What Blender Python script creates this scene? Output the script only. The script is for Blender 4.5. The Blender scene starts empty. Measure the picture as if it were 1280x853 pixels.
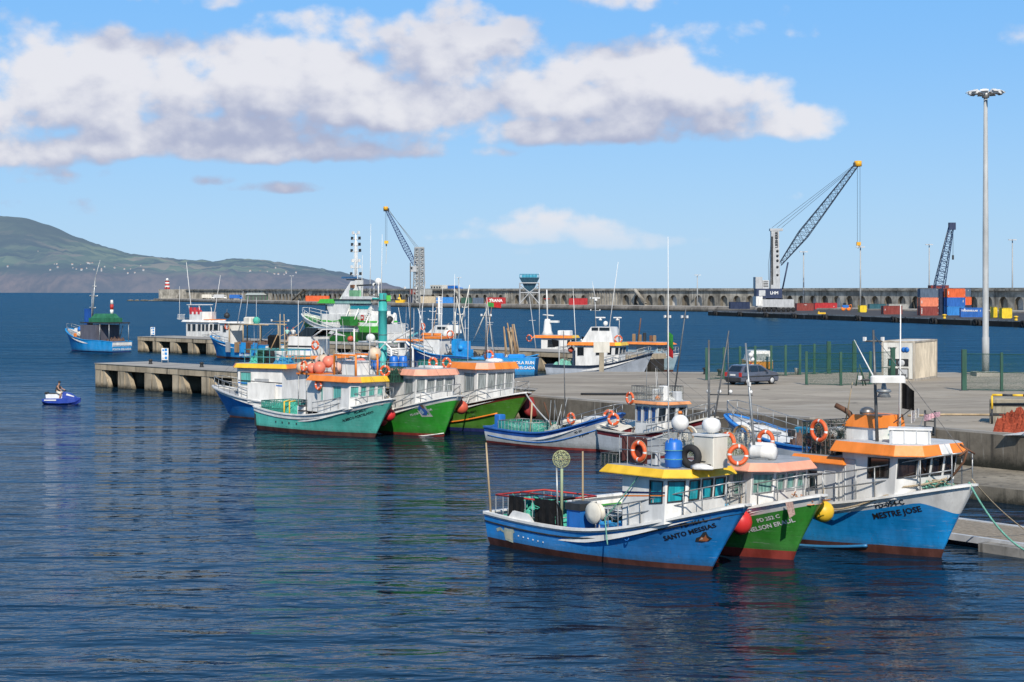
import bpy, math, random
from mathutils import Vector, Matrix
R = math.radians
rnd = random.Random(11)
SC = bpy.context.scene
COL = SC.collection
# ------------------------------------------------------------------ survey: camera 8.9 m above the water at the origin, looking +Y
F, H, HZ = 2200.0, 8.9, 363.0
def at(px, py, z=0.0):                 # ground point seen at a survey bearing, on the level z
    Y = F * (H - z) / (py - HZ); return Vector(((px - 640) * Y / F, Y, z))
def xat(px, Y): return (px - 640) * Y / F
def zat(py, Y): return H - (py - HZ) * Y / F
def hexc(h):
    h = h.lstrip('#'); c = [int(h[i:i+2], 16) / 255 for i in (0, 2, 4)]
    return tuple((x / 12.92 if x <= .04045 else ((x + .055) / 1.055) ** 2.4) for x in c)
# ------------------------------------------------------------------ materials
MATS = {}
def nt_new(name):
    m = bpy.data.materials.new(name); m.use_nodes = True
    nt = m.node_tree; nt.nodes.clear(); return m, nt
class NG:                              # tiny node-graph helper
    def __init__(s, nt): s.nt = nt
    def n(s, t, **kw):
        nd = s.nt.nodes.new(t)
        for k, v in kw.items(): setattr(nd, k, v)
        return nd
    def l(s, a, b): s.nt.links.new(a, b)
    def math(s, op, a, b=None, c=None, clamp=False):
        nd = s.n('ShaderNodeMath', operation=op, use_clamp=clamp)
        for i, v in enumerate((a, b, c)):
            if v is None: continue
            if isinstance(v, (int, float)): nd.inputs[i].default_value = v
            else: s.l(v, nd.inputs[i])
        return nd.outputs[0]
    def vmath(s, op, a, b=None):
        nd = s.n('ShaderNodeVectorMath', operation=op)
        for i, v in enumerate((a, b)):
            if v is None: continue
            if isinstance(v, (tuple, list)): nd.inputs[i].default_value = v
            else: s.l(v, nd.inputs[i])
        return nd.outputs[0]
    def noise(s, vec, scale, detail=4, rough=.55, dist=0, dim='3D'):
        nd = s.n('ShaderNodeTexNoise', noise_dimensions=dim)
        nd.inputs['Scale'].default_value = scale; nd.inputs['Detail'].default_value = detail
        nd.inputs['Roughness'].default_value = rough; nd.inputs['Distortion'].default_value = dist
        if vec is not None: s.l(vec, nd.inputs['Vector'])
        return nd.outputs[0]
    def ramp(s, fac, a, b, ca=(0,0,0), cb=(1,1,1)):
        nd = s.n('ShaderNodeMapRange', interpolation_type='SMOOTHSTEP')
        nd.inputs[1].default_value = a; nd.inputs[2].default_value = b
        s.l(fac, nd.inputs[0]); return nd.outputs[0]
    def mix(s, fac, a, b, blend='MIX'):
        nd = s.n('ShaderNodeMix', data_type='RGBA', blend_type=blend)
        for i, v in ((0, fac), (6, a), (7, b)):
            if isinstance(v, (int, float)): nd.inputs[i].default_value = v
            elif isinstance(v, tuple): nd.inputs[i].default_value = tuple(v[:3]) + (1,)
            else: s.l(v, nd.inputs[i])
        return nd.outputs[2]
    def mapping(s, vec, scale=(1,1,1), loc=(0,0,0), rot=(0,0,0)):
        nd = s.n('ShaderNodeMapping'); nd.inputs['Scale'].default_value = scale
        nd.inputs['Location'].default_value = loc; nd.inputs['Rotation'].default_value = rot
        s.l(vec, nd.inputs['Vector']); return nd.outputs[0]
    def bump(s, hgt, strength=.3, dist=.02, normal=None):
        nd = s.n('ShaderNodeBump'); nd.inputs['Strength'].default_value = strength
        nd.inputs['Distance'].default_value = dist; s.l(hgt, nd.inputs['Height'])
        if normal is not None: s.l(normal, nd.inputs['Normal'])
        return nd.outputs[0]
    def principled(s, color, rough=.5, metal=0, normal=None, spec=.5, coat=0):
        p = s.n('ShaderNodeBsdfPrincipled'); o = s.n('ShaderNodeOutputMaterial')
        for k, v in (('Base Color', color), ('Roughness', rough), ('Metallic', metal)):
            if isinstance(v, (int, float)): p.inputs[k].default_value = v
            elif isinstance(v, tuple): p.inputs[k].default_value = tuple(v[:3]) + (1,)
            else: s.l(v, p.inputs[k])
        p.inputs['Specular IOR Level'].default_value = spec
        p.inputs['Coat Weight'].default_value = coat
        if normal is not None: s.l(normal, p.inputs['Normal'])
        s.l(p.outputs[0], o.inputs['Surface']); return p
def objvec(g):
    t = g.n('ShaderNodeTexCoord'); oi = g.n('ShaderNodeObjectInfo')
    return g.vmath('ADD', t.outputs['Object'], _rv(g, oi))
def _rv(g, oi):
    c = g.n('ShaderNodeCombineXYZ'); m = g.math('MULTIPLY', oi.outputs['Random'], 37.0)
    g.l(m, c.inputs[0]); g.l(m, c.inputs[1]); return c.outputs[0]
def paint(key, col, rough=.42, wear=.3, dirt=(.06,.045,.03), spots=.12, streak=1.0, spec=.4):
    """weathered paint: tonal drift, vertical run-off streaks, rust/dirt specks, slightly uneven sheen"""
    if key in MATS: return MATS[key]
    if isinstance(col, str): col = hexc(col)
    m, nt = nt_new(key); g = NG(nt); v = objvec(g)
    n1 = g.noise(g.mapping(v, (1.1, 1.1, .35)), 1.6, 6, .6)
    st = g.noise(g.mapping(v, (7, 7, .35)), 1.3, 5, .65)
    sp = g.noise(v, 9.0, 6, .7)
    dk = tuple(c * (1 - wear) for c in col); lt = tuple(min(1, c * (1 + .18 * wear) + .012) for c in col)
    base = g.mix(g.ramp(n1, .3, .7), dk, lt)
    base = g.mix(g.math('MULTIPLY', g.ramp(st, .56, .8), .55 * streak * (.4 + wear)), base, tuple(.35 * c + .65 * d for c, d in zip(col, dirt)))
    base = g.mix(g.math('MULTIPLY', g.ramp(sp, .62, .72), spots * 3), base, dirt)
    hgt = sp
    if 'hull' in key:                   # working boat: fading, fender scuffs, rust weeps, plank seams, growth at the waterline
        tcn = g.n('ShaderNodeTexCoord'); sz = g.n('ShaderNodeSeparateXYZ'); g.l(tcn.outputs['Object'], sz.inputs[0]); zz = sz.outputs[2]
        fade = g.noise(v, .55, 4, .6, .4); base = g.mix(g.math('MULTIPLY', g.ramp(fade, .42, .72), .22), base, tuple(.6 * c + .18 for c in col))
        sc = g.noise(g.mapping(v, (.55, .55, 5.0)), 2.0, 5, .7); base = g.mix(g.math('MULTIPLY', g.ramp(sc, .60, .70), .55), base, tuple(.45 * c + .28 for c in col))
        sc2 = g.noise(g.mapping(v, (.9, .9, 4.0), (9, 4, 2)), 2.6, 5, .75); base = g.mix(g.math('MULTIPLY', g.ramp(sc2, .63, .69), .6), base, tuple(.25 * c for c in col))
        ru = g.noise(g.mapping(v, (3.2, 3.2, .22), (5, 1, 0)), 1.6, 5, .7); base = g.mix(g.math('MULTIPLY', g.ramp(ru, .62, .74), .65), base, (.17, .075, .03))
        gr = g.math('ADD', zz, g.math('MULTIPLY_ADD', sp, .5, -.25)); base = g.mix(g.math('MULTIPLY', g.ramp(gr, .55, .12), .5), base, (.05, .055, .03))
        seam = g.math('PINGPONG', zz, .085); base = g.mix(g.math('MULTIPLY', g.ramp(seam, .010, .002), .22), base, tuple(.3 * c for c in col))
        hgt = g.math('ADD', g.math('MULTIPLY', sp, .5), g.math('ADD', g.ramp(seam, .002, .012), g.math('MULTIPLY', fade, .8)))
    rg = g.math('MULTIPLY_ADD', sp, .3, rough - .12)
    g.principled(base, rg, 0, g.bump(hgt, .14, .012), spec)
    MATS[key] = m; return m
def metal(key, col, rough=.4, met=.8):
    if key in MATS: return MATS[key]
    if isinstance(col, str): col = hexc(col)
    m, nt = nt_new(key); g = NG(nt); v = objvec(g)
    n = g.noise(v, 5, 5, .65)
    g.principled(g.mix(g.ramp(n, .35, .75), col, tuple(c * .6 for c in col)), g.math('MULTIPLY_ADD', n, .3, rough - .1), met)
    MATS[key] = m; return m
def cloth(key, col, scale=14, var=.5):
    if key in MATS: return MATS[key]
    if isinstance(col, str): col = hexc(col)
    m, nt = nt_new(key); g = NG(nt); v = objvec(g)
    n = g.noise(v, scale, 5, .7); n2 = g.noise(v, scale * .15, 3)
    c = g.mix(g.ramp(n, .3, .7), tuple(x * (1 - var) for x in col), tuple(min(1, x * (1 + var * .4)) for x in col))
    c = g.mix(g.math('MULTIPLY', g.ramp(n2, .4, .7), .3), c, tuple(x * .5 for x in col))
    g.principled(c, .85, 0, g.bump(n, .6, .03), .2)
    MATS[key] = m; return m
def glass(key, col, rough=.08, vary=.6):
    """window pane: dark or curtained glass with a reflective coat"""
    if key in MATS: return MATS[key]
    if isinstance(col, str): col = hexc(col)
    m, nt = nt_new(key); g = NG(nt); v = objvec(g)
    n = g.noise(g.mapping(v, (9, 9, .6)), 1.5, 3, .5)
    c = g.mix(g.ramp(n, .38, .62), tuple(x * (1 - vary) for x in col), col)
    g.principled(c, rough, 0, None, .6, 1.0)
    MATS[key] = m; return m
def concrete(key, col=(.30,.28,.25), dark=.45, scale=1.0, stain=True, wet=None, bumps=.4):
    """weathered concrete: blotches, run-off streaks, and (wet) algae-dark below a height"""
    if key in MATS: return MATS[key]
    m, nt = nt_new(key); g = NG(nt)
    t = g.n('ShaderNodeTexCoord'); geo = g.n('ShaderNodeNewGeometry'); v = geo.outputs['Position']
    n1 = g.noise(v, .35 * scale, 7, .65); n2 = g.noise(v, 4 * scale, 6, .7)
    base = g.mix(g.ramp(n1, .3, .72), tuple(c * (1 - dark) for c in col), tuple(min(1, c * 1.18) for c in col))
    base = g.mix(g.math('MULTIPLY', g.ramp(n2, .45, .75), .35), base, tuple(c * .5 for c in col))
    if stain:
        st = g.noise(g.mapping(v, (1.6 * scale, 1.6 * scale, .12 * scale)), 1.2, 6, .7)
        base = g.mix(g.math('MULTIPLY', g.ramp(st, .5, .68), .8), base, (.035, .032, .028))
        st2 = g.noise(g.mapping(v, (1.1 * scale, 1.1 * scale, .10 * scale), (31, 7, 0)), 1.5, 5, .7)
        base = g.mix(g.math('MULTIPLY', g.ramp(st2, .58, .74), .6), base, (.5, .48, .43))
    if wet is not None:
        sx = g.n('ShaderNodeSeparateXYZ'); g.l(v, sx.inputs[0])
        zz = g.math('ADD', sx.outputs[2], g.math('MULTIPLY_ADD', n2, .9, -.45))
        base = g.mix(g.ramp(zz, wet + .35, wet - .35), base, (.022, .022, .016))
    g.principled(base, .85, 0, g.bump(n2, bumps, .04), .25)
    MATS[key] = m; return m
# ------------------------------------------------------------------ mesh builder
class MB:
    def __init__(s, M=None): s.V = []; s.Fc = []; s.mi = []; s.sm = []; s.mats = []; s.M = M or Matrix()
    def add(s, vs, fs, mat, smooth=False):
        o = len(s.V); M = s.M
        s.V += [M @ Vector(v) for v in vs]
        if mat not in s.mats: s.mats.append(mat)
        k = s.mats.index(mat)
        for f in fs: s.Fc.append([o + i for i in f]); s.mi.append(k); s.sm.append(smooth)
        return s
    def box(s, x0, x1, y0, y1, z0, z1, mat):
        v = [(x, y, z) for z in (z0, z1) for y in (y0, y1) for x in (x0, x1)]
        return s.add(v, [(0,2,3,1),(4,5,7,6),(0,1,5,4),(2,6,7,3),(0,4,6,2),(1,3,7,5)], mat)
    def cbox(s, c, sz, mat, rz=0, rx=0, ry=0, ch=0.0):
        Mo = s.M; s.M = Mo @ Matrix.Translation(c) @ Matrix.Rotation(rz, 4, 'Z') @ Matrix.Rotation(ry, 4, 'Y') @ Matrix.Rotation(rx, 4, 'X')
        a, b, c2 = (q / 2 for q in sz)
        if ch > 0:                                   # octagonal prism-like softened block
            p = [(a-ch,-b),(a,-b+ch),(a,b-ch),(a-ch,b),(-a+ch,b),(-a,b-ch),(-a,-b+ch),(-a+ch,-b)]
            k = lambda q, f: [(x * f, y * f) for x, y in q]
            s.prism(p, -c2, c2 - ch, mat); s.prism(p, c2 - ch, c2, mat, top=[(x * (1 - ch / a), y * (1 - ch / b)) for x, y in p])
        else: s.box(-a, a, -b, b, -c2, c2, mat)
        s.M = Mo; return s
    def tube(s, pts, r, mat, n=6, r1=None, closed=False):
        P = [Vector(p) for p in pts]; m = len(P); vs = []; fs = []
        up = None
        for i, p in enumerate(P):
            if closed: d = P[(i + 1) % m] - P[i - 1]
            else: d = (P[min(i + 1, m - 1)] - P[max(i - 1, 0)])
            d.normalize()
            if up is None:
                up = Vector((0, 0, 1)) if abs(d.z) < .9 else Vector((1, 0, 0))
            a = d.cross(up)
            if a.length < 1e-6: a = d.orthogonal()
            a.normalize(); b = a.cross(d); b.normalize(); up = b
            rr = r if r1 is None else r + (r1 - r) * i / max(1, m - 1)
            for k in range(n):
                t = 2 * math.pi * k / n; vs.append(p + a * (rr * math.cos(t)) + b * (rr * math.sin(t)))
        for i in range(m if closed else m - 1):
            for k in range(n):
                q = (i + 1) % m
                fs.append((i*n+k, i*n+(k+1)%n, q*n+(k+1)%n, q*n+k))
        if not closed: fs.append(tuple(range(n))[::-1]); fs.append(tuple((m-1)*n+k for k in range(n)))
        return s.add(vs, fs, mat, n > 4)
    def lathe(s, prof, mat, n=14, o=(0,0,0), smooth=True):
        vs = []; fs = []; o = Vector(o)
        for r, z in prof:
            for k in range(n):
                t = 2*math.pi*k/n; vs.append(o + Vector((r*math.cos(t), r*math.sin(t), z)))
        for i in range(len(prof)-1):
            for k in range(n): fs.append((i*n+k, i*n+(k+1)%n, (i+1)*n+(k+1)%n, (i+1)*n+k))
        fs.append(tuple(range(n))[::-1]); fs.append(tuple((len(prof)-1)*n+k for k in range(n)))
        return s.add(vs, fs, mat, smooth)
    def ball(s, c, r, mat, n=12, sz=1.0):
        m = max(5, n // 2); prof = [(max(.002, r*math.sin(math.pi*i/m)), -r*sz*math.cos(math.pi*i/m)) for i in range(m+1)]
        return s.lathe(prof, mat, n, c)
    def torus(s, c, Rr, r, mats, n=24, m=8, M=None):
        """ring in the local XY plane (M turns it); mats alternate round the ring"""
        Mo = s.M; s.M = Mo @ Matrix.Translation(c) @ (M or Matrix())
        for i in range(n):
            vs = []
            for q in (i, i + 1):
                t = 2*math.pi*q/n
                for k in range(m):
                    a = 2*math.pi*k/m; rr = Rr + r*math.cos(a); vs.append((rr*math.cos(t), rr*math.sin(t), r*math.sin(a)))
            mt = mats[(i * len(mats)) // n] if isinstance(mats, list) else mats
            s.add(vs, [(k, m+k, m+(k+1)%m, (k+1)%m) for k in range(m)], mt, True)
        s.M = Mo; return s
    def prism(s, poly, z0, z1, mat, top=None, caps=(True, True), side=None):
        n = len(poly); tp = top or poly
        vs = [(x, y, z0) for x, y in poly] + [(x, y, z1) for x, y in tp]
        for i in range(n):
            j = (i+1) % n; mt = side[i] if side else mat
            s.add([vs[i], vs[j], vs[n+j], vs[n+i]], [(0,1,2,3)], mt)
        if caps[0]: s.add(vs[:n], [tuple(range(n))[::-1]], mat)
        if caps[1]: s.add(vs[n:], [tuple(range(n))], mat)
        return s
    def quad(s, a, b, c, d, mat): return s.add([a, b, c, d], [(0,1,2,3)], mat)
    def build(s, name, parent=None):
        me = bpy.data.meshes.new(name); me.from_pydata([tuple(v) for v in s.V], [], s.Fc)
        for m in s.mats: me.materials.append(m)
        me.polygons.foreach_set('material_index', s.mi); me.polygons.foreach_set('use_smooth', s.sm); me.update()
        o = bpy.data.objects.new(name, me); COL.objects.link(o)
        if parent is not None: o.parent = parent
        return o
def tag(o, label=None, cat=None, group=None, kind=None):
    if label: o['label'] = label
    if cat: o['category'] = cat
    if group: o['group'] = group
    if kind: o['kind'] = kind
    return o
def empty(name, loc, rz=0, label=None, cat=None, group=None):
    o = bpy.data.objects.new(name, None); COL.objects.link(o); o.empty_display_size = .2
    o.location = loc; o.rotation_euler = (0, 0, rz); return tag(o, label, cat, group)
def put(mb, name, loc, rz, label, cat, group=None, kind=None):
    o = mb.build(name); o.location = loc; o.rotation_euler = (0, 0, rz); return tag(o, label, cat, group, kind)
def copy_tree(o, parent=None):
    c = o.copy(); COL.objects.link(c)
    if parent is not None: c.parent = parent
    for ch in list(o.children): copy_tree(ch, c)
    return c
def offset_poly(p, d):
    n = len(p); out = []
    for i in range(n):
        a, b, c = Vector(p[i-1]), Vector(p[i]), Vector(p[(i+1) % n])
        e1 = (b - a).normalized(); e2 = (c - b).normalized()
        n1 = Vector((e1.y, -e1.x)); n2 = Vector((e2.y, -e2.x)); q = (n1 + n2).normalized()
        k = d / max(.4, q.dot(n1)); out.append((b.x + q.x * k, b.y + q.y * k))
    return out
_TX = {}
def text_geo(txt, size):
    k = (txt, size)
    if k not in _TX:
        cu = bpy.data.curves.new('lettering', 'FONT'); cu.body = txt; cu.size = size; cu.align_x = 'CENTER'; cu.resolution_u = 2; cu.offset = size * .028
        ob = bpy.data.objects.new('lettering', cu); COL.objects.link(ob)
        dg = bpy.context.evaluated_depsgraph_get(); dg.update()
        me = bpy.data.meshes.new_from_object(ob.evaluated_get(dg))
        _TX[k] = ([tuple(v.co) for v in me.vertices], [tuple(p.vertices) for p in me.polygons])
        bpy.data.objects.remove(ob); bpy.data.curves.remove(cu); bpy.data.meshes.remove(me)
    return _TX[k]
def flat_text(mb, txt, size, mat, o, right, up):
    V, Fs = text_geo(txt, size); o, right, up = Vector(o), Vector(right).normalized(), Vector(up).normalized()
    mb.add([o + right * v[0] + up * v[1] for v in V], Fs, mat)
# common finishes
WHITE = paint('white_paint', (.80,.785,.75), .4, .24, spots=.10, dirt=(.20,.12,.06))
CREAM = paint('cream_paint', (.70,.66,.57), .45, .2, spots=.05)
GREYP = paint('grey_paint', (.36,.37,.38), .5, .25)
LGREY = paint('light_grey_paint', (.55,.56,.57), .5, .2)
DARKP = paint('dark_paint', (.03,.032,.035), .5, .3)
BLACKR = paint('black_rubber', (.014,.014,.015), .75, .3, dirt=(.05,.05,.045))
STEEL = metal('galvanised_steel', (.42,.43,.43), .45, .7)
DSTEEL = metal('dull_steel', (.16,.16,.16), .5, .6)
RUST = paint('rusty_steel', (.16,.07,.035), .75, .5)
ORANGE = paint('orange_paint', (.86,.24,.03), .42, .18, spots=.05)
YELLOW = paint('yellow_paint', (.82,.50,.03), .42, .2, spots=.05)
SALMON = paint('salmon_paint', (.80,.36,.24), .5, .2, spots=.05)
RED = paint('red_paint', (.55,.035,.025), .45, .3)
BLUE = paint('blue_paint', (.02,.17,.55), .4, .25)
RINGO = paint('lifebuoy_orange', (.80,.12,.03), .5, .2)
BOOT = paint('antifouling_brown', (.10,.028,.018), .7, .5)
BOOTR = paint('antifouling_red', (.26,.03,.02), .7, .4)
WOOD = paint('bare_timber', (.36,.22,.11), .7, .4)
PLANK = paint('pale_timber', (.48,.36,.22), .7, .35)
NETG = cloth('green_netting', (.09,.50,.38), 9)
NETD = cloth('dark_green_netting', (.03,.10,.07), 9)
NETB = cloth('pale_mesh_netting', (.30,.42,.36), 9)
ROPEB = cloth('tan_rope', (.50,.40,.27), 30)
ROPEG = cloth('green_rope', (.18,.45,.36), 30)
TARP = cloth('black_tarpaulin', (.012,.012,.013), 5)
LETB = paint('black_lettering', (.012,.012,.014), .5, .1)
LETW = paint('white_lettering', (.80,.80,.78), .5, .1)
# ------------------------------------------------------------------ camera, sun, sky
cd = bpy.data.cameras.new('camera'); cam = bpy.data.objects.new('camera', cd); COL.objects.link(cam)
cam.location = (0, 0, H); cam.rotation_euler = (R(90), 0, 0)
cd.sensor_width = 36; cd.lens = F / 1280 * 36; cd.shift_y = -(426.5 - HZ) / 1280
cd.clip_start = 1; cd.clip_end = 60000; SC.camera = cam
SUN_EL = 39; SUN_DIR = Vector((.12, -.99, 0)).normalized()
sl = bpy.data.lights.new('sun', 'SUN'); sl.energy = 5.0; sl.angle = R(.53); sl.color = (1, .93, .82)
so = bpy.data.objects.new('sun', sl); COL.objects.link(so)
sd = Vector((SUN_DIR.x * math.cos(R(SUN_EL)), SUN_DIR.y * math.cos(R(SUN_EL)), math.sin(R(SUN_EL))))
so.rotation_euler = sd.to_track_quat('Z', 'Y').to_euler(); so.location = (0, 0, 60)
w = bpy.data.worlds.new('World'); SC.world = w; w.use_nodes = True
w.cycles.sampling_method = 'MANUAL'; w.cycles.sample_map_resolution = 128
g = NG(w.node_tree); w.node_tree.nodes.clear()
sky = g.n('ShaderNodeTexSky', sky_type='NISHITA'); sky.sun_disc = False
sky.sun_elevation = R(SUN_EL); sky.sun_rotation = math.atan2(SUN_DIR.x, SUN_DIR.y)
sky.air_density = 1.0; sky.dust_density = .25; sky.ozone_density = 2.5
tc = g.n('ShaderNodeTexCoord'); sx = g.n('ShaderNodeSeparateXYZ'); g.l(tc.outputs['Generated'], sx.inputs[0])
x, y, z = sx.outputs
hd = g.math('SQRT', g.math('ADD', g.math('MULTIPLY', x, x), g.math('MULTIPLY', y, y)))
AZ = g.math('ARCTAN2', x, y); EL = g.math('DIVIDE', z, g.math('MAXIMUM', hd, .02))
cv = g.n('ShaderNodeCombineXYZ'); g.l(AZ, cv.inputs[0]); g.l(EL, cv.inputs[1]); P0 = cv.outputs[0]
def pa(px, py): return (math.atan((px - 640) / F), (HZ - py) / F)
# cloud banks: centre, half-widths, weight (bearings and elevations in the sky)
BANKS = [((110,118),(175,74),1.0),((330,112),(190,76),1.05),((480,140),(180,50),1.0),((585,62),(130,66),.85),
         ((800,118),(200,72),1.0),((930,158),(150,38),.85),((700,165),(210,32),.9),((250,188),(330,28),.95),((30,200),(130,34),.8),((960,45),(70,34),.62),
         ((770,4),(90,28),.62),((400,38),(150,34),.68),((240,5),(120,28),.6),((700,288),(118,30),.86),((790,302),(110,20),.7),((600,296),(70,14),.66),((345,238),(60,11),.66),((70,222),(120,13),.62),((430,192),(130,20),.8),
         ((610,190),(60,14),.6),((40,228),(110,14),.55),((985,246),(40,12),.5),((20,262),(140,26),.42),((265,228),(40,11),.5),((660,318),(120,10),.5),
         ((860,72),(140,50),.72),((560,70),(110,78),.9),((720,128),(170,58),.95),((60,140),(200,66),.95),((260,172),(300,40),.9),((-300,120),(420,110),.95),((1500,60),(240,50),.9),((1900,150),(300,60),.9),((-900,160),(400,60),.9)]
def bankfield(vec):
    s2 = g.n('ShaderNodeSeparateXYZ'); g.l(vec, s2.inputs[0]); acc = None
    for (c, hw, wt) in BANKS:
        a0, e0 = pa(*c)
        dx = g.math('MULTIPLY_ADD', s2.outputs[0], F / hw[0], -a0 * F / hw[0])
        dy = g.math('MULTIPLY_ADD', s2.outputs[1], F / hw[1], -e0 * F / hw[1])
        # flat undersides: below the centre the ellipse is squashed
        dy = g.math('MULTIPLY', dy, g.math('MULTIPLY_ADD', g.math('LESS_THAN', dy, 0), .55, 1.0))
        r2 = g.math('ADD', g.math('MULTIPLY', dx, dx), g.math('MULTIPLY', dy, dy))
        v = g.math('MULTIPLY', g.math('SUBTRACT', 1.0, g.math('MULTIPLY', r2, .5), clamp=True), wt)
        acc = v if acc is None else g.math('SMOOTH_MAX', acc, v, .12)
    return acc
warp = g.noise(P0, 26, 3, .5)
def puffs(vec):
    m1 = g.mapping(vec, (1, 1.35, 1))
    a = g.noise(m1, 19, 8, .56, .15); b = g.noise(m1, 62, 6, .6)
    vo = g.n('ShaderNodeTexVoronoi', feature='SMOOTH_F1', voronoi_dimensions='2D'); vo.inputs['Scale'].default_value = 34; vo.inputs['Smoothness'].default_value = .6
    try: vo.inputs['Detail'].default_value = 2
    except Exception: pass
    g.l(m1, vo.inputs['Vector'])
    bil = g.math('SUBTRACT', 1.0, vo.outputs['Distance'])
    return g.math('ADD', g.math('MULTIPLY_ADD', a, 1.15, -.575), g.math('ADD', g.math('MULTIPLY_ADD', b, .34, -.17), g.math('MULTIPLY_ADD', bil, .34, -.2)))
bf = bankfield(P0); d0 = g.math('ADD', bf, g.math('MULTIPLY', puffs(P0), 1.0))
offv = g.vmath('ADD', P0, (.005, .010, 0)); big = g.vmath('ADD', P0, (.006, .026, 0)); d1 = g.math('ADD', g.math('MULTIPLY_ADD', g.math('SUBTRACT', bankfield(big), bf), .75, bf), g.math('MULTIPLY', puffs(offv), .75)); d0b = g.math('ADD', bf, g.math('MULTIPLY', puffs(P0), .75))
cover = g.ramp(d0, .33, .70)
lit = g.math('MULTIPLY_ADD', g.math('SUBTRACT', d0b, d1), 1.15, .54, clamp=True)
lowf = g.ramp(g.noise(P0, 9, 3, .5), .35, .68)
lit = g.math('SUBTRACT', lit, g.math('MULTIPLY', lowf, .30), clamp=True)
lit = g.math('SUBTRACT', lit, g.math('MULTIPLY', g.ramp(EL, pa(0, 100)[1], pa(0, 30)[1]), .30), clamp=True)
ccol = g.mix(g.ramp(lit, .02, .78), (.42, .45, .60), (.83, .82, .855))
cover = g.math('MULTIPLY', cover, g.ramp(EL, .006, .05))
cover = g.math('MULTIPLY', cover, .93)
skyc = g.mix(1.0, sky.outputs[0], (.098, .106, .118), 'MULTIPLY')
# a thin veil of haze low over the sea
grad = g.mix(g.ramp(EL, -.02, .19), (.38, .62, .90), (.185, .50, .97))
grad = g.mix(g.ramp(EL, .17, .75), grad, (.05, .185, .41))
SKYMIX = g.mix(.8, skyc, grad)
fin = g.mix(cover, SKYMIX, ccol)
SKY_GAIN = 1.0
bg = g.n('ShaderNodeBackground'); bg.inputs['Strength'].default_value = SKY_GAIN; g.l(fin, bg.inputs['Color'])
wo = g.n('ShaderNodeOutputWorld'); g.l(bg.outputs[0], wo.inputs['Surface'])
SC.view_settings.view_transform = 'Standard'; SC.view_settings.look = 'None'; SC.view_settings.exposure = 0
try:
    SC.cycles.use_denoising = True; SC.cycles.max_bounces = 6; SC.cycles.transparent_max_bounces = 12
    SC.cycles.caustics_reflective = False; SC.cycles.caustics_refractive = False; SC.cycles.sample_clamp_indirect = 6
except Exception: pass
# ------------------------------------------------------------------ sea
def sea_material():
    m, nt = nt_new('sea_water'); g = NG(nt)
    geo = g.n('ShaderNodeNewGeometry'); v = geo.outputs['Position']
    rot = g.mapping(v, (.42, 1.0, 1), (0, 0, 0), (0, 0, R(9)))
    rot2 = g.mapping(v, (.55, 1.0, 1), (3, 9, 0), (0, 0, R(-17)))
    a = g.noise(rot, .40, 2, .5, .5); b = g.noise(rot2, 1.0, 3, .55, .5); c = g.noise(rot, 3.2, 3, .55, .4)
    wind = g.noise(g.mapping(v, (.010, .028, 1)), 1.0, 4, .6)
    paws = g.noise(g.mapping(v, (.045, .15, 1), (7, 2, 0)), 1.0, 4, .6)
    patch = g.ramp(g.math('MULTIPLY_ADD', paws, .55, g.math('MULTIPLY', wind, .75)), .48, .82)
    sp = g.n('ShaderNodeSeparateXYZ'); g.l(v, sp.inputs[0])
    outer = g.ramp(g.math('ADD', sp.outputs[1], g.math('MULTIPLY_ADD', wind, 80, -40)), 95, 230)      # open, wind-blown water beyond the basin
    amp = g.math('MULTIPLY_ADD', patch, .65, .50)
    hgt = g.math('MULTIPLY', amp, g.math('ADD', g.math('MULTIPLY', a, .30), g.math('ADD', g.math('MULTIPLY', b, .125), g.math('MULTIPLY', c, .022))))
    bp = g.n('ShaderNodeBump'); bp.inputs['Distance'].default_value = 1.0; bp.inputs['Strength'].default_value = 1.0; g.l(hgt, bp.inputs['Height'])
    tl = g.n('ShaderNodeCombineXYZ'); g.l(g.math('MULTIPLY', outer, -.15), tl.inputs[1])                # wind waves lean towards the quay
    nrm = g.vmath('NORMALIZE', g.vmath('ADD', bp.outputs[0], tl.outputs[0]))
    col = g.mix(patch, (.0025, .011, .020), (.004, .018, .038))
    fr = g.n('ShaderNodeFresnel'); fr.inputs['IOR'].default_value = 1.333; g.l(nrm, fr.inputs['Normal'])
    body = g.n('ShaderNodeBsdfDiffuse'); g.l(col, body.inputs['Color'])
    gl = g.n('ShaderNodeBsdfGlossy'); gl.inputs['Roughness'].default_value = .04; g.l(g.mix(outer, (.84, .92, 1.0), (.55, .84, .95)), gl.inputs['Color'])
    g.l(nrm, gl.inputs['Normal'])
    mx = g.n('ShaderNodeMixShader'); fx = g.math('MULTIPLY', fr.outputs[0], .85); g.l(g.math('DIVIDE', fx, g.math('MULTIPLY_ADD', fx, .75, 1.0)), mx.inputs[0]); g.l(body.outputs[0], mx.inputs[1]); g.l(gl.outputs[0], mx.inputs[2])
    o = g.n('ShaderNodeOutputMaterial'); g.l(mx.outputs[0], o.inputs['Surface'])
    return m
SEA = sea_material()
mb = MB(); S = 42000
mb.add([(-S, -300, 0), (S, -300, 0), (S, S, 0), (-S, S, 0)], [(0,1,2,3)], SEA)
tag(mb.build('sea'), kind='structure')
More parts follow.
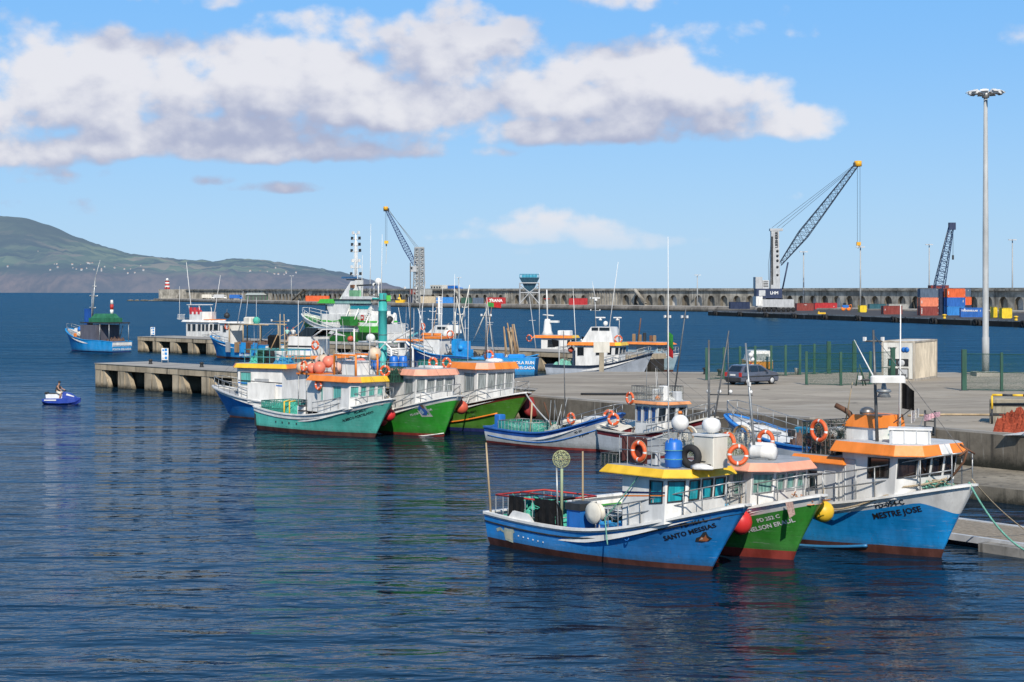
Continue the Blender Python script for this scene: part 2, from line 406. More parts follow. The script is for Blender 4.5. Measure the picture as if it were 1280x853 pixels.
# ------------------------------------------------------------------ quay, piers
ZQ = 2.2
QL = lambda X: 111.2 - 1.3705 * (X - 1.0)         # the quay's seaward edge line
ASPH = None
def quay_top_mat():
    m, nt = nt_new('quay_paving'); g = NG(nt)
    geo = g.n('ShaderNodeNewGeometry'); v = geo.outputs['Position']
    n1 = g.noise(g.mapping(v, (.07, .16, 1), (0,0,0), (0,0,.5)), 1.0, 7, .66, 1.5); n2 = g.noise(v, 2.2, 6, .7); n3 = g.noise(g.mapping(v, (.025, .075, 1), (5, 3, 0), (0,0,.25)), 1.0, 6, .65, 2.0)
    c = g.mix(g.ramp(n1, .34, .66), (.29, .25, .20), (.40, .35, .285))
    c = g.mix(g.math('MULTIPLY', g.ramp(n3, .48, .68), .45), c, (.19, .16, .13))
    c = g.mix(g.math('MULTIPLY', g.ramp(n2, .5, .8), .3), c, (.12, .11, .10))
    br = g.n('ShaderNodeTexBrick'); br.inputs['Scale'].default_value = 1.0; br.inputs['Mortar Size'].default_value = .035; br.inputs['Brick Width'].default_value = 6.0; br.inputs['Row Height'].default_value = 4.5
    for i_, q_ in enumerate(((.9,.9,.9,1),(1.08,1.06,1.03,1),(.42,.4,.38,1))): br.inputs[i_ + 1].default_value = q_
    g.l(g.mapping(v, (1,1,1), (0,0,0), (0,0,.94)), br.inputs['Vector']); c = g.mix(.75, c, br.outputs[0], 'MULTIPLY')
    oil = g.noise(v, .55, 5, .6, .8); c = g.mix(g.math('MULTIPLY', g.ramp(oil, .64, .72), .5), c, (.05,.045,.04))
    ty = g.noise(g.mapping(v, (.10, 2.2, 1), (2,8,0), (0,0,.35)), 1.0, 4, .6, .8); c = g.mix(g.math('MULTIPLY', g.ramp(ty, .58, .70), .45), c, (.10,.09,.085))
    pl = g.noise(v, .22, 3, .5, .3); c = g.mix(g.math('MULTIPLY', g.ramp(pl, .60, .66), .18), c, (.46,.43,.38))
    g.principled(c, .9, 0, g.bump(n2, .3, .02), .2); return m
PAVE = quay_top_mat()
QWALL = concrete('quay_wall_concrete', (.20,.172,.135), .5, .9, True, 1.05)
PIERC = concrete('pier_concrete', (.46,.38,.27), .35, .8, True, .25)
PIERT = concrete('pier_top_concrete', (.40,.37,.33), .3, .5, False)
mb = MB()
q = [(1.0, QL(1.0)), (44, QL(44)), (90, QL(44)), (120, 150), (60, 144), (24, 143.5), (6, 145), (-3, 128), (1.8, 120)]
mb.prism(q, -3, ZQ, QWALL, caps=(False, False)); mb.add([(x, y, ZQ) for x, y in q], [tuple(range(len(q)))], PAVE)
quay = tag(mb.build('quay'), kind='structure')
# raised kerb along the quay edge
mb = MB(); e0 = Vector((1.0, QL(1.0), 0)); e1 = Vector((44, QL(44), 0)); ed = (e1 - e0).normalized(); en = Vector((-ed.y, ed.x, 0)); en = en if en.y > 0 else -en
QH = math.atan2(ed.y, ed.x)
mb.box(0, 24.5, .02, .42, 0, .10, PIERT); mb.box(27.2, 60, .02, .42, 0, .10, PIERT)
k = mb.build('kerb'); k.location = e0 + Vector((0, 0, ZQ)); k.rotation_euler = (0, 0, QH); tag(k, kind='structure')
# lower ledge and steps at the right-hand end
def on_edge(s, d, z): return e0 + ed * s - en * d + Vector((0, 0, z))
sl0 = 33.5
mb = MB(); LEDGE = concrete('ledge_concrete', (.30,.26,.20), .45, .8, True, .22)
mb.M = Matrix.Translation(e0) @ Matrix.Rotation(QH, 4, 'Z')
mb.box(sl0 - 3, 66, -6.4, -.01, -2.5, .62, LEDGE)
tag(mb.build('landing_ledge'), 'long low concrete landing ledge below the quay wall behind the orange roofed blue boat', 'ledge')
mb = MB(); mb.M = Matrix.Translation(e0) @ Matrix.Rotation(QH, 4, 'Z')
for i in range(5): mb.box(30.0 - i * .0, 33.0, -.6 - .45 * i, -.15 - .45 * i, -2, 1.9 - .3 * i, QWALL)
tag(mb.build('quay_steps'), 'narrow stained concrete steps down the quay wall beside the ledge', 'steps')
# timber landing pontoon
def pontoon():
    r = empty('pontoon', e0 + Vector((0, 0, 0)), QH, 'floating timber decked pontoon at the right edge with pale kerb board', 'pontoon')
    PD = cloth('pontoon_planks', (.30,.255,.20), 6, .35)
    mb = MB(); x = 42.0
    while x < 76: mb.box(x, x + .19, -17.6, -14.2, .30, .36, PD); x += .21
    mb.build('deck_boards', r)
    mb = MB(); mb.box(42, 76, -17.7, -17.5, .18, .40, LGREY); mb.box(42, 76, -14.25, -14.05, .18, .40, LGREY); mb.build('kerb_board', r)
    mb = MB(); mb.box(42.1, 75.9, -17.4, -14.3, -.3, .24, DARKP); mb.build('float', r)
    mb = MB(); mb.cbox((51.5, -17.95, .05), (2.6, .55, .5), concrete('mooring_concrete', (.34,.32,.29), .4, 1, True)); mb.build('fender_block', r)
pontoon()
def pier(name, A, B, width, label, zt=2.15, nb=6, lip=.55):
    """open pier on raked buttresses: slab + one buttress wall per bay"""
    A = Vector(A); B = Vector(B); L = (B - A).length; r = empty(name, (A.x, A.y, 0), math.atan2((B-A).y, (B-A).x), label, 'pier')
    mb = MB(); mb.box(0, L, 0, width, zt - lip, zt - .012, PIERC); mb.box(-.05, L, -.06, width + .06, zt - .010, zt + .03, PIERT); mb.build('slab', r)
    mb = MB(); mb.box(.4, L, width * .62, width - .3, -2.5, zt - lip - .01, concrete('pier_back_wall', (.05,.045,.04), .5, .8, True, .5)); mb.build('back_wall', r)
    pitch = L / nb
    for i in range(nb + 1):
        x0 = i * pitch - (.0 if i == 0 else .55); x1 = x0 + 1.15
        if x1 > L: continue
        mb = MB(); v = []
        for x in (x0, x1):
            v += [(x, .04, zt - lip - .012), (x, width * .58, zt - lip - .012), (x, width * .58, -2.5), (x, .04, -2.5)]
        mb.add(v, [(0,1,2,3), (7,6,5,4), (0,4,5,1), (3,2,6,7), (0,3,7,4), (1,5,6,2)], PIERC)
        # the raked brace running back along the pier
        v = [(x1 - .01, .10, zt - lip - .02), (x1 - .01, .55, zt - lip - .02), (x1 + .35, .55, zt - lip - .02), (x1 + .35, .10, zt - lip - .02),
             (x1 - .01, .10, -2.5), (x1 - .01, .55, -2.5), (x1 + 2.6, .55, -2.5), (x1 + 2.6, .10, -2.5)]
        mb.add(v, [(3,2,1,0), (4,5,6,7), (0,1,5,4), (2,3,7,6), (1,2,6,5), (3,0,4,7)], PIERC); mb.build('buttress', r)
    return r
pa0 = at(118.7, 483.5); pdir = Vector((.677, -.736, 0))
PIER1 = pier('concrete_pier', pa0, pa0 + pdir * 60, 5.6, 'nearer open concrete finger pier on raked buttresses with pale slab top', nb=13)
pb0 = at(172, 439.5); PIER2 = pier('concrete_pier', pb0, pb0 + pdir * 98, 6.2, 'farther open concrete finger pier behind with boats moored along it', nb=21)
P1 = lambda s, d, z=2.18: pa0 + pdir * s + Vector((.736, .677, 0)) * d + Vector((0, 0, z))
P2 = lambda s, d, z=2.18: pb0 + pdir * s + Vector((.736, .677, 0)) * d + Vector((0, 0, z))
# ------------------------------------------------------------------ boats
class Hull:
    """lofted displacement hull: x forward from the transom, y to port, z up from the water"""
    def __init__(s, L, B, rake, zb, zm, zs, bul=.5, tmin=.32, p=3.0, q=.55, st=.82, sr=.15, fl=1.25, wtap=.25, pw=2.2, wf=.92):
        s.L, s.B, s.r, s.zb, s.zm, s.zs, s.bul, s.tmin, s.p, s.q, s.st, s.sr, s.fl, s.wtap, s.pw, s.wf = L, B, rake, zb, zm, zs, bul, tmin, p, q, st, sr, fl, wtap, pw, wf
    def sheer(s, t):
        return s.zm + (s.zs - s.zm) * ((s.tmin - t) / s.tmin) ** 2 if t < s.tmin else s.zm + (s.zb - s.zm) * ((t - s.tmin) / (1 - s.tmin)) ** s.pw
    def half(s, t, z):
        hs = s.st + (1 - s.st) * math.sin(min(1, t / .45) * math.pi / 2) if t < .45 else max(0, 1 - ((t - .45) / .55) ** s.p) ** s.q
        a = s.wtap
        hw = (s.st + (1 - s.st) * math.sin(min(1, t / .4) * math.pi / 2)) * s.wf
        if t > a: hw *= max(0, 1 - ((t - a) / (1 - a)) ** 2.0)
        hs *= s.B / 2; hw *= s.B / 2
        w = max(0, min(1, z / s.sheer(t)))
        h = hw + (hs - hw) * w ** s.fl
        if z < 0: h *= 1 + z * .45
        return max(.035, h)
    def x(s, t, z):
        x = t * s.L + s.r * (z / s.zb) * (t ** 4 if z > 0 else .5 * t ** 4)
        return x - s.sr * (z / s.zs) * (1 - t) ** 6
    def pt(s, t, z, side, off=0.0):
        return Vector((s.x(t, z), side * (s.half(t, z) + off), z))
    def top(s, t, side, dz=0.0, inset=0.0):
        z = s.sheer(t); return Vector((s.x(t, z) - inset * t ** 6 * 1.2, side * max(.03, s.half(t, z) - inset), z + dz))
    def t_at(s, xx, z):
        a, b = 0.0, 1.0
        for _ in range(30):
            m = (a + b) / 2
            if s.x(m, z) < xx: a = m
            else: b = m
        return a
    def deck(s, t): return s.sheer(t) - s.bul * (1 - .7 * max(0, t - .55) / .45)
    def zbase(s, d=.12): return lambda x: s.sheer(s.t_at(x, s.zb * .8)) - d
    def build(s, root, bands, capm, deckm, innerm, nt=30, cap_w=.14, capz=.05):
        ts = [1 - (1 - i / nt) ** 1.6 for i in range(nt + 1)]
        mb = MB(); zprev = lambda t: -.8
        mb_rows = []
        for zf, mat, nr in bands: mb_rows.append((zf, mat, nr))
        for side in (1, -1):
            lo = lambda t: -.8
            for zf, mat, nr in mb_rows:
                vs = []; fs = []
                for t in ts:
                    a, b = lo(t), zf(t)
                    for k in range(nr + 1): vs.append(s.pt(t, a + (b - a) * k / nr, side))
                w = nr + 1
                for i in range(nt):
                    for k in range(nr):
                        f = (i*w+k, (i+1)*w+k, (i+1)*w+k+1, i*w+k+1); fs.append(f if side < 0 else f[::-1])
                mb.add(vs, fs, mat, True); lo = zf
        lo = lambda t: -.8
        for zf, mat, nr in mb_rows:                     # transom and stem bar
            for t in (0.0, 1.0):
                for k in range(nr):
                    a = lo(t) + (zf(t) - lo(t)) * k / nr; b = lo(t) + (zf(t) - lo(t)) * (k + 1) / nr
                    mb.quad(s.pt(t, a, 1), s.pt(t, a, -1), s.pt(t, b, -1), s.pt(t, b, 1), mat)
            lo = zf
        # stem bar standing proud of the planking
        pr = [Vector((s.x(1, z) + .05, 0, z)) for z in [s.zb * i / 8 for i in range(-1, 9)]]
        o = mb.build('hull', root)
        mb = MB()
        for side in (1, -1):
            vs = []; fs = []
            for t in ts:
                a = s.top(t, side, -.03, -.045); b = s.top(t, side, capz, -.045); c = s.top(t, side, capz, cap_w); d = s.top(t, side, -.03, cap_w)
                vs += [a, b, c, d]
            for i in range(nt):
                for k in range(4): fs.append((i*4+k, i*4+(k+1)%4, (i+1)*4+(k+1)%4, (i+1)*4+k))
            fs.append((4*nt, 4*nt+1, 4*nt+2, 4*nt+3)); fs.append((0,1,2,3))
            mb.add(vs, fs, capm)
        z = s.zs; h = s.half(0, z); x0 = s.x(0, z)
        mb.box(x0 - .05, x0 + .15, -h, h, z - .03, z + capz, capm)
        mb.build('gunwale', root)
        mb = MB(); vs = []; fs = []
        for t in ts:
            for side in (1, -1):
                zt, zd = s.sheer(t) - .02, s.deck(t); p = s.top(t, side, 0, .09)
                vs += [(p.x, p.y, zt), (p.x, p.y, zd)]
        for i in range(nt):
            a = i * 4; b = a + 4
            fs += [(a, b, b+1, a+1), (a+2, a+3, b+3, b+2)]
        mb.add(vs, fs, innerm)
        mb.add(vs, [(i*4+1, (i+1)*4+1, (i+1)*4+3, i*4+3) for i in range(nt)], deckm)
        mb.quad(vs[0], vs[1], vs[3], vs[2], innerm)
        mb.build('deck', root)
        return o
    def t_px(s, root, px, drop, side=-1):
        """station whose planking is seen at a bearing"""
        best = None
        for i in range(20, 200):
            t = i / 200; p = world_of(root, s.pt(t, s.sheer(t) - drop, side)); e = abs(640 + F * p.x / p.y - px)
            if best is None or e < best[0]: best = (e, t)
        return best[1]
    def name(s, root, txt, size, mat, tc, drop, side=-1, part='lettering'):
        """lettering laid on the flared planking, centred at station tc, baseline `drop` below the sheer"""
        if tc > 1: tc = s.t_px(root, tc, drop, side)
        V, Fs = text_geo(txt, size); mb = MB(); vs = []
        dirx = 1 if side < 0 else -1
        zc = s.sheer(tc) - drop; xc = s.x(tc, zc)
        tl = s.t_at(xc - .8, zc); zl = s.sheer(tl) - drop
        for v in V:
            xx = xc + dirx * v[0]; z = zc + v[1]
            t = s.t_at(xx, z); z = s.sheer(t) - drop + v[1]; t = s.t_at(xx, z)
            vs.append(s.pt(t, z, side, .012))
        mb.add(vs, Fs, mat); return mb.build(part, root)
    def stripe(s, root, mat, t0, t1, f0, f1, side, name='rub_rail', h=.06, prj=.04):
        mb = MB(); pts = []
        for i in range(19):
            t = t0 + (t1 - t0) * i / 18; z = s.sheer(t) - (f0 + (f1 - f0) * i / 18); pts.append(s.pt(t, z, side, prj * .3))
        mb.tube(pts, h / 2, mat, 6); return mb.build(name, root)
    def rail(s, root, t0, t1, hgt, n=7, mat=None, r=.022, mid=True, sides=(1, -1), name='bow_railing', rise=0.0):
        mat = mat or STEEL; mb = MB(); ends = []
        for side in sides:
            for lv in ([1.0, .5] if mid else [1.0]):
                pts = [s.top(t0 + (t1 - t0) * i / 16, side, (hgt + rise * i / 16) * lv + .04, .08) for i in range(17)]
                if lv == 1.0: ends.append(pts[-1])
                mb.tube(pts, r, mat, 5)
            for i in range(n):
                t = t0 + (t1 - t0) * i / (n - 1); a = s.top(t, side, .02, .08); mb.tube([a, a + Vector((0, 0, hgt + rise * i / (n - 1)))], r * .9, mat, 5)
        if len(ends) == 2 and t1 > .9: mb.tube(ends, r, mat, 5)
        return mb.build(name, root)
def mooring(bow, top, hdg, L):
    """place a boat: waterline stem and stem-head bearings, heading and length -> root, rake, stem height"""
    b = at(bow[0], bow[1], 0); f = Vector((math.cos(R(hdg)), math.sin(R(hdg)), 0))
    k = (top[0] - 640) / F; r = (k * b.y - b.x) / (f.x - k * f.y)
    tip = b + f * r; zb = zat(top[1], tip.y)
    return b - f * L, r, zb
def plan_house(x0, x1, w, ch=.45, bulge=.12, wf=None):
    """plan of a wheelhouse, CCW: aft corners, sides, chamfered bulged front"""
    h = w / 2; wf = h - ch if wf is None else wf / 2
    return [(x0, -h), (x1 - ch * .55, -h), (x1 + bulge, -wf), (x1 + bulge, wf), (x1 - ch * .55, h), (x0, h)]
def house(root, plan, z0, z1, wallm, wins, lean=.12, framem=None, name='wheelhouse', wname='window', stripes=None, door=None):
    """walls of slanting facets with real recessed windows. wins: facet -> ([(u0,u1)...], v0, v1, glass)"""
    zb_ = z0 if callable(z0) else (lambda x: z0)
    framem = framem or DARKP; mb = MB(); xm = sum(p[0] for p in plan) / len(plan); xmax = max(p[0] for p in plan)
    top = [(x + lean * max(0, (x - xm) / (xmax - xm)), y) for x, y in plan]; n = len(plan); panes = []
    for i in range(n):
        a, b = plan[i], plan[(i+1) % n]; c, d = top[i], top[(i+1) % n]
        A, B, C, D = Vector((*a, zb_(a[0]))), Vector((*b, zb_(b[0]))), Vector((*c, z1)), Vector((*d, z1))
        P = lambda u, v, A=A, B=B, C=C, D=D: (A.lerp(B, u)).lerp(C.lerp(D, u), v)
        nn = (B - A).cross(C - A).normalized(); ln = max(.05, (B - A).length)
        if i in wins:
            us, v0, v1, gm = wins[i]; cuts = [0.0]
            for u in us: cuts += [u[0], u[1]]
            cuts.append(1.0)
            for k in range(len(cuts) - 1):
                u0, u1 = cuts[k], cuts[k+1]
                if u1 - u0 < 1e-4: continue
                if k % 2 == 0: mb.quad(P(u0,0), P(u1,0), P(u1,1), P(u0,1), wallm)
                else:
                    mb.quad(P(u0,0), P(u1,0), P(u1,v0), P(u0,v0), wallm); mb.quad(P(u0,v1), P(u1,v1), P(u1,1), P(u0,1), wallm)
                    panes.append((P, nn, u0, u1, v0, v1, gm, ln))
        else: mb.quad(P(0,0), P(1,0), P(1,1), P(0,1), wallm)
        for (fc, v0, v1, mt) in (stripes or []):
            if fc == i:
                q = [P(0,v0) + nn*.006, P(1,v0) + nn*.006, P(1,v1) + nn*.006, P(0,v1) + nn*.006]; mb.quad(*q, mt)
    mb.add([(x, y, z1 - .002) for x, y in top], [tuple(range(n))], wallm)
    wh = mb.build(name, root)
    for P, nn, u0, u1, v0, v1, gm, ln in panes:
        m2 = MB(); q = [P(u0,v0), P(u1,v0), P(u1,v1), P(u0,v1)]; c = sum(q, Vector()) / 4
        inn = [p.lerp(c, min(.35, .035 / max(.05, (p - c).length) * 1.5)) for p in q]
        f1 = [p + nn * .022 for p in q]; f2 = [p + nn * .022 for p in inn]; g1 = [p - nn * .045 for p in inn]
        for k in range(4):
            j = (k+1) % 4
            m2.quad(f1[k], f1[j], f2[j], f2[k], framem); m2.quad(f2[k], f2[j], g1[j], g1[k], framem); m2.quad(q[k], q[j], f1[j], f1[k], framem)
        m2.quad(*g1, gm); m2.build(wname, wh)
    if door:
        i, u0, u1, dm = door; a, b = Vector((*plan[i], 0)), Vector((*plan[(i+1) % n], 0)); nn = Vector(((b-a).y, -(b-a).x, 0)).normalized()
        p, q = a.lerp(b, u0) + nn * .02, a.lerp(b, u1) + nn * .02; m2 = MB()
        z0 = zb_(plan[i][0]); hz = (z1 - z0) * .86
        m2.quad(Vector((p.x,p.y,z0+.1)), Vector((q.x,q.y,z0+.1)), Vector((q.x,q.y,z0+hz)), Vector((p.x,p.y,z0+hz)), dm)
        for a2, b2 in (((p.x,p.y,z0+.1),(p.x,p.y,z0+hz)),((q.x,q.y,z0+.1),(q.x,q.y,z0+hz)),((p.x,p.y,z0+hz),(q.x,q.y,z0+hz))): m2.tube([a2,b2],.025,LGREY,4)
        m2.build('door', wh)
    return wh, top
def roof(root, plan, z, h, over, mats, topm=None, inset=.0, name='roof', camber=.05):
    lo = offset_poly(plan, over); hi = offset_poly(plan, inset); mb = MB(); n = len(plan)
    mats = mats if isinstance(mats, list) else [mats] * n
    mb.prism(lo, z, z + .03, mats[0], side=mats, caps=(True, False))
    mb.prism(lo, z + .03, z + h, topm or WHITE, top=hi, caps=(False, False), side=mats)
    cx = sum(p[0] for p in hi) / n; cy = sum(p[1] for p in hi) / n
    vs = [(x, y, z + h) for x, y in hi] + [(cx, cy, z + h + camber)]
    mb.add(vs, [(i, (i+1) % n, n) for i in range(n)], topm or WHITE)
    return mb.build(name, root)
def mast(root, base, tip, r, mat=None, arms=(), name='mast', r1=None):
    mb = MB(); base, tip = Vector(base), Vector(tip); mb.tube([base, base.lerp(tip, .5), tip], r, mat or STEEL, 7, r1=r1 if r1 is not None else r * .6)
    for f, half, rot in arms:
        p = base.lerp(tip, f); d = Vector((math.cos(rot), math.sin(rot), 0)) * half; mb.tube([p - d, p + d], r * .55, mat or STEEL, 5)
        for sg in (-1, 1): mb.cbox(p + d * sg + Vector((0, 0, .07)), (.09, .09, .14), WHITE)
    return mb.build(name, root)
def whip(root, base, tip, r=.018, mat=None, name='antenna'):
    mb = MB(); mb.tube([Vector(base), Vector(base).lerp(Vector(tip), .5), Vector(tip)], r, mat or WHITE, 5, r1=r * .35); return mb.build(name, root)
def radar(root, c, L=1.1, rz=0.0, name='radar'):
    mb = MB(); c = Vector(c); mb.lathe([(.16, 0), (.17, .1), (.10, .2), (.06, .24)], WHITE, 12, c)
    mb.cbox(c + Vector((0, 0, .30)), (L, .14, .12), WHITE, rz=rz, ch=.03); return mb.build(name, root)
def dome(root, c, r=.3, mat=None, name='radome', sz=1.0, stem=.25):
    mb = MB(); c = Vector(c); mb.lathe([(r*.3, -stem), (r*.3, -r*.5)], STEEL, 8, c); mb.ball(c, r, mat or WHITE, 16, sz); return mb.build(name, root)
def world_of(root, p): return root.matrix_basis @ Vector(p) if False else Matrix.Translation(root.location) @ Matrix.Rotation(root.rotation_euler.z, 4, 'Z') @ Vector(p)
def lifebuoy(root, p, yaw, label, Rr=.27, tilt=0.0, group='orange lifebuoys on the boats'):
    """ring hung upright: yaw = direction it faces, in boat axes"""
    mb = MB(); a = [RINGO] * 7 + [WHITE]; mb.torus((0,0,0), Rr, .072, a * 4, 32, 8, Matrix.Rotation(R(90), 4, 'X'))
    mb.torus((0,0,0), Rr + .09, .012, ROPEB, 20, 4, Matrix.Rotation(R(90), 4, 'X'))
    o = mb.build('lifebuoy'); o.location = world_of(root, p); o.rotation_euler = (tilt, 0, root.rotation_euler.z + yaw + R(90)); return tag(o, label, 'lifebuoy', group)
def float_ball(wp, r, mat, label, neck=True, group='inflated mooring floats', sz=1.0):
    mb = MB(); mb.ball((0,0,0), r, mat, 16, sz)
    if neck: mb.lathe([(r*.25, r*.85*sz), (r*.14, r*1.12*sz), (r*.14, r*1.2*sz)], DARKP, 8); mb.tube([(0,0,r*1.15*sz), (.02,0,r*2.2*sz)], .015, ROPEB, 4)
    o = mb.build('fender_buoy'); o.location = wp; return tag(o, label, 'buoy', group)
def netheap(mb, x0, x1, y0, y1, z0, h, mat, seed=1, n=14, lump=.35):
    """a heap of bundled netting with loose strands"""
    rr = random.Random(seed); vs = []; fs = []
    for i in range(n + 1):
        for j in range(n + 1):
            u, v = i / n, j / n; e = min(1, 5 * min(u, 1-u, v, 1-v)) ** .5
            vs.append((x0 + (x1-x0)*u + rr.uniform(-.03,.03), y0 + (y1-y0)*v + rr.uniform(-.03,.03), z0 + h * e * (1 - lump + lump * rr.random() + .25 * math.sin(9*u+seed) * math.cos(7*v))))
    w = n + 1
    for i in range(n):
        for j in range(n): fs.append((i*w+j, (i+1)*w+j, (i+1)*w+j+1, i*w+j+1))
    mb.add(vs, fs, mat)
    for k in range(10):
        a = Vector((rr.uniform(x0,x1), rr.uniform(y0,y1), z0 + h * rr.uniform(.6,1.0))); pts = [a]
        for q in range(4): pts.append(pts[-1] + Vector((rr.uniform(-.2,.2), rr.uniform(-.2,.2), rr.uniform(-.06,.08))))
        mb.tube(pts, .016, mat, 4)
def cage(mb, x0, x1, y0, y1, z0, z1, barm, r=.018, nx=6, ny=4, levels=(0, .5, 1), mesh=None):
    c = [(x0,y0),(x1,y0),(x1,y1),(x0,y1)]
    for l in levels:
        z = z0 + (z1-z0)*l; mb.tube([(x,y,z) for x,y in c], r, barm, 5, closed=True)
    for i in range(nx+1):
        x = x0+(x1-x0)*i/nx
        for y in (y0,y1): mb.tube([(x,y,z0),(x,y,z1)], r*.8, barm, 4)
    for i in range(1,ny):
        y = y0+(y1-y0)*i/ny
        for x in (x0,x1): mb.tube([(x,y,z0),(x,y,z1)], r*.8, barm, 4)
    if mesh:
        m_ = mesh
        for (a,b) in ((c[0],c[1]),(c[1],c[2]),(c[2],c[3]),(c[3],c[0])): mb.quad((*a,z0),(*b,z0),(*b,z1-.03),(*a,z1-.03),m_)
def thing_at(root, mb, name, label, cat, p=(0,0,0), rz=0, group=None):
    o = mb.build(name); o.location = world_of(root, p); o.rotation_euler = (0,0,root.rotation_euler.z + rz); return tag(o, label, cat, group)
def rope(pts, r, mat, label, name='mooring_rope', sag=.0, cat='rope', group='mooring ropes'):
    P = [Vector(p) for p in pts]; out = []
    for i in range(len(P)-1):
        for k in range(10):
            f = k/10; q = P[i].lerp(P[i+1], f); q.z -= sag*4*f*(1-f); out.append(q)
    out.append(P[-1]); mb = MB(); mb.tube(out, r, mat, 5); o = mb.build(name); return tag(o, label, cat, group)
def see_mesh(key, col, dens=.35, scale=26):
    """open netting / wire mesh: a real sheet whose weave lets light through"""
    if key in MATS: return MATS[key]
    m, nt = nt_new(key); g = NG(nt); v = g.n('ShaderNodeTexCoord').outputs['Object']
    n = g.noise(v, scale, 2, .5); tr = g.n('ShaderNodeBsdfTransparent'); df = g.n('ShaderNodeBsdfDiffuse'); df.inputs['Color'].default_value = (*col, 1)
    mx = g.n('ShaderNodeMixShader'); g.l(g.ramp(n, .60 - dens * .25, .64 - dens * .25), mx.inputs[0]); g.l(tr.outputs[0], mx.inputs[1]); g.l(df.outputs[0], mx.inputs[2])
    o = g.n('ShaderNodeOutputMaterial'); g.l(mx.outputs[0], o.inputs['Surface']); MATS[key] = m; return m
MESHG = see_mesh('green_mesh', (.05,.32,.25), .5); MESHD = see_mesh('dark_mesh', (.03,.05,.045), .4); MESHW = see_mesh('pale_mesh', (.35,.36,.33), .3)
G_TEAL = glass('turquoise_curtained_glass', (.02,.38,.45), .1, .35); G_DARK = glass('dark_glass', (.02,.025,.03)); G_GREEN = glass('pale_green_curtained_glass', (.22,.42,.36), .12, .5)
G_GREY = glass('grey_curtained_glass', (.35,.38,.37), .12, .5); G_MINT = glass('mint_curtained_glass', (.14,.48,.42), .12, .4); G_BROWN = glass('brown_glass', (.035,.02,.015)); G_BLUE = glass('blue_tinted_glass', (.02,.10,.35))
def lin(d): return lambda t: d
def below(hu, d): return lambda t: hu.sheer(t) - d
# ================================================================== front trio
FLEETG = 'fishing boats moored in the harbour'
def vis_deck_box(root, x, y, z, sz, mat, name, label, cat, rz=0, group=None, ch=.02):
    mb = MB(); mb.cbox((0,0,sz[2]/2), sz, mat, ch=ch); return thing_at(root, mb, name, label, cat, (x,y,z), rz, group)
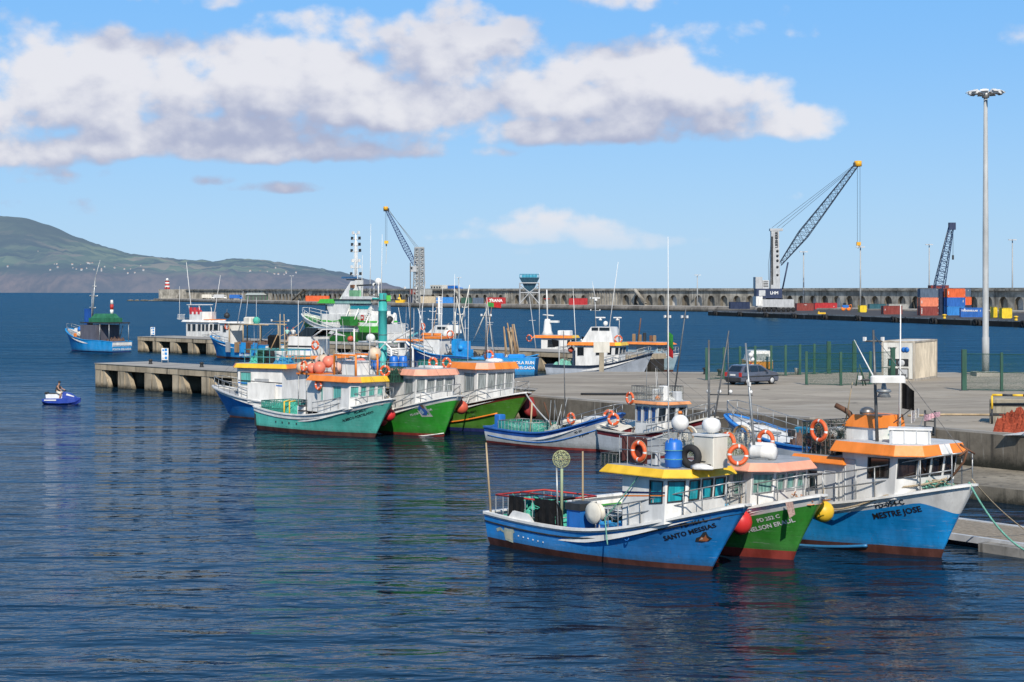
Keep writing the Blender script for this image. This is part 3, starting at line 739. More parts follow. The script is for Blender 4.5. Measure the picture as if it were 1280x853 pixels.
# ---- boat 1: long blue open-sterned boat, yellow-roofed wheelhouse forward
def boat_blue_front():
    L = 9.1; org, rk, zb = mooring((888,714), (931,632), -48, L)
    r = empty('fishing_boat', org, R(-48), 'blue fishing boat in front with yellow roofed wheelhouse and long open stern', 'fishing boat', FLEETG)
    hu = Hull(L, 3.5, rk, zb, 1.0, 1.12, bul=.42, tmin=.40, p=2.9, q=.46, st=.86, sr=.1, wtap=.30, pw=2.3)
    B = paint('azure_hull_paint', (.013,.25,.66), .32, .22, spots=.1)
    hu.build(r, [(lambda t: .06 + .14 * (1 - t) * .8 + .10, BOOT, 2), (below(hu,.30), B, 6), (below(hu,.27), DARKP, 1), (below(hu,.10), B, 1), (below(hu,0), LGREY, 1)], WHITE, GREYP, WHITE)
    hu.name(r, 'PD 466 L', .22, LETB, 868, .36); hu.name(r, 'SANTO MESSIAS', .24, LETB, 861, .66)
    for s in (1, -1): hu.stripe(r, DARKP, .0, .98, .28, .28, s)
    # painted emblem patches: worn fish crest aft, small chestnut badge forward
    mb = MB(); CR = paint('worn_crest', (.42,.45,.36), .6, .5)
    def patch(pts, tc, drop, mat, prj=.01):
        if tc > 1: tc = hu.t_px(r, tc, drop)
        zc = hu.sheer(tc) - drop; xc = hu.x(tc, zc); mb.add([hu.pt(hu.t_at(xc+px, zc), zc+pz, -1, prj) for px, pz in pts], [tuple(range(len(pts)))], mat)
    patch([(-.55,.12),(-.30,.20),(-.10,.10),(-.05,.22),(.20,.18),(.42,.24),(.50,.10),(.40,.05),(.36,-.28),(-.08,-.22),(-.12,.02),(-.32,.08),(-.50,.02)], .125, .55, CR)
    patch([(-.02,.08),(.32,.10),(.30,-.2),(.0,-.16)], .125, .55, paint('worn_crest_pale', (.55,.50,.36), .6, .5), .014)
    mb.build('emblem', r)
    mb = MB()
    patch([(-0.224, -0.115), (-0.204, 0.014), (-0.095, 0.072), (-0.041, 0.216), (0.041, 0.245), (0.109, 0.101), (0.231, 0.014), (0.15, -0.086), (-0.034, -0.13)], 880, .92, DARKP, .012)
    patch([(-0.122, -0.072), (-0.068, 0.058), (0.014, 0.043), (0.041, 0.144), (0.082, 0.043), (0.15, -0.014), (0.109, -0.086)], 880, .92, paint('badge_chestnut', (.45,.14,.05), .5), .016)
    patch([(-0.095, -0.043), (-0.041, 0.043), (0.0, -0.014)], 880, .92, paint('badge_cream', (.7,.55,.4), .5), .020)
    mb.build('emblem', r)
    # freeing ports along the side
    mb = MB()
    for i in range(6):
        t = .20 + i * .028; z = hu.sheer(t) - .52 - .01 * i; p = hu.pt(t, z, -1, .0); mb.cbox(p, (.045,.03,.04), WHITE)
    p = hu.pt(.73, .95, -1, .02); mb.torus(p, .09, .02, BLUE, 12, 5, Matrix.Rotation(R(75), 4, 'X')); mb.build('drain_fittings', r)
    # wheelhouse
    zd = hu.deck(.8); plan = plan_house(L - 2.5, L - .40, 2.85, .5, .16); zt = 3.02
    wins = {0: ([(.64,.95)], .45, .92, G_TEAL), 1: ([(.1,.9)], .45, .93, G_TEAL), 2: ([(.04,.31),(.36,.64),(.69,.96)], .45, .93, G_TEAL), 3: ([(.1,.9)], .45, .93, G_TEAL), 4: ([(.05,.35)], .45, .92, G_TEAL)}
    NAVY = paint('navy_band', (.01,.02,.09), .4)
    wh, top = house(r, plan, hu.zbase(), zt, WHITE, wins, .14, stripes=[(0, .655, .69, NAVY), (0, .60, .625, ORANGE)])
    rp = [(x - (.45 if x < L - 2 else 0), y) for x, y in top]
    roof(r, rp, zt, .26, .30, YELLOW, GREYP, inset=.12)
    hu.rail(r, .66, .985, .72, 9, r=.022)
    zr = zt + .28
    # roof-top railing with brown weather panels
    mb = MB(); x0, x1 = rp[0][0] + .1, L - .7
    for y in (-1.2, 1.2):
        for h in (.45, .9): mb.tube([(x0,y,zr+h),(x1,y,zr+h)], .018, STEEL, 5)
        for i in range(7): x = x0 + (x1-x0)*i/6; mb.tube([(x,y,zr-.03),(x,y,zr+.9)], .016, STEEL, 4)
    for h in (.45,.9): mb.tube([(x0,-1.2,zr+h),(x0,1.2,zr+h)], .018, STEEL, 5)
    mb.build('roof_railing', r)
    mb = MB(); BR = paint('maroon_panel', (.10,.03,.025), .5, .3); mb.box(x0+.08, x0+.12, -1.18, -.1, zr+.08, zr+.85, BR); mb.box(x0+.5, x0+1.25, -1.23, -1.21, zr+.05, zr+.85, BR); mb.build('weather_panel', r)
    mb = MB(); mb.cbox((x0+1.45,-1.05,zr+.25),(.26,.2,.42), LGREY, ch=.03); mb.cbox((x0+1.45,-1.16,zr+.32),(.16,.02,.14), DARKP); mb.build('switch_box', r)
    # tall white aerial, grey mast pair
    whip(r, (x0+1.75,-.75,zr-.02), (x0+1.72,-.75,10.6), .026, WHITE)
    mast(r, (x0+2.3,.55,zr), (x0+2.25,.6,7.3), .05, DSTEEL, name='mast')
    mast(r, (x0+2.05,.75,zr), (x0+2.75,1.0,7.6), .035, DSTEEL, name='mast')
    # deck gear: roller drum, net-hauler pole with mesh float, gunwale notch board
    mb = MB(); cx = 5.0; mb.M = Matrix.Translation((cx,-1.05,1.55)) @ Matrix.Rotation(R(-90),4,'X') @ Matrix.Rotation(R(0),4,'Y')
    mb.lathe([(.12,-.18),(.35,-.15),(.37,-.10),(.18,-.06),(.15,.06),(.18,.10),(.30,.14),(.25,.2),(.10,.22)], CREAM, 20); mb.M = Matrix()
    mb.tube([(cx-.15,-.85,.7),(cx,-.9,1.5)],.05,BLUE,5); mb.tube([(cx+.25,-.85,.7),(cx+.02,-.9,1.5)],.05,BLUE,5); mb.cbox((cx,-.7,.95),(.4,.35,.45),WHITE,ch=.04); mb.build('net_hauler', r)
    mb = MB(); mb.tube([(3.35,-1.2,.9),(3.3,-1.22,2.95)],.035,STEEL,6); mb.tube([(3.48,-1.15,.9),(3.48,-1.15,2.9)],.05,paint('mossy_pole',(.30,.36,.22),.7),6); mb.build('davit_pole', r)
    mb = MB(); mb.add([(1.2,-1.56,1.05),(1.5,-1.58,1.34),(2.3,-1.62,1.30),(2.65,-1.65,1.02)], [(0,1,2,3)], WHITE); mb.add([(1.2,-1.50,1.05),(1.5,-1.52,1.34),(2.3,-1.56,1.30),(2.65,-1.59,1.02)], [(3,2,1,0)], WHITE); mb.build('splash_board', r)
    # --- loose things
    mb = MB(); mb.tube([(3.46,-1.15,2.86),(3.46,-1.15,3.0)], .03, STEEL, 5); mb.M = Matrix.Translation((3.46,-1.15,3.22)) @ Matrix.Rotation(R(48),4,'Z') @ Matrix.Diagonal((1,.3,1,1)); mb.ball((0,0,0), .29, see_mesh('straw_mesh',(.42,.44,.24),.30,34), 14); mb.M = Matrix(); mb.ball((3.46,-1.15,3.22), .05, ROPEB, 8)
    mb.torus((3.46,-1.15,3.22), .29, .016, cloth('straw_twine',(.45,.46,.25)), 18, 4, Matrix.Rotation(R(48),4,'Z') @ Matrix.Rotation(R(90),4,'X'))
    thing_at(r, mb, 'landing_net', 'round straw coloured landing net upright on a pole aboard the front blue boat', 'net')
    mb = MB(); rr = RED; cage(mb, .25, 2.9, -1.25, 1.05, .72, 1.75, STEEL, .022, 7, 4, (0,.4))
    mb.tube([(.25,-1.25,1.75),(2.9,-1.25,1.75),(2.9,1.05,1.75),(.25,1.05,1.75)], .035, rr, 6, closed=True); mb.tube([(.25,-.1,1.76),(2.9,-.1,1.76)],.028,rr,5)
    thing_at(r, mb, 'net_pen', 'red topped pen of rails holding green nets on the stern of the front blue boat', 'net pen')
    mb = MB(); netheap(mb, .4, 2.75, -1.2, .95, .72, .92, NETG, 3, 24, .5); thing_at(r, mb, 'fishing_net', 'pale green net heap inside the red topped pen', 'fishing net', group='net heaps')
    mb = MB()
    def drape(x0,x1,z0,z1,y,seed):
        q = random.Random(seed); n = 8; vs = []; fs = []
        for i in range(n+1):
            for j in range(5): vs.append((x0+(x1-x0)*i/n, y - .03 - .05*math.sin(i*1.9+seed) * j/4, z1-(z1-z0)*j/4 + (q.uniform(-.06,.03) if j==4 else 0)))
        for i in range(n):
            for j in range(4): fs.append((i*5+j,i*5+j+1,(i+1)*5+j+1,(i+1)*5+j))
        mb.add(vs, fs, TARP)
    drape(1.0,1.75,1.05,1.80,-1.27,1); drape(2.3,3.3,.80,1.82,-1.27,3); mb.add([(1.0,-1.28,1.79),(1.75,-1.28,1.82),(2.0,-.3,1.84),(1.3,-.3,1.80)],[(0,1,2,3)],TARP); mb.add([(2.3,-1.28,1.82),(3.3,-1.28,1.85),(3.2,.0,1.83),(2.5,.0,1.80)],[(0,1,2,3)],TARP)
    mb.add([(3.25,-1.26,1.83),(3.55,-1.2,1.5),(3.6,-1.15,.75),(3.25,-1.2,.75)],[(0,1,2,3)],TARP)
    thing_at(r, mb, 'tarpaulin', 'black tarpaulins draped over the red topped net pen', 'tarpaulin')
    mb = MB(); mb.box(-.02,.62,-.35,.35,0,.95,BLUE); mb.box(-.06,.66,-.4,.4,.95,1.18,DARKP); mb.box(.05,.1,-.37,-.35,.1,.9,paint('blue_trim',(.015,.11,.38),.5)); thing_at(r, mb, 'bait_locker', 'upright blue locker with dark lid beside the black tarpaulins', 'locker', (3.8,-.85,.62))
    for x, y, zt2, tx, lb in ((.12,-1.35,3.55,-.28,'leaning bamboo pole at the stern corner of the front blue boat'),(2.9,.4,3.35,.0,'upright bamboo pole rising behind the black tarpaulins')):
        mb = MB(); mb.tube([(0,0,0),(tx*.5,0,(zt2-.8)*.5),(tx,0,zt2-.8)], .045, PLANK, 6, r1=.03); thing_at(r, mb, 'bamboo_pole', lb, 'pole', (x,y,.8), group='bamboo poles')
    mb = MB(); netheap(mb, 4.2, 6.6, -.4, 1.35, .65, .75, NETD, 7, 22, .6); cage(mb, 4.2, 6.6, -.55, 1.4, .65, 1.6, STEEL, .018, 9, 5, (0,.5,1))
    for k in range(16): x = 4.3 + rnd.random()*2.2; y = -.5 + rnd.random()*1.8; mb.torus((x,y,1.35+rnd.random()*.25), .2+.1*rnd.random(), .014, rnd.choice([STEEL,ROPEB,DARKP]), 14, 4, Matrix.Rotation(rnd.uniform(-.6,.6),4,'X'))
    thing_at(r, mb, 'line_basket', 'wire rack full of tangled lines and dark nets just aft of the yellow roofed wheelhouse', 'rack')
    mb = MB(); netheap(mb, 5.3, 6.75, .55, 1.45, 1.3, .45, NETG, 5, 12); thing_at(r, mb, 'fishing_net', 'bright green net bundle piled by the aft wall of the yellow roofed wheelhouse', 'fishing net', group='net heaps')
    for i, (x, y, sz) in enumerate(((5.9,-1.15,(.75,.45,.5)),(6.55,-1.15,(.5,.35,.34)),(7.0,-1.1,(.45,.3,.3)))):
        mb = MB(); a, b, c = sz; mb.prism([(-a/2*.9,-b/2*.9),(a/2*.9,-b/2*.9),(a/2*.9,b/2*.9),(-a/2*.9,b/2*.9)],0,c,BLUE,top=[(-a/2,-b/2),(a/2,-b/2),(a/2,b/2),(-a/2,b/2)],caps=(True,False)); mb.box(-a/2-.02,a/2+.02,-b/2-.02,b/2+.02,c,c+.04,paint('crate_blue',(.03,.30,.62),.5)); mb.box(-a/2,-a/2+.06,-b/2-.01,b/2+.01,c+.04,c+.09,paint('crate_blue',(.03,.3,.62),.5))
        thing_at(r, mb, 'fish_crate', ['largest blue plastic crate by the net hauler drum','blue plastic crate under the side wall of the yellow roofed wheelhouse','small blue crate nearest the bow under the yellow roof'][i], 'crate', (x,y,.75 + .25*(i>0)), group='blue fish crates')
    # roof cargo
    mb = MB(); Bl = paint('barrel_blue',(.015,.15,.55),.35,.15); mb.lathe([(.24,0),(.27,.03),(.285,.22),(.30,.25),(.285,.28),(.285,.52),(.30,.55),(.285,.58),(.27,.78),(.21,.86),(.18,.87)], Bl, 18)
    for sx_ in (-.1,.1): mb.lathe([(.045,.86),(.045,.91)], Bl, 8, (sx_,0,0))
    mb.torus((0,0,.55),.30,.012,ROPEG,18,4); mb.torus((0,0,.27),.30,.012,ROPEG,18,4); thing_at(r, mb, 'plastic_drum', 'bright blue plastic drum on the yellow wheelhouse roof', 'drum', (x0+2.15,-.95,zr))
    mb = MB(); mb.torus((0,0,0), .27, .12, BLACKR, 22, 9, Matrix.Rotation(R(90),4,'X')); mb.torus((0,0,0), .19, .02, ROPEG, 16, 4, Matrix.Rotation(R(82),4,'X')); thing_at(r, mb, 'tyre', 'old black tyre leaning between the blue drum and white locker', 'tyre', (x0+2.65,-.7,zr+.36), R(10))
    mb = MB(); mb.cbox((0,0,.5),(.85,.7,1.0),CREAM,ch=.03); mb.box(-.45,.45,-.38,.38,1.0,1.06,WHITE); mb.box(-.3,.1,-.37,-.35,.2,.22,DARKP); mb.box(.15,.32,-.37,-.355,.06,.14,DARKP); thing_at(r, mb, 'roof_locker', 'tall white locker standing on the yellow wheelhouse roof', 'locker', (x0+2.95,-.1,zr))
    mb = MB(); mb.lathe([(.10,-.12),(.12,-.08),(.27,-.02),(.30,.10),(.30,.20),(.25,.32),(.13,.38),(.05,.39)], WHITE, 18); thing_at(r, mb, 'radar_dome', 'round white radar dome on top of the white roof locker', 'radar dome', (x0+2.98,-.1,zr+1.18))
    mb = MB(); mb.lathe([(.9,0),(1,.04),(.96,.10),(.5,.16),(.02,.18)], WHITE, 4); o = thing_at(r, mb, 'hatch_cover', 'flat white hatch cover lying on the yellow roof before the locker', 'hatch', (x0+3.15,-.75,zr)); o.scale = (.5,.35,1)
    lifebuoy(r, (x0+.98,-1.32,zr+.45), R(-90), 'lifebuoy hung over maroon panel at aft end of the yellow roof')
    lifebuoy(r, (x0+3.05,.6,zr+.75), R(-90), 'lifebuoy half hidden behind the white roof locker on its left'); lifebuoy(r, (x0+3.95,.05,zr+.45), R(-35), 'lifebuoy hung at the right side of the white roof locker')
    p = world_of(r, (x0+1.0,.6,zr)); mb = MB(); mb.tube([(0,0,-1.2),(0,0,-.2)],.03,STEEL,5); mb.ball((0,0,.1),.29,WHITE,16); mb.lathe([(.09,.42),(.05,.5)],ORANGE,8)
    tag(put(mb,'radar_dome',p+Vector((0,0,1.15)),0,'white ball radar dome with orange cap on post above the blue drum','radar dome','ball radar domes'))
    mb = MB(); mb.box(-.35,.35,-.3,.3,0,.42,MESHD); cage(mb,-.35,.35,-.3,.3,0,.42,DSTEEL,.016,4,3,(0,1)); thing_at(r, mb, 'wire_trap', 'dark wire trap hanging off the aft end of the yellow roof', 'trap', (x0-.5,-.9,zr-.15))
    rope([world_of(r,(x0+1.3,-1.55,zt+.1)), world_of(r,(6.1,-1.72,1.55)), world_of(r,(6.3,-1.80,.7))], .022, ROPEG, 'pale green rope hanging from yellow roof down the blue hull side', sag=.05)
    return r, hu
B1, HB1 = boat_blue_front()
# ---- boat 2: green hull, salmon roof
def boat_green_front():
    L = 9.6; hd = -50; org, rk, zb = mooring((990,700), (1026,620), hd, L)
    r = empty('fishing_boat', org, R(hd), 'green fishing boat with salmon roof wedged between the two blue boats', 'fishing boat', FLEETG)
    hu = Hull(L, 3.6, rk, zb, 1.1, 1.2, bul=.40, tmin=.4, p=3.0, q=.46, st=.86, wtap=.30, pw=2.2)
    Gn = paint('leaf_green_hull', (.04,.27,.03), .32, .22, spots=.08)
    hu.build(r, [(lambda t: .30, BOOTR, 2), (below(hu,.30), Gn, 6), (below(hu,0), WHITE, 2)], WHITE, GREYP, WHITE)
    hu.name(r, 'PD 252 C', .19, LETW, 961, .56); hu.name(r, 'NELSON ERAUL', .22, LETW, 963, .84)
    mb = MB(); p = hu.pt(.78, .95, -1, .02); mb.torus(p, .06, .015, WHITE, 12, 5, Matrix.Rotation(R(75),4,'X')); mb.build('hull_fitting', r)
    plan = plan_house(L - 2.9, L - .35, 2.7, .55, .18); zt = 2.98
    wins = {0: ([(.42,.58),(.66,.86)], .42, .93, G_GREEN), 1: ([(.06,.94)], .42, .93, G_GREEN), 2: ([(.04,.31),(.37,.64),(.70,.96)], .42, .93, G_GREEN), 3: ([(.1,.9)], .42, .93, G_GREEN)}
    wh, top = house(r, plan, hu.zbase(), zt, WHITE, wins, .16, GREYP)
    roof(r, top, zt, .27, .30, SALMON, GREYP, inset=.10)
    hu.rail(r, .62, .985, .7, 9, r=.022)
    zr = zt + .3
    mb = MB(); cage(mb, L-4.8, L-2.4, -1.2, 1.2, zr-.1, zr+.75, STEEL, .018, 8, 6, (0,.5,1), MESHW); mb.build('roof_railing', r)
    mast(r, (L-1.5,-.15,zr), (L-2.15,.1,7.1), .055, STEEL, [(.62,.0001,0)])
    mb = MB(); c = Vector((L-1.9,-.02,5.35)); mb.tube([c+Vector((-1.2,-.7,0)),c+Vector((.1,.1,0))],.02,DSTEEL,5); mb.tube([c+Vector((-.6,-.35,0)),c+Vector((-.62,-.35,1.9))],.02,DSTEEL,5)
    for f in (0,.25,.5,.95): mb.ball(c+Vector((-1.2+1.3*f,-.7+.8*f,.10)),.07,WHITE,8)
    mb.ball(c+Vector((.0,0.1,1.35)),.09,WHITE,8); mb.ball(c+Vector((-.02,.2,1.2)),.08,WHITE,8); mb.build('aerial_yard', r)
    mb = MB(); netheap(mb, L-4.6, L-2.6, -1.05, 1.05, zr-.05, .55, cloth('mixed_nets',(.22,.25,.15),8), 9, 18, .7); thing_at(r, mb, 'fishing_net', 'mottled olive nets caged on the green boat aft of its mast', 'fishing net', group='net heaps')
    for i,(x,y) in enumerate(((L-4.0,-.9),(L-3.0,.8))):
        mb = MB(); mb.torus((0,0,0),.36,.05,[WOOD,CREAM],20,6,Matrix.Rotation(R(90),4,'X')); mb.lathe([(.1,-.15),(.1,.15)],CREAM,8); mb.torus((0,.2,0),.36,.04,CREAM,20,6,Matrix.Rotation(R(90),4,'X')); thing_at(r, mb, 'line_reel', ['cream and timber line reel in front of olive nets on green boat','cream line reel farther back beside the lifebuoy on green boat'][i], 'reel', (x,y,zr+.55))
    for i,(x,lab) in enumerate(((L-1.75,'white liferaft canister nearer the mast on salmon roof'),(L-.9,'white liferaft canister farther forward on the salmon roof'))):
        mb = MB(); mb.M = Matrix.Rotation(R(90),4,'Y'); mb.lathe([(.02,-.45),(.2,-.44),(.24,-.36),(.24,-.03),(.255,0),(.24,.03),(.24,.36),(.2,.44),(.02,.45)], WHITE, 14); mb.M = Matrix(); mb.cbox((0,0,-.2),(.5,.5,.08),STEEL); thing_at(r, mb, 'liferaft_canister', lab, 'liferaft', (x,.5-i*.9,zr+.22), R(20))
    lifebuoy(r, (L-2.0,.95,zr+.5), R(-80), 'lifebuoy on rail behind the mast of green salmon roofed boat')
    mb = MB(); mb.lathe([(.1,0),(.13,.02),(.14,.3),(.145,.32)], paint('bucket_blue',(.10,.42,.66),.4), 12); thing_at(r, mb, 'bucket', 'pale blue bucket on the narrow side deck of the green boat', 'bucket', (L-1.6,-1.55,1.5))
    mb = MB(); netheap(mb, -.5,.5,-.35,.35,0,.16,cloth('orange_rope',(.6,.25,.10),20),4,10,.8); thing_at(r, mb, 'rope_coil', 'orange and tan rope heap on the foredeck of the green boat', 'rope', (L+.55,0,zb-.3))
    p = hu.pt(.955, 1.9, 1, .22); float_ball(world_of(r,(p.x,p.y,1.55)), .36, YELLOW, 'yellow ball fender between green bow and right hand blue hull', sz=1.0)
    p = hu.pt(hu.t_px(r, 937, .95), 1.3, -1, .36); float_ball(world_of(r,(p.x,p.y,1.28)), .38, paint('fender_red',(.62,.03,.03),.4,.1), 'red ball fender between the front blue bow and green hull', sz=1.1)
    mb = MB(); mb.add([(0,0,0),(.3,.02,.05),(.42,.0,-.35),(.2,-.03,-.5)],[(0,1,2,3)],cloth('pink_cloth',(.62,.42,.36))); p = hu.top(.955,-1,-.02,-.06); thing_at(r, mb, 'rag', 'pale pink rag hanging over the green bow', 'cloth', p)
    return r, hu
B2, HB2 = boat_green_front()
# ---- boat 3: right-hand blue boat, orange roofs
def boat_blue_right():
    L = 11.5; hd = -52; org, rk, zb = mooring((1175,697), (1214,607), hd, L)
    r = empty('fishing_boat', org, R(hd), 'largest blue and white boat at right with orange roofs and white bow', 'fishing boat', FLEETG)
    hu = Hull(L, 3.95, rk, zb, 1.35, 1.5, bul=.38, tmin=.4, p=3.0, q=.46, st=.88, wtap=.35, pw=2.1)
    Bl = paint('sky_blue_hull', (.007,.29,.70), .30, .25, spots=.06)
    edge = lambda t: hu.sheer(t) - .36 - (.42 * max(0, (t - .93) / .07) ** 1.4 if t > .93 else 0) - (.2 * max(0,(t-.93)/.07))
    hu.build(r, [(lambda t: .05 + .24 * min(1, t * 1.2), BOOT, 2), (edge, Bl, 7), (below(hu,0), WHITE, 3)], WHITE, GREYP, WHITE, nt=44)
    hu.stripe(r, Bl, .55, .80, 1.42, 1.62, -1, 'spray_rail', .12, .06)
    hu.name(r, 'PD-054-C', .25, LETB, 1113, .34); hu.name(r, 'MESTRE JOSE', .29, LETB, 1121, .70)
    x1 = L - .45; plan = plan_house(x1 - 2.5, x1, 2.95, .5, .18); zt = 3.42
    wins = {0: ([(.48,.88)], .50, .93, G_BROWN), 1: ([(.06,.94)], .48, .94, G_BROWN), 2: ([(.03,.29),(.36,.63),(.70,.97)], .48, .94, G_BROWN), 3: ([(.06,.94)], .48, .94, G_BROWN)}
    wh, top = house(r, plan, hu.zbase(), zt, WHITE, wins, .22, door=(0,.06,.26,LGREY))
    ro = roof(r, top, zt, .36, .30, [ORANGE]*6, LGREY, inset=.16)
    mb = MB(); lo = offset_poly(top,.30); hi = offset_poly(top,.16); a, b = Vector((*lo[2],zt+.035)), Vector((*lo[3],zt+.035)); c, d = Vector((*hi[2],zt+.355)), Vector((*hi[3],zt+.355)); nn = (b-a).cross(c-a).normalized()*.008
    mb.quad(a.lerp(b,.40)+nn, a.lerp(b,.66)+nn, c.lerp(d,.66)+nn, c.lerp(d,.40)+nn, WHITE); mb.build('roof_panel', ro)
    # aft lower house
    pa_ = [(x1-4.6,-1.45),(x1-2.52,-1.45),(x1-2.52,1.45),(x1-4.6,1.45)]
    wh2, t2 = house(r, pa_, 1.0, 2.95, WHITE, {0: ([(.25,.45)], .5, .85, G_DARK)}, 0, name='aft_house', door=(0,.62,.86,LGREY)); roof(r, pa_, 2.95, .24, .2, ORANGE, GREYP, inset=.08, name='aft_roof')
    hu.rail(r, .58, .985, .95, 9, r=.026, rise=.1)
    # flying bridge: white tapered casing with orange brow
    zr = zt + .38; p2 = [(x1-3.4,-.75),(x1-1.75,-.75),(x1-1.75,.75),(x1-3.4,.75)]; p3 = [(x1-3.1,-.7),(x1-1.7,-.7),(x1-1.7,.7),(x1-3.1,.7)]
    mb = MB(); mb.prism(p2, 3.15, zr+.42, WHITE, top=p3); mb.build('flying_bridge', r)
    mb = MB(); p4 = offset_poly(p3,.06); p5 = [(x1-2.75,-.66),(x1-1.65,-.66),(x1-1.65,.66),(x1-2.75,.66)]; mb.prism(p4, zr+.40, zr+.82, ORANGE, top=p5); mb.build('bridge_brow', r)
    mb = MB(); mb.box(x1-3.9,x1-3.45,-.6,.2,3.1,zr+.25,WHITE); mb.box(x1-3.92,x1-3.43,-.62,.22,zr+.25,zr+.3,LGREY)
    for s in (-1,1): mb.lathe([(.10,-.09),(.10,.09)],DARKP,10,(x1-3.2,-.80,zr-.05+.2*s))
    mb.build('engine_casing', r)
    mb = MB(); e = x1-3.3; mb.tube([(e,-.1,zr+.2),(e,-.1,zr+.62),(e-.06,-.12,zr+.78),(e-.25,-.2,zr+.92),(e-.55,-.3,zr+1.06)], .095, RUST, 10); mb.build('exhaust_pipe', r)
    dome(r, (x1-2.9,.25,zr+.85), .26, metal('polished_dome',(.30,.27,.24),.35), 'searchlight', .7, .9)
    mast(r, (x1-1.35,-1.05,zr), (x1-1.6,-.95,zr+3.75), .065, DSTEEL, [(.55,.5,R(48)),(.9,.3,R(48))])
    mb = MB(); c = Vector((x1-1.1,-1.0,zr+2.0)); mb.lathe([(.20,.0),(.26,.05),(.20,.12)],STEEL,10,c+Vector((0,0,-.35))); mb.cbox(c+Vector((.25,-.1,.12)),(1.15,.26,.24),WHITE,rz=R(48),ch=.05); mb.lathe([(.24,-.5),(.10,-.25),(.06,0)],STEEL,10,c); mb.build('radar', r)
    whip(r, (x1-1.5,.3,zr), (x1-1.5,.35,zr+4.6), .05, WHITE); whip(r, (x1-3.2,-.5,zr+.6), (x1-3.0,-.4,zr+1.9), .03, PLANK, 'boat_hook')
    whip(r, (x1-1.25,-1.2,zr+2.0), (x1-2.4,-1.0,zr+3.4), .035, WHITE)
    mb = MB(); mb.cbox((0,0,.24),(1.35,.75,.46),WHITE,ch=.05); mb.box(-.72,.72,-.42,.42,.46,.52,WHITE)
    for i in range(4): mb.box(-.6+i*.4,-.56+i*.4,-.40,-.37,.03,.46,LGREY)
    thing_at(r, mb, 'deck_chest', 'long white plastic chest on the orange roof beside the mast', 'chest', (x1-.35,-.55,zr-.02), R(38))
    for i,(dx,dz,fl,lab) in enumerate(((.0,2.1,TARP,'black flag hanging from the tall white pole on right hand blue boat'),(.25,1.55,cloth('white_flag',(.7,.68,.66)),'white flag on a low staff over the orange roof'),(.65,1.5,cloth('pink_flag',(.75,.45,.5)),'pink and white pennant streaming right over the orange roof'))):
        mb = MB(); n = 8; vs = []; fs = []; lw = (.5,.3,.65)[i]; hh = (.95,.42,.22)[i]
        for a in range(n+1):
            for b in (0,1): vs.append((a/n*lw*.8, .1*math.sin(a*1.3+i), -hh*b*(1-.3*a/n) - (.35 if i==0 else -.12)*a/n))
        for a in range(n): fs.append((2*a,2*a+1,2*a+3,2*a+2))
        mb.add(vs, fs, fl)
        if i == 1: mb.tube([(0,0,.1),(-.7,-.5,-.35)],.018,DARKP,5)
        if i == 2: mb.tube([(0,0,.05),(-.4,-.1,-1.0)],.012,STEEL,4)
        thing_at(r, mb, 'flag', lab, 'flag', (x1-1.4+dx,.3+.2*i,zr+(2.0,.95,.85)[i]), R(50), 'flags on boats')
    mb = MB(); netheap(mb,-.35,.35,-.3,.3,0,.25,NETG,12,10); thing_at(r, mb, 'fishing_net', 'small green net bundle by the foot of the tall white pole', 'fishing net', (x1-1.5,.35,zr), group='net heaps')
    lifebuoy(r, (x1-3.55,-1.5,zr+.25), R(-90), 'largest lifebuoy hung by rusty net frame above the lower orange roof', Rr=.33)
    mb = MB(); cage(mb, x1-4.5, x1-3.0, -1.3, 1.2, 3.2, 4.3, DSTEEL, .022, 7, 5, (0,.5,1), MESHD); netheap(mb, x1-4.4,x1-3.1,-1.2,1.1,3.2,.8,cloth('brown_nets',(.16,.10,.08),9),15,16,.6); thing_at(r, mb, 'net_cage', 'steel cage of brown nets above the aft orange roof', 'cage')
    # ropes on the bow
    P = lambda t,s,dz,i=0: world_of(r, hu.top(t,s,dz,i))
    rope([P(.60,-1,.02,-.07),P(.74,-1,-.22,-.10),P(.86,-1,.05,.05),P(.90,-1,.25,.1),P(.98,-1,.3,.2)], .035, ROPEB, 'tan rope looped along the gunwale of the right hand blue boat', sag=.05)
    mb = MB()
    for k in range(26):
        q = [Vector((rnd.uniform(-.9,.5),rnd.uniform(-.5,.3),rnd.uniform(0,.35))) for _ in range(4)]; mb.tube(q,.022,rnd.choice([ROPEG,ROPEB,ROPEG]),4)
    mb.cbox((0,0,.12),(.9,.5,.2),ROPEG); thing_at(r, mb, 'rope_coil', 'green and tan rope tangle on the bow of right hand blue boat', 'rope', (L+.15,-.2,zb-.25))
    mb = MB(); mb.tube([(0,0,0),(.35,0,.35),(.7,0,.75),(.85,0,1.15),(.55,0,1.3)],.04,RUST,6); mb.tube([(.75,-.3,.95),(.85,0,1.15),(.9,.3,1.0)],.035,RUST,6); thing_at(r, mb, 'anchor', 'rusty anchor hooked over the bow rail of right hand blue boat', 'anchor', (L+.2,.1,zb+.0))
    bow = world_of(r, (hu.x(1,zb)-.1, 0, zb+.1)); 
    rope([bow, at(1285,690,.35)], .035, ROPEG, 'green mooring rope from white bow down to the pontoon', sag=.35); rope([bow+Vector((.1,0,.1)), at(1290,668,.35)], .022, ROPEB, 'thin tan mooring rope from white bow to the pontoon', sag=.15)
    rope([world_of(r,(x1-1.6,-.95,zr+3.6)), world_of(r,(L+1.0,0,zb+1.0))], .012, DSTEEL, 'thin forestay wire from mast to bow of right hand blue boat', name='stay_wire', cat='wire', group='stay wires')
    return r, hu
B3, HB3 = boat_blue_right()
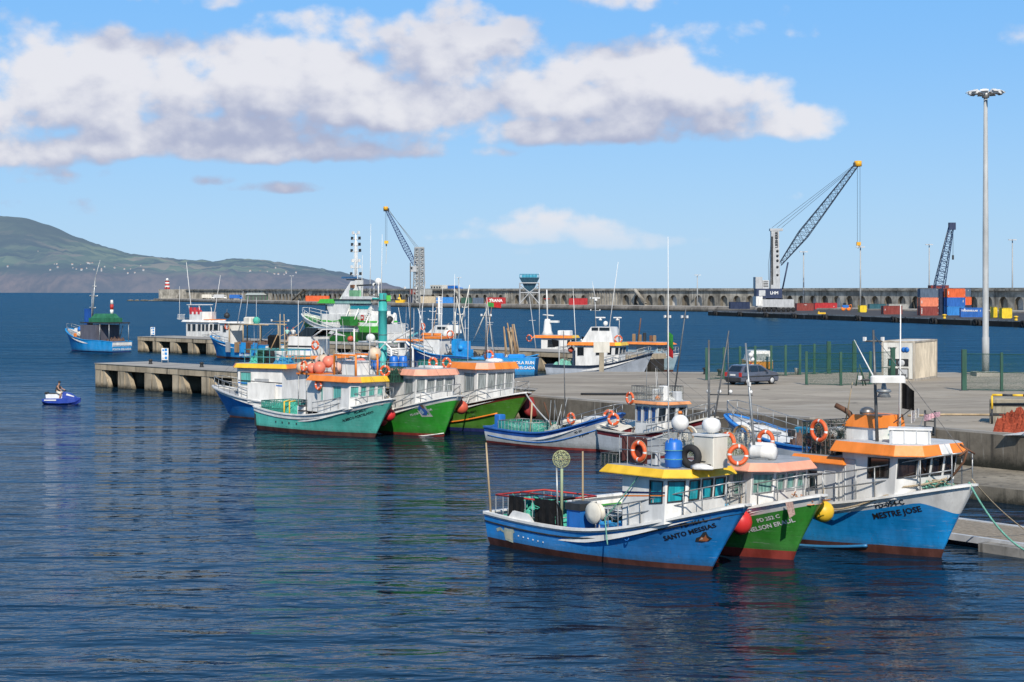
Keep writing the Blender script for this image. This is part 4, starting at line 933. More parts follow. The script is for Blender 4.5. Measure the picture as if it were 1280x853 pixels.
# ================================================================== the other boats
def std_boat(label, bow, top, hdg, L, B, zm, zs, hullm, boot=BOOT, boot_h=.22, upper=(.25, WHITE), cap=None, bul=.4, house_=None, rails=True, texts=(), hullkw={}, rake=None, zb=None):
    org, rk, z = mooring(bow, top, hdg, L); rk = rake if rake is not None else rk; z = zb if zb is not None else z
    r = empty('fishing_boat', org, R(hdg), label, 'fishing boat', FLEETG)
    kw = dict(bul=bul, tmin=.4, p=3.0, q=.5, st=.85, wtap=.30, pw=2.2); kw.update(hullkw)
    hu = Hull(L, B, rk, z, zm, zs, **kw); bands = [(lambda t: boot_h, boot, 2), (below(hu, upper[0]), hullm, 5), (below(hu, 0), upper[1], 2)]
    hu.build(r, bands, cap or WHITE, GREYP, WHITE, nt=24)
    for (txt, sz, mat, tc, drop, side) in texts: hu.name(r, txt, sz, mat, tc, drop, side)
    tp = None
    if house_:
        h = house_; x1 = L - h.get('dx', .5); plan = plan_house(x1 - h['len'], x1, h['w'], h.get('ch', .45), h.get('bulge', .14))
        gm = h.get('glass', G_DARK); sw = h.get('side', [(.45,.60),(.68,.9)]); fw = h.get('front', [(.03,.31),(.36,.64),(.69,.97)]); v0, v1 = h.get('v', (.45, .93))
        wins = {0: (sw, v0, v1, h.get('sglass', gm)), 1: ([(.08,.92)], v0, v1, gm), 2: (fw, v0, v1, gm), 3: ([(.08,.92)], v0, v1, gm), 4: (sw and [(1-b, 1-a) for a, b in sw[::-1]], v0, v1, h.get('sglass', gm))}
        wins = {k: w_ for k, w_ in wins.items() if w_[0]}
        wh, tp = house(r, plan, hu.zbase(), h['zt'], h.get('wall', WHITE), wins, h.get('lean', .15), h.get('frame', GREYP), stripes=h.get('stripes'), door=h.get('door'))
        rp = [(x - (h.get('aft', 0) if x < x1 - h['len'] + .2 else 0), y) for x, y in tp]
        roof(r, rp, h['zt'], h.get('rh', .3), h.get('over', .28), h['roof'], h.get('rtop', GREYP), inset=.1); tp = (rp, h['zt'] + h.get('rh', .3), x1)
    if rails: hu.rail(r, .6, .985, .7, 9, r=.022)
    if tp:                                            # thin stays and whip aerials
        z = tp[1]; x1 = tp[2]; q = random.Random(int(bow[0]))
        for k in range(3):
            x = x1 - q.uniform(.3, 2.4); y = q.uniform(-1, 1); whip(r, (x, y, z - .03), (x + q.uniform(-.5, .3), y, z + q.uniform(1.6, 4.2)), .022, q.choice([WHITE, STEEL, DSTEEL]))
        for y in (-.5, .5): whip(r, (x1 - 2.2, y * .4, z + 2.4), (hu.x(1, hu.zb) - .5, y, hu.zb + .5), .012, DSTEEL, 'stay_wire')
    return r, hu, tp
def bz(px, py, Y): return zat(py, Y)
# ---- teal boat
r, hu, tp = std_boat('teal green fishing boat with yellow and orange roof at the left of the moored row', (468,547), (490,499), -46, 10.2, 3.5, 1.15, 1.45, paint('teal_hull_paint', (.11,.56,.45), .35, .22, spots=.08),
    boot_h=.26, upper=(.24, WHITE), house_=dict(dx=.45, len=3.3, w=2.85, zt=3.35, roof=[ORANGE,ORANGE,YELLOW,YELLOW,ORANGE,ORANGE], glass=G_MINT, side=[(.10,.18),(.48,.76)], front=[(.03,.28),(.36,.62),(.70,.95)], v=(.42,.86), aft=.5, frame=LGREY, rh=.34),
    texts=[('PD-490-C',.20,LETB,451,.48,-1), ('ALBERTO PORTELADO',.22,LETB,447,.76,-1)])
B4 = r; rp, zr, x1 = tp
mb = MB()
for i in range(4): t = .24 + .07*i; p = hu.pt(t, .62, -1, .0); mb.cbox(p, (.1,.05,.1), DARKP)
mb.build('freeing_ports', r)
hu.stripe(r, GREYP, .0, .99, .26, .26, -1)
mb = MB(); mb.box(hu.x(0,.5)-.03, hu.x(0,.5)+.12, -hu.half(0,.9)-.02, -hu.half(0,.9)+.05, .2, 1.35, DARKP); mb.build('corner_fender', r)
mb = MB(); cage(mb, .4, 2.6, -1.25, 1.1, 1.0, 1.85, paint('green_rail',(.04,.20,.15),.5), .03, 10, 4, (0,.5,1), MESHG); thing_at(r, mb, 'net_pen', 'dark green railed net pen on the stern of the teal boat', 'net pen')
mb = MB(); netheap(mb, .5, 4.6, -1.05, 1.1, 1.0, .75, NETG, 21, 18); thing_at(r, mb, 'fishing_net', 'light green nets heaped on the aft deck of the teal boat', 'fishing net', group='net heaps')
mb = MB(); 
for x in (2.95,3.5): mb.tube([(x,-1.35,.95),(x,-1.35,1.9),(x,-.9,1.95)], .05, YELLOW, 6)
thing_at(r, mb, 'yellow_frame', 'yellow tube posts beside the green nets on the teal boat', 'frame')
mb = MB(); mb.cbox((0,0,.35),(.8,.7,.8),WHITE,ch=.05); mb.lathe([(.1,-.5),(.35,-.48),(.36,-.42),(.15,-.4),(.15,-.2),(.34,-.18),(.3,-.1)],DARKP,14,(.1,-.2,.9)); mb.cbox((.6,.1,.3),(.4,.5,.7),DARKP,ch=.04); thing_at(r, mb, 'net_hauler', 'white and black net hauler on the teal boat mid deck', 'net hauler', (4.4,-.8,.95))
mb = MB(); netheap(mb,-.9,.9,-.6,.6,0,.9,TARP,8,12); thing_at(r, mb, 'tarpaulin', 'black bundled tarpaulin just aft of teal boat wheelhouse', 'tarpaulin', (5.4,-.3,.95))
mb = MB(); mb.cbox((0,0,.3),(1.5,.9,.6),NETG,ch=.06); thing_at(r, mb, 'net_box', 'green covered net box against the aft wall of the teal boat cabin', 'box', (5.7,.6,1.7))
# shelter deck with a pile of floats, on posts aft of the wheelhouse
mb = MB(); mb.box(4.0,6.3,-1.2,1.3,3.65,3.75,ORANGE); mb.build('shelter_roof', r)
mb = MB(); mb.box(5.0,6.3,-1.1,-1.05,1.4,3.65,WHITE); 
mb.build('shelter_wall', r)
for x in (4.1,4.9):
    for y in (-1.1,1.2): mb = MB(); mb.tube([(x,y,1.0),(x,y,3.65)],.04,STEEL,6); mb.build('shelter_post', r)
PK = paint('coral_float',(.80,.22,.14),.4,.15); PK2 = paint('pale_pink_float',(.78,.48,.38),.45,.15); PK3 = paint('cream_float',(.66,.52,.38),.5,.2)
fl = [(4.2,-.9,.36,PK3),(4.75,-.6,.38,PK3),(5.3,-.95,.34,PK),(5.95,-.9,.40,PK),(5.1,.1,.42,PK3),(5.7,0,.38,PK),(4.5,.3,.36,PK2),(6.3,.2,.36,PK2)]
for i,(x,y,q,m_) in enumerate(fl):
    float_ball(world_of(r,(x,y,3.75+q*.9+(.35 if i in (4,5,6) else 0))), q, m_, ['cream float','cream float','coral float','coral float','cream float','coral float','pale pink float','pale pink float'][i]+' in the heap over the teal boat aft deck', group='heaped floats ' + ['a','a','b','b','a','b','c','c'][i])
for i,(x,y,zz,q,m_,lb) in enumerate(((7.0,.6,.55,.40,PK2,'large pale pink float right of the heap on teal boat roof'),(7.9,.8,.6,.44,PK,'coral float beside orange post on the teal boat roof'),(8.9,1.1,1.3,.42,PK3,'cream float hung high above the teal boat roof'))):
    float_ball(world_of(r,(x,y,zr+zz)), q, m_, lb)
lifebuoy(r, (5.2,-1.5,4.2), R(-90), 'lifebuoy on the left end of the float heap'); lifebuoy(r, (6.7,-1.55,3.1), R(-90), 'lifebuoy hung against the teal boat cabin aft end')
mb = MB(); mb.box(x1-2.2,x1-.9,-.4,.7,zr,zr+.8,WHITE); mb.box(x1-2.25,x1-.85,-.45,.75,zr+.8,zr+.9,LGREY); mb.build('roof_cabin', r)
mb = MB()
for y in (-.75,.95): mb.tube([(x1-2.5,y,zr),(x1-2.5,y,zr+1.25),(x1-.4,y,zr+1.25),(x1-.4,y,zr)],.08,ORANGE,6)
mb.build('roof_arch', r)
whip(r,(x1-.6,.5,zr),(x1-.6,.5,zr+4.2),.035,WHITE); whip(r,(4.3,1,3.7),(4.25,1,7.6),.03,WHITE); mast(r,(x1-2.6,1.1,zr),(x1+.5,1.6,zr+2.6),.05,LGREY,name='derrick')
mb = MB(); cage(mb,-.6,.6,-.5,.5,0,.9,NETD,.02,6,4,(0,.5,1),MESHD); netheap(mb,-.55,.55,-.45,.45,0,.8,NETD,4,10); thing_at(r, mb, 'net_cage', 'dark green crate of nets by lifebuoy right of the teal boat roof', 'cage', (x1+.2,1.7,3.3))
lifebuoy(r,(x1+.25,1.0,zr+.3),R(-60),'lifebuoy on dark green crate right of the teal boat roof')
for i,(zz,q) in enumerate(((1.35,.40),(.95,.34))):
    p = hu.pt(.965-.05*i, zz, 1, .3); float_ball(world_of(r,(p.x,p.y,zz)), q, paint('fender_red',(.62,.03,.03),.4,.1), ['higher red ball fender between teal bow and green hull','lower red ball fender between teal bow and green hull'][i], group='red ball fenders')
bowp = world_of(r,(hu.x(1,hu.zb)-.2,0,hu.zb+.1)); TEALBOW = bowp
# ---- green boat with salmon roof
r, hu, tp = std_boat('bright green fishing boat with salmon roof and small picture on bow', (554,546), (572,495), -50, 10.5, 4.1, 1.3, 1.4, paint('bright_green_hull', (.035,.36,.03), .32, .2, spots=.06), boot=BOOTR, boot_h=.16, upper=(.28, WHITE),
    house_=dict(dx=.6, len=2.9, w=3.0, zt=3.72, roof=SALMON, glass=G_GREY, side=[(.58,.9)], v=(.42,.9), rh=.38), texts=[('PD-518-C SENHOR',.19,LETW,527,.66,-1)])
B6 = r; rp, zr, x1 = tp
mb = MB()
zc = 1.62; tq = hu.t_px(r,529,hu.sheer(.9)-zc); xc = hu.x(tq,zc)
def hpatch(pts, mat, prj): mb.add([hu.pt(hu.t_at(xc+px,zc+pz),zc+pz,-1,prj) for px,pz in pts],[tuple(range(len(pts)))],mat)
hpatch([(-.42,.42),(.26,.46),(.42,-.38),(-.26,-.42)], paint('picture_ground',(.6,.6,.55),.5), .012); hpatch([(-.25,.1),(-.05,.3),(.15,.2),(.25,-.1),(.1,-.3),(-.15,-.3)], paint('picture_blue',(.05,.16,.5),.5), .016); hpatch([(.0,.34),(.18,.34),(.2,.12),(.05,.1)], paint('picture_brown',(.22,.12,.08),.5), .020); hpatch([(-.2,-.05),(-.05,.1),(.02,-.15),(-.12,-.25)], paint('picture_light',(.45,.62,.75),.5), .020)
mb.build('bow_picture', r)
hu.stripe(r, WHITE, .45, 1.0, hu.sheer(.45)-.2, hu.zb-.22, -1, 'water_stripe', .07)
mb = MB(); cage(mb,x1-5.5,x1-3.2,-1.4,1.4,zr-.6,zr+.3,STEEL,.02,7,5,(0,.5,1)); mb.build('roof_railing', r)
for i,(x,y) in enumerate(((x1-5.2,-.9),(x1-4.2,-.2),(x1-3.9,.3))):
    mb = MB(); Bl = paint('barrel_blue',(.015,.15,.55),.35,.15); mb.lathe([(.24,0),(.27,.03),(.285,.22),(.30,.25),(.285,.28),(.285,.52),(.30,.55),(.285,.58),(.27,.78),(.21,.86),(.18,.87)], Bl, 14); thing_at(r, mb, 'plastic_drum', ['blue drum alone left of two others behind the salmon roof','left of two paired blue drums behind the salmon roof','right of two paired blue drums behind the salmon roof'][i], 'drum', (x,y,zr-.2), group='blue drums behind the salmon roof')
lifebuoy(r,(x1-1.6,.9,zr+.3),R(-70),'left of two lifebuoys on the salmon roof of the bright green boat'); lifebuoy(r,(x1-.6,1.2,zr+.3),R(-70),'right of two lifebuoys on the salmon roof of the bright green boat')
mast(r,(x1-2.2,-.4,zr),(x1-2.2,-.4,zr+6.5),.05,DSTEEL,[(.75,.4,.4)]); whip(r,(x1-1.2,1.2,zr),(x1-1.0,1.2,zr+5),.025)
mb = MB(); mb.cbox((0,0,.08),(1.4,.9,.16),WHITE,ch=.04); thing_at(r, mb, 'liferaft_canister', 'flat white raft case on the salmon roof of the bright green boat', 'liferaft', (x1-.9,.2,zr))
p = hu.pt(.955,1.9,1,.28); float_ball(world_of(r,(p.x,p.y,1.75)),.42,paint('fender_coral',(.60,.10,.05),.45,.15),'coral ball fender between the two green bows')
B6bow = world_of(r,(hu.x(1,hu.zb)-.3,-.2,hu.zb)); B6mid = world_of(r, hu.top(.62,-1,-.2,-.05))
mb = MB(); mb.torus((0,0,0),.33,.13,BLACKR,20,8,Matrix.Rotation(R(80),4,'X')); p = hu.pt(.70,1.3,-1,.15); thing_at(r, mb, 'tyre_fender', 'black tyre fender hung between teal bow and bright green hull', 'tyre', (p.x,p.y,1.55), R(-20))
rope([TEALBOW, B6mid + Vector((-.2,0,-.5)), world_of(r, hu.top(.74,-1,.02,-.05))], .05, paint('white_rope',(.6,.58,.54),.8), 'white rope looped from the teal bow to the bright green boat', sag=.45)
# ---- second green boat, orange roof
r, hu, tp = std_boat('olive green fishing boat with orange and salmon roof and orange hull stripe', (634,541), (659,491), -49, 10.5, 4.1, 1.35, 1.5, paint('grass_green_hull', (.10,.32,.03), .35, .2, spots=.06), boot=paint('boot_navy',(.02,.03,.16),.6,.3), boot_h=.2, upper=(.30, paint('sheer_red',(.22,.03,.015),.5)),
    house_=dict(dx=.9, len=2.7, w=3.1, zt=3.95, roof=[ORANGE,ORANGE,ORANGE,ORANGE,ORANGE,ORANGE], glass=G_GREY, side=[(.5,.9)], v=(.40,.9), rh=.42), texts=[('PD-453-C',.19,LETB,590,.66,-1),('RITA',.24,LETB,591,1.05,-1)])
B7 = r; rp, zr, x1 = tp
hu.stripe(r, ORANGE, .52, .93, .95, 1.05, -1, 'hull_stripe', .10, .05)
mb = MB(); lo = offset_poly(rp,.28); hi = offset_poly(rp,.1); a,b = Vector((*lo[1],zr-.38)),Vector((*lo[2],zr-.38)); c,d = Vector((*hi[1],zr-.005)),Vector((*hi[2],zr-.005)); nn = (b-a).cross(c-a).normalized()*.01
mb.quad(a+nn,b+nn,d+nn,c+nn,SALMON); a,b = Vector((*lo[2],zr-.38)),Vector((*lo[3],zr-.38)); c,d = Vector((*hi[2],zr-.005)),Vector((*hi[3],zr-.005)); nn = (b-a).cross(c-a).normalized()*.01; mb.quad(a+nn,a.lerp(b,.22)+nn,c.lerp(d,.22)+nn,c+nn,SALMON); mb.build('roof_panel', r)
mast(r,(x1-1.5,.3,zr),(x1-1.5,.3,zr+3.6),.05,DSTEEL,[(.8,.35,.3)]); whip(r,(x1-2,-.8,zr),(x1-1.9,-.8,zr+4.5),.028)
mb = MB(); mb.lathe([(.55,0),(.6,.06),(.5,.2),(.1,.26)],WHITE,14); o = thing_at(r, mb, 'hatch_dome', 'low white dome cover on the orange roof of the olive green boat', 'hatch', (x1-.7,.3,zr-.02))
mb = MB(); cage(mb,x1-6.2,x1-3.0,-1.5,1.5,zr-.8,zr,NETD,.03,9,5,(0,.5,1),MESHG); mb.build('roof_railing', r)
lifebuoy(r,(x1-2.3,1.2,zr+.35),R(-60),'lifebuoy behind the orange roof of the olive green boat')
p = hu.pt(.94,1.7,1,.35); mb = MB(); mb.M = Matrix.Rotation(R(70),4,'Y'); mb.lathe([(.05,-.2),(.62,-.18),(.68,0),(.62,.18),(.05,.2)],paint('fender_dark_red',(.28,.02,.02),.6,.3),20); mb.M = Matrix(); thing_at(r, mb, 'disc_fender', 'large dark red disc fender between olive green bow and quay wall', 'fender', (p.x+.2,p.y+.3,1.55))
B7bow = world_of(r,(hu.x(1,hu.zb)-.2,0,hu.zb))
WR = paint('white_rope',(.6,.58,.54),.8)
rope([B6bow, B6bow.lerp(world_of(r,hu.top(.80,-1,0,-.05)),.5)+Vector((0,0,-.35)), world_of(r,hu.top(.80,-1,.4,-.05))], .05, WR, 'white rope slung between the two green bows', sag=.3)
# ---- white and blue open boat by the quay wall
r, hu, tp = std_boat('small white open boat with blue sheer band at the quay wall', (758,565), (778,517), -49, 8.9, 2.9, .82, .92, paint('white_hull',(.68,.68,.67),.4,.2,spots=.1), boot=BOOTR, boot_h=.13, upper=(.26, paint('royal_blue',(.015,.10,.40),.4)), cap=paint('cap_blue',(.03,.14,.45),.4), rails=False, bul=.4, hullkw=dict(fl=1.1),
    texts=[('PD 391',.17,LETB,724,.46,-1),('S. JOAO',.19,LETB,731,.72,-1)])
B8 = r
hu.stripe(r, BLUE, .03, .94, .45, .62, -1, 'hull_stripe', .05)
mb = MB(); mb.box(7.6,8.9,-.5,.5,1.3,1.9,WHITE); hu.rail(r,.72,.985,.5,5,r=.02); mb.build('fore_cuddy', r)
mb = MB(); cage(mb,.9,3.9,-1.0,.9,.5,1.35,STEEL,.02,10,4,(0,1),MESHG); netheap(mb,1.0,3.8,-.95,.85,.5,.72,cloth('mint_nets',(.20,.50,.40),9),31,18); thing_at(r, mb, 'net_pen', 'pale mint net pen in the stern of the small white open boat', 'net pen')
mb = MB(); mb.cbox((0,0,.55),(.45,.5,1.1),BLUE,ch=.04); mb.cbox((-.3,0,.2),(.3,.45,.6),BLUE,ch=.04); thing_at(r, mb, 'bait_locker', 'blue locker at the stern corner of the small white open boat', 'locker', (.6,-.6,.55))
mb = MB(); netheap(mb,4.3,6.6,-.9,.9,.55,.7,cloth('pale_gear',(.42,.45,.40),9),41,16,.7)
for k in range(7): x=4.4+rnd.random()*2; mb.tube([(x,rnd.uniform(-.8,.8),.6),(x+.2,rnd.uniform(-.8,.8),2.0+rnd.random()*.8)],.025,STEEL,4)
thing_at(r, mb, 'fishing_gear', 'jumble of pale gear and steel rods amidships in the small white open boat', 'fishing gear')
lifebuoy(r,(6.8,-.7,1.75),R(-90),'lifebuoy standing amidships on the small white open boat'); lifebuoy(r,(8.6,.5,1.95),R(-60),'lifebuoy at the bow of the small white open boat')
mb = MB(); mb.cbox((0,0,.12),(1.3,.7,.3),CREAM,ch=.1,rz=.3); thing_at(r, mb, 'foredeck_cover', 'pale canvas bundle beside the lifebuoy on small white open boat', 'cover', (6.1,.2,1.35))
mast(r,(5.6,0,.5),(5.3,.1,6.6),.035,DSTEEL); 
for x,y,tx,lb in ((3.7,-1.0,.05,'short bamboo post at the net pen end on the small white open boat'),(5.0,-.3,-1.0,'leaning rusty boom amidships on the small white open boat')):
    mb = MB(); mb.tube([(0,0,0),(tx,.1,1.9)],.05,PLANK if tx>0 else RUST,6); thing_at(r, mb, 'bamboo_pole', lb, 'pole', (x,y,.6), group='bamboo poles')
rope([B7bow, world_of(r,(4.6,-.2,1.3))], .05, WR, 'white rope from olive green bow down to the small white boat', sag=.15)
# ---- white boat with dark red sheer, blue windows, orange roof
r, hu, tp = std_boat('white boat with dark red sheer band, orange roof and blue tinted windows', (876,577), (893,522), -54, 6.9, 3.0, 1.25, 1.3, paint('white_hull',(.68,.68,.67),.4,.2,spots=.1), boot=BOOTR, boot_h=.2, upper=(.28, paint('sheer_maroon',(.20,.015,.02),.5)), cap=CREAM,
    house_=dict(dx=2.2, len=1.9, w=2.0, zt=2.86, roof=paint('peach_roof',(.72,.30,.12),.5), glass=G_DARK, sglass=G_BLUE, side=[(.05,.28),(.36,.62),(.7,.92)], front=[(.04,.44),(.56,.96)], v=(.42,.92), lean=.25, rh=.16, over=.2, ch=.3))
B9 = r; rp, zr, x1 = tp
mb = MB(); cage(mb,x1-2.2,x1-.3,-1.0,1.0,zr,zr+.75,DSTEEL,.018,9,5,(0,.5,1),MESHW); mb.build('roof_railing', r)
mb = MB()
for bx,by,bw_,bh in ((-.5,-.3,.5,.6),(.1,-.4,.45,.8),(.5,.2,.4,.5),(-.3,.4,.6,.45)): mb.cbox((bx,by,bh/2),(bw_,.4,bh),[WHITE,LGREY][int(bh*10)%2],ch=.04)
mb.ball((-.1,-.65,.15),.14,ORANGE,8); netheap(mb,-.7,.6,-.5,.6,0,.35,cloth('white_gear',(.6,.6,.57),9),5,10,.8); thing_at(r, mb, 'fishing_gear', 'white boxes and gear piled on the peach orange roof', 'fishing gear', (x1-.6,.2,zr))
lifebuoy(r,(x1-2.1,-1.2,zr+.1),R(-90),'lifebuoy at the aft corner of the peach orange roof'); lifebuoy(r,(1.2,-1.2,1.9),R(-60),'lifebuoy low at the stern of the dark red banded white boat')
for px_,x,y,tx,lb in ((0,x1-.5,.1,-.05,0),(0,x1-.3,.3,1.0,0)): mast(r,(x,y,zr-.02),(x+tx,y,zr+4.9),.045,DSTEEL,[(.9,.2,0)])
mb = MB(); n=6; vs=[]; fs=[]; Gf=cloth('flag_green',(.05,.30,.06)); Rf=cloth('flag_red',(.55,.03,.03))
for half,(m_) in enumerate((Gf,Rf)): mb.add([(0,.02*half,-.6*half),(.35,.05,-.2-.6*half),(.42,.0,-1.0-.45*half),(0,.0,-.7-.6*half)],[(0,1,2,3)],m_)
thing_at(r, mb, 'flag', 'red and green flag drooping from the twin masts of dark red banded white boat', 'flag', (x1-.5,.1,zr+3.7), 0, 'flags on boats')
mb = MB(); mb.add([(0,-1.2,1.55),(1.9,-1.25,1.30),(2.1,.3,1.75),(.1,.2,1.85),(-.2,-.7,1.35)],[(0,1,2,3),(0,3,4)],CREAM); mb.ball((-.1,-.8,1.2),.35,CREAM,10); thing_at(r, mb, 'dinghy_cover', 'cream canvas sheet over the stern of the dark red banded white boat', 'cover')
B9bow = world_of(r,(hu.x(1,hu.zb)-.2,0,hu.zb))
rope([B9bow, e0 + ed*19 + Vector((0,0,ZQ+.1))], .03, ROPEB, 'tan rope from dark red banded white bow to the quay edge', sag=.2)
# ---- white boat, blue trimmed, bow to the left against the wall
r, hu, tp = std_boat('white boat with blue trimmed raised bow pointing left along the quay wall', (932,581), (917,517), 127, 9.0, 3.1, 1.35, 1.3, paint('white_hull',(.68,.68,.67),.4,.2,spots=.1), boot=paint('boot_maroon',(.25,.02,.02),.6), boot_h=.42, upper=(.22, BLUE), cap=paint('cap_azure',(.03,.22,.62),.4), bul=.3, rake=1.3, zb=2.5, rails=False)
B10 = r; hu.rail(r,.45,.985,.75,9,r=.022)
mb = MB(); mb.add([hu.top(t,s,-.12,.3) for t in (.62,.72,.82,.90,.95) for s in (1,-1)],[(i*2,i*2+2,i*2+3,i*2+1) for i in range(4)],WHITE); mb.tube([hu.top(.9,0,.0),hu.top(.8,0,.35)],.05,DSTEEL,5); mb.cbox(hu.top(.75,0,.05)*1.0,(.8,.12,.12),STEEL,rz=.4); mb.build('foredeck_hatch', r)
mb = MB(); netheap(mb,1.5,5.0,-1.2,1.2,1.0,1.1,cloth('brown_nets',(.16,.10,.08),9),6,18,.6); mb.cbox((4.6,.3,2.0),(.9,.6,.4),paint('cover_teal',(.02,.22,.38),.5),ch=.05)
for k in range(8): x=1.5+rnd.random()*3.5; mb.cbox((x,rnd.uniform(-1,1),1.9+.3*rnd.random()),(.3,.3,.35),rnd.choice([DARKP,RUST,WOOD,BLUE]),ch=.04)
thing_at(r, mb, 'fishing_gear', 'dark engine gear and brown nets amidships on the blue trimmed white boat', 'fishing gear')
mb = MB(); mb.box(.8,3.6,1.25,1.29,1.35,2.05,paint('maroon_panel',(.10,.03,.025),.5,.3)); thing_at(r, mb, 'weather_board', 'rusty maroon weather board on the blue trimmed white boat', 'board')
# ---- blue and white boat with bow to the left, by the pier
r, hu, tp = std_boat('blue and white boat pointing left with orange roof and crowded roof rack', (288,521), (268,482), 152, 9.5, 3.7, 1.2, 1.3, paint('azure_hull_paint',(.013,.25,.66)), boot=BOOT, boot_h=.1, upper=(.28, WHITE), cap=LGREY,
    house_=dict(dx=1.6, len=3.9, w=3.0, zt=3.55, roof=[ORANGE,ORANGE,ORANGE,ORANGE,YELLOW,ORANGE], glass=G_MINT, side=[(.70,.95)], front=[(.04,.46),(.54,.96)], v=(.45,.88), lean=.1, rh=.3, aft=.3, stripes=[(4,.50,.54,BLUE),(4,.58,.61,DARKP)]))
B5 = r; rp, zr, x1 = tp
mb = MB(); mb.box(x1-3.4,x1-1.2,1.2,1.78,1.2,2.55,WHITE); mb.box(x1-2.8,x1-1.6,1.51,1.515,2.62,2.82,GREYP)
for i in range(4): mb.box(x1-2.8,x1-1.6,1.515,1.53,2.64+.05*i,2.66+.05*i,LGREY)
mb.build('side_locker', r)
mb = MB(); cage(mb,x1-4.3,x1-.6,-1.3,1.3,zr-.05,zr+.95,paint('aqua_rail',(.10,.38,.38),.5),.03,7,4,(0,.5,1)); mb.build('roof_railing', r)
for i,(x,y,hh,m_,lb) in enumerate(((x1-1.7,.7,.9,NETD,'dark green bin nearest the bow in the crowded roof rack'),(x1-2.3,.6,.95,DARKP,'black bin in the crowded roof rack'),(x1-3.1,.6,.85,WHITE,'white bin in the crowded roof rack'))):
    mb = MB(); mb.lathe([(.32,0),(.36,.05),(.40,hh-.05),(.42,hh),(.38,hh)],m_,14); thing_at(r, mb, 'bin', lb, 'bin', (x,y,zr), group='bins in the crowded roof rack')
mb = MB(); netheap(mb,x1-4.1,x1-2.9,.1,1.2,zr,.5,cloth('blue_rope',(.05,.28,.52),20),4,12,.8); netheap(mb,x1-1.5,x1-.8,-.6,1.1,zr,.7,NETG,5,10,.8); thing_at(r, mb, 'rope_coil', 'blue rope and green nets heaped in the crowded roof rack', 'rope')
for x,y,tx,zz in ((x1-1.0,-.5,-1.1,2.0),(x1-2.8,.2,0,3.4),(x1-2.95,-.2,.1,3.4)): mast(r,(x,y,zr),(x+tx,y,zr+zz),.05,WOOD if zz<3 else PLANK,[(.85,.7,0)] if tx==0 else (),name='boom')
# ---- white two-level boat with striped cabin behind
r, hu, tp = std_boat('white two level boat with black and blue stripes behind the teal boat', (322,512), (303,476), 150, 10.5, 3.6, 1.3, 1.3, paint('azure_hull_paint',(.013,.25,.66)), boot=BOOT, boot_h=.1, upper=(.28, WHITE), rails=False,
    house_=dict(dx=3.2, len=3.6, w=2.9, zt=3.95, roof=ORANGE, glass=G_DARK, side=[], v=(.5,.88), lean=.05, rh=.22, over=.35, stripes=[(4,.50,.545,DARKP),(4,.42,.47,BLUE)]))
B5b = r; rp, zr, x1 = tp
p2 = [(x1-2.6,-1.1),(x1-.4,-1.1),(x1-.1,-.6),(x1-.1,.6),(x1-.4,1.1),(x1-2.6,1.1)]
wh2, t2 = house(r, p2, zr, zr+1.35, WHITE, {}, -.2, name='upper_house', stripes=[(4,.42,.52,DARKP),(4,.26,.34,BLUE)])
mb = MB(); mb.tube([(x1-2.6,-1.1,zr+1.3),(x1-3.6,-1.1,zr+1.9),(x1-4.8,-1.1,zr+1.9),(x1-4.8,-1.1,zr-.8)],.06,WHITE,6); mb.tube([(x1-2.6,1.1,zr+1.3),(x1-3.6,1.1,zr+1.9),(x1-4.8,1.1,zr+1.9),(x1-4.8,1.1,zr-.8)],.06,WHITE,6); mb.box(x1-4.8,x1-3.2,-1.15,1.15,zr+1.9,zr+1.96,LGREY); mb.build('arch', r)
mb = MB(); mb.add([(x1-1.0,-.9,zr+1.36),(x1-2.4,-.9,zr+1.36),(x1-3.1,-.9,zr+2.0),(x1-1.9,-.9,zr+2.0),(x1-1.0,.9,zr+1.36),(x1-2.4,.9,zr+1.36),(x1-3.1,.9,zr+2.0),(x1-1.9,.9,zr+2.0)],[(0,1,2,3),(7,6,5,4),(0,3,7,4),(3,2,6,7)],G_DARK); mb.build('windscreen', r)
whip(r,(x1-1.4,1.1,zr),(x1-1.4,1.1,zr+4.0),.04,WHITE)
lifebuoy(r,(x1-3.0,1.2,zr+.75),R(90),'lifebuoy by the arch of the striped two level boat')

# ---- white boat with stern gantry behind the teal and salmon roofed boats
r, hu, tp = std_boat('white boat with tubular stern gantry and grey derrick half hidden behind the float heap', (404,502), (390,470), 140, 9.0, 3.3, 1.3, 1.4, paint('white_hull',(.68,.68,.67),.4,.2,spots=.1), boot=BOOTR, boot_h=.15, rails=False,
    house_=dict(dx=2.6, len=2.4, w=2.4, zt=3.7, roof=WHITE, glass=G_DARK, side=[(.1,.45),(.55,.9)], v=(.45,.9), rh=.25))
rp, zr, x1 = tp
mb = MB()
for y in (-1.2,1.2): mb.tube([(.3,y,1.2),(.3,y,4.4),(1.0,y,4.9),(3.8,y,4.9)],.08,WHITE,6)
for x in (.35,1.0,3.7): mb.tube([(x,-1.2,4.4 if x<.5 else 4.9),(x,1.2,4.4 if x<.5 else 4.9)],.07,WHITE,6)
mb.build('stern_gantry', r)
mast(r,(3.4,.3,3.9),(-1.4,.6,6.0),.09,LGREY,name='derrick'); mast(r,(3.2,-.4,3.9),(3.2,-.4,9.6),.05,WHITE,[(.6,.5,.4),(.8,.4,.4)])
mb = MB(); mb.cbox((0,0,.5),(1.0,.7,1.0),GREYP,ch=.06); mb.lathe([(.25,1.0),(.25,1.35),(.1,1.5)],WHITE,10); thing_at(r, mb, 'winch_box', 'grey winch box under the tubular stern gantry', 'winch', (1.6,.2,1.2))
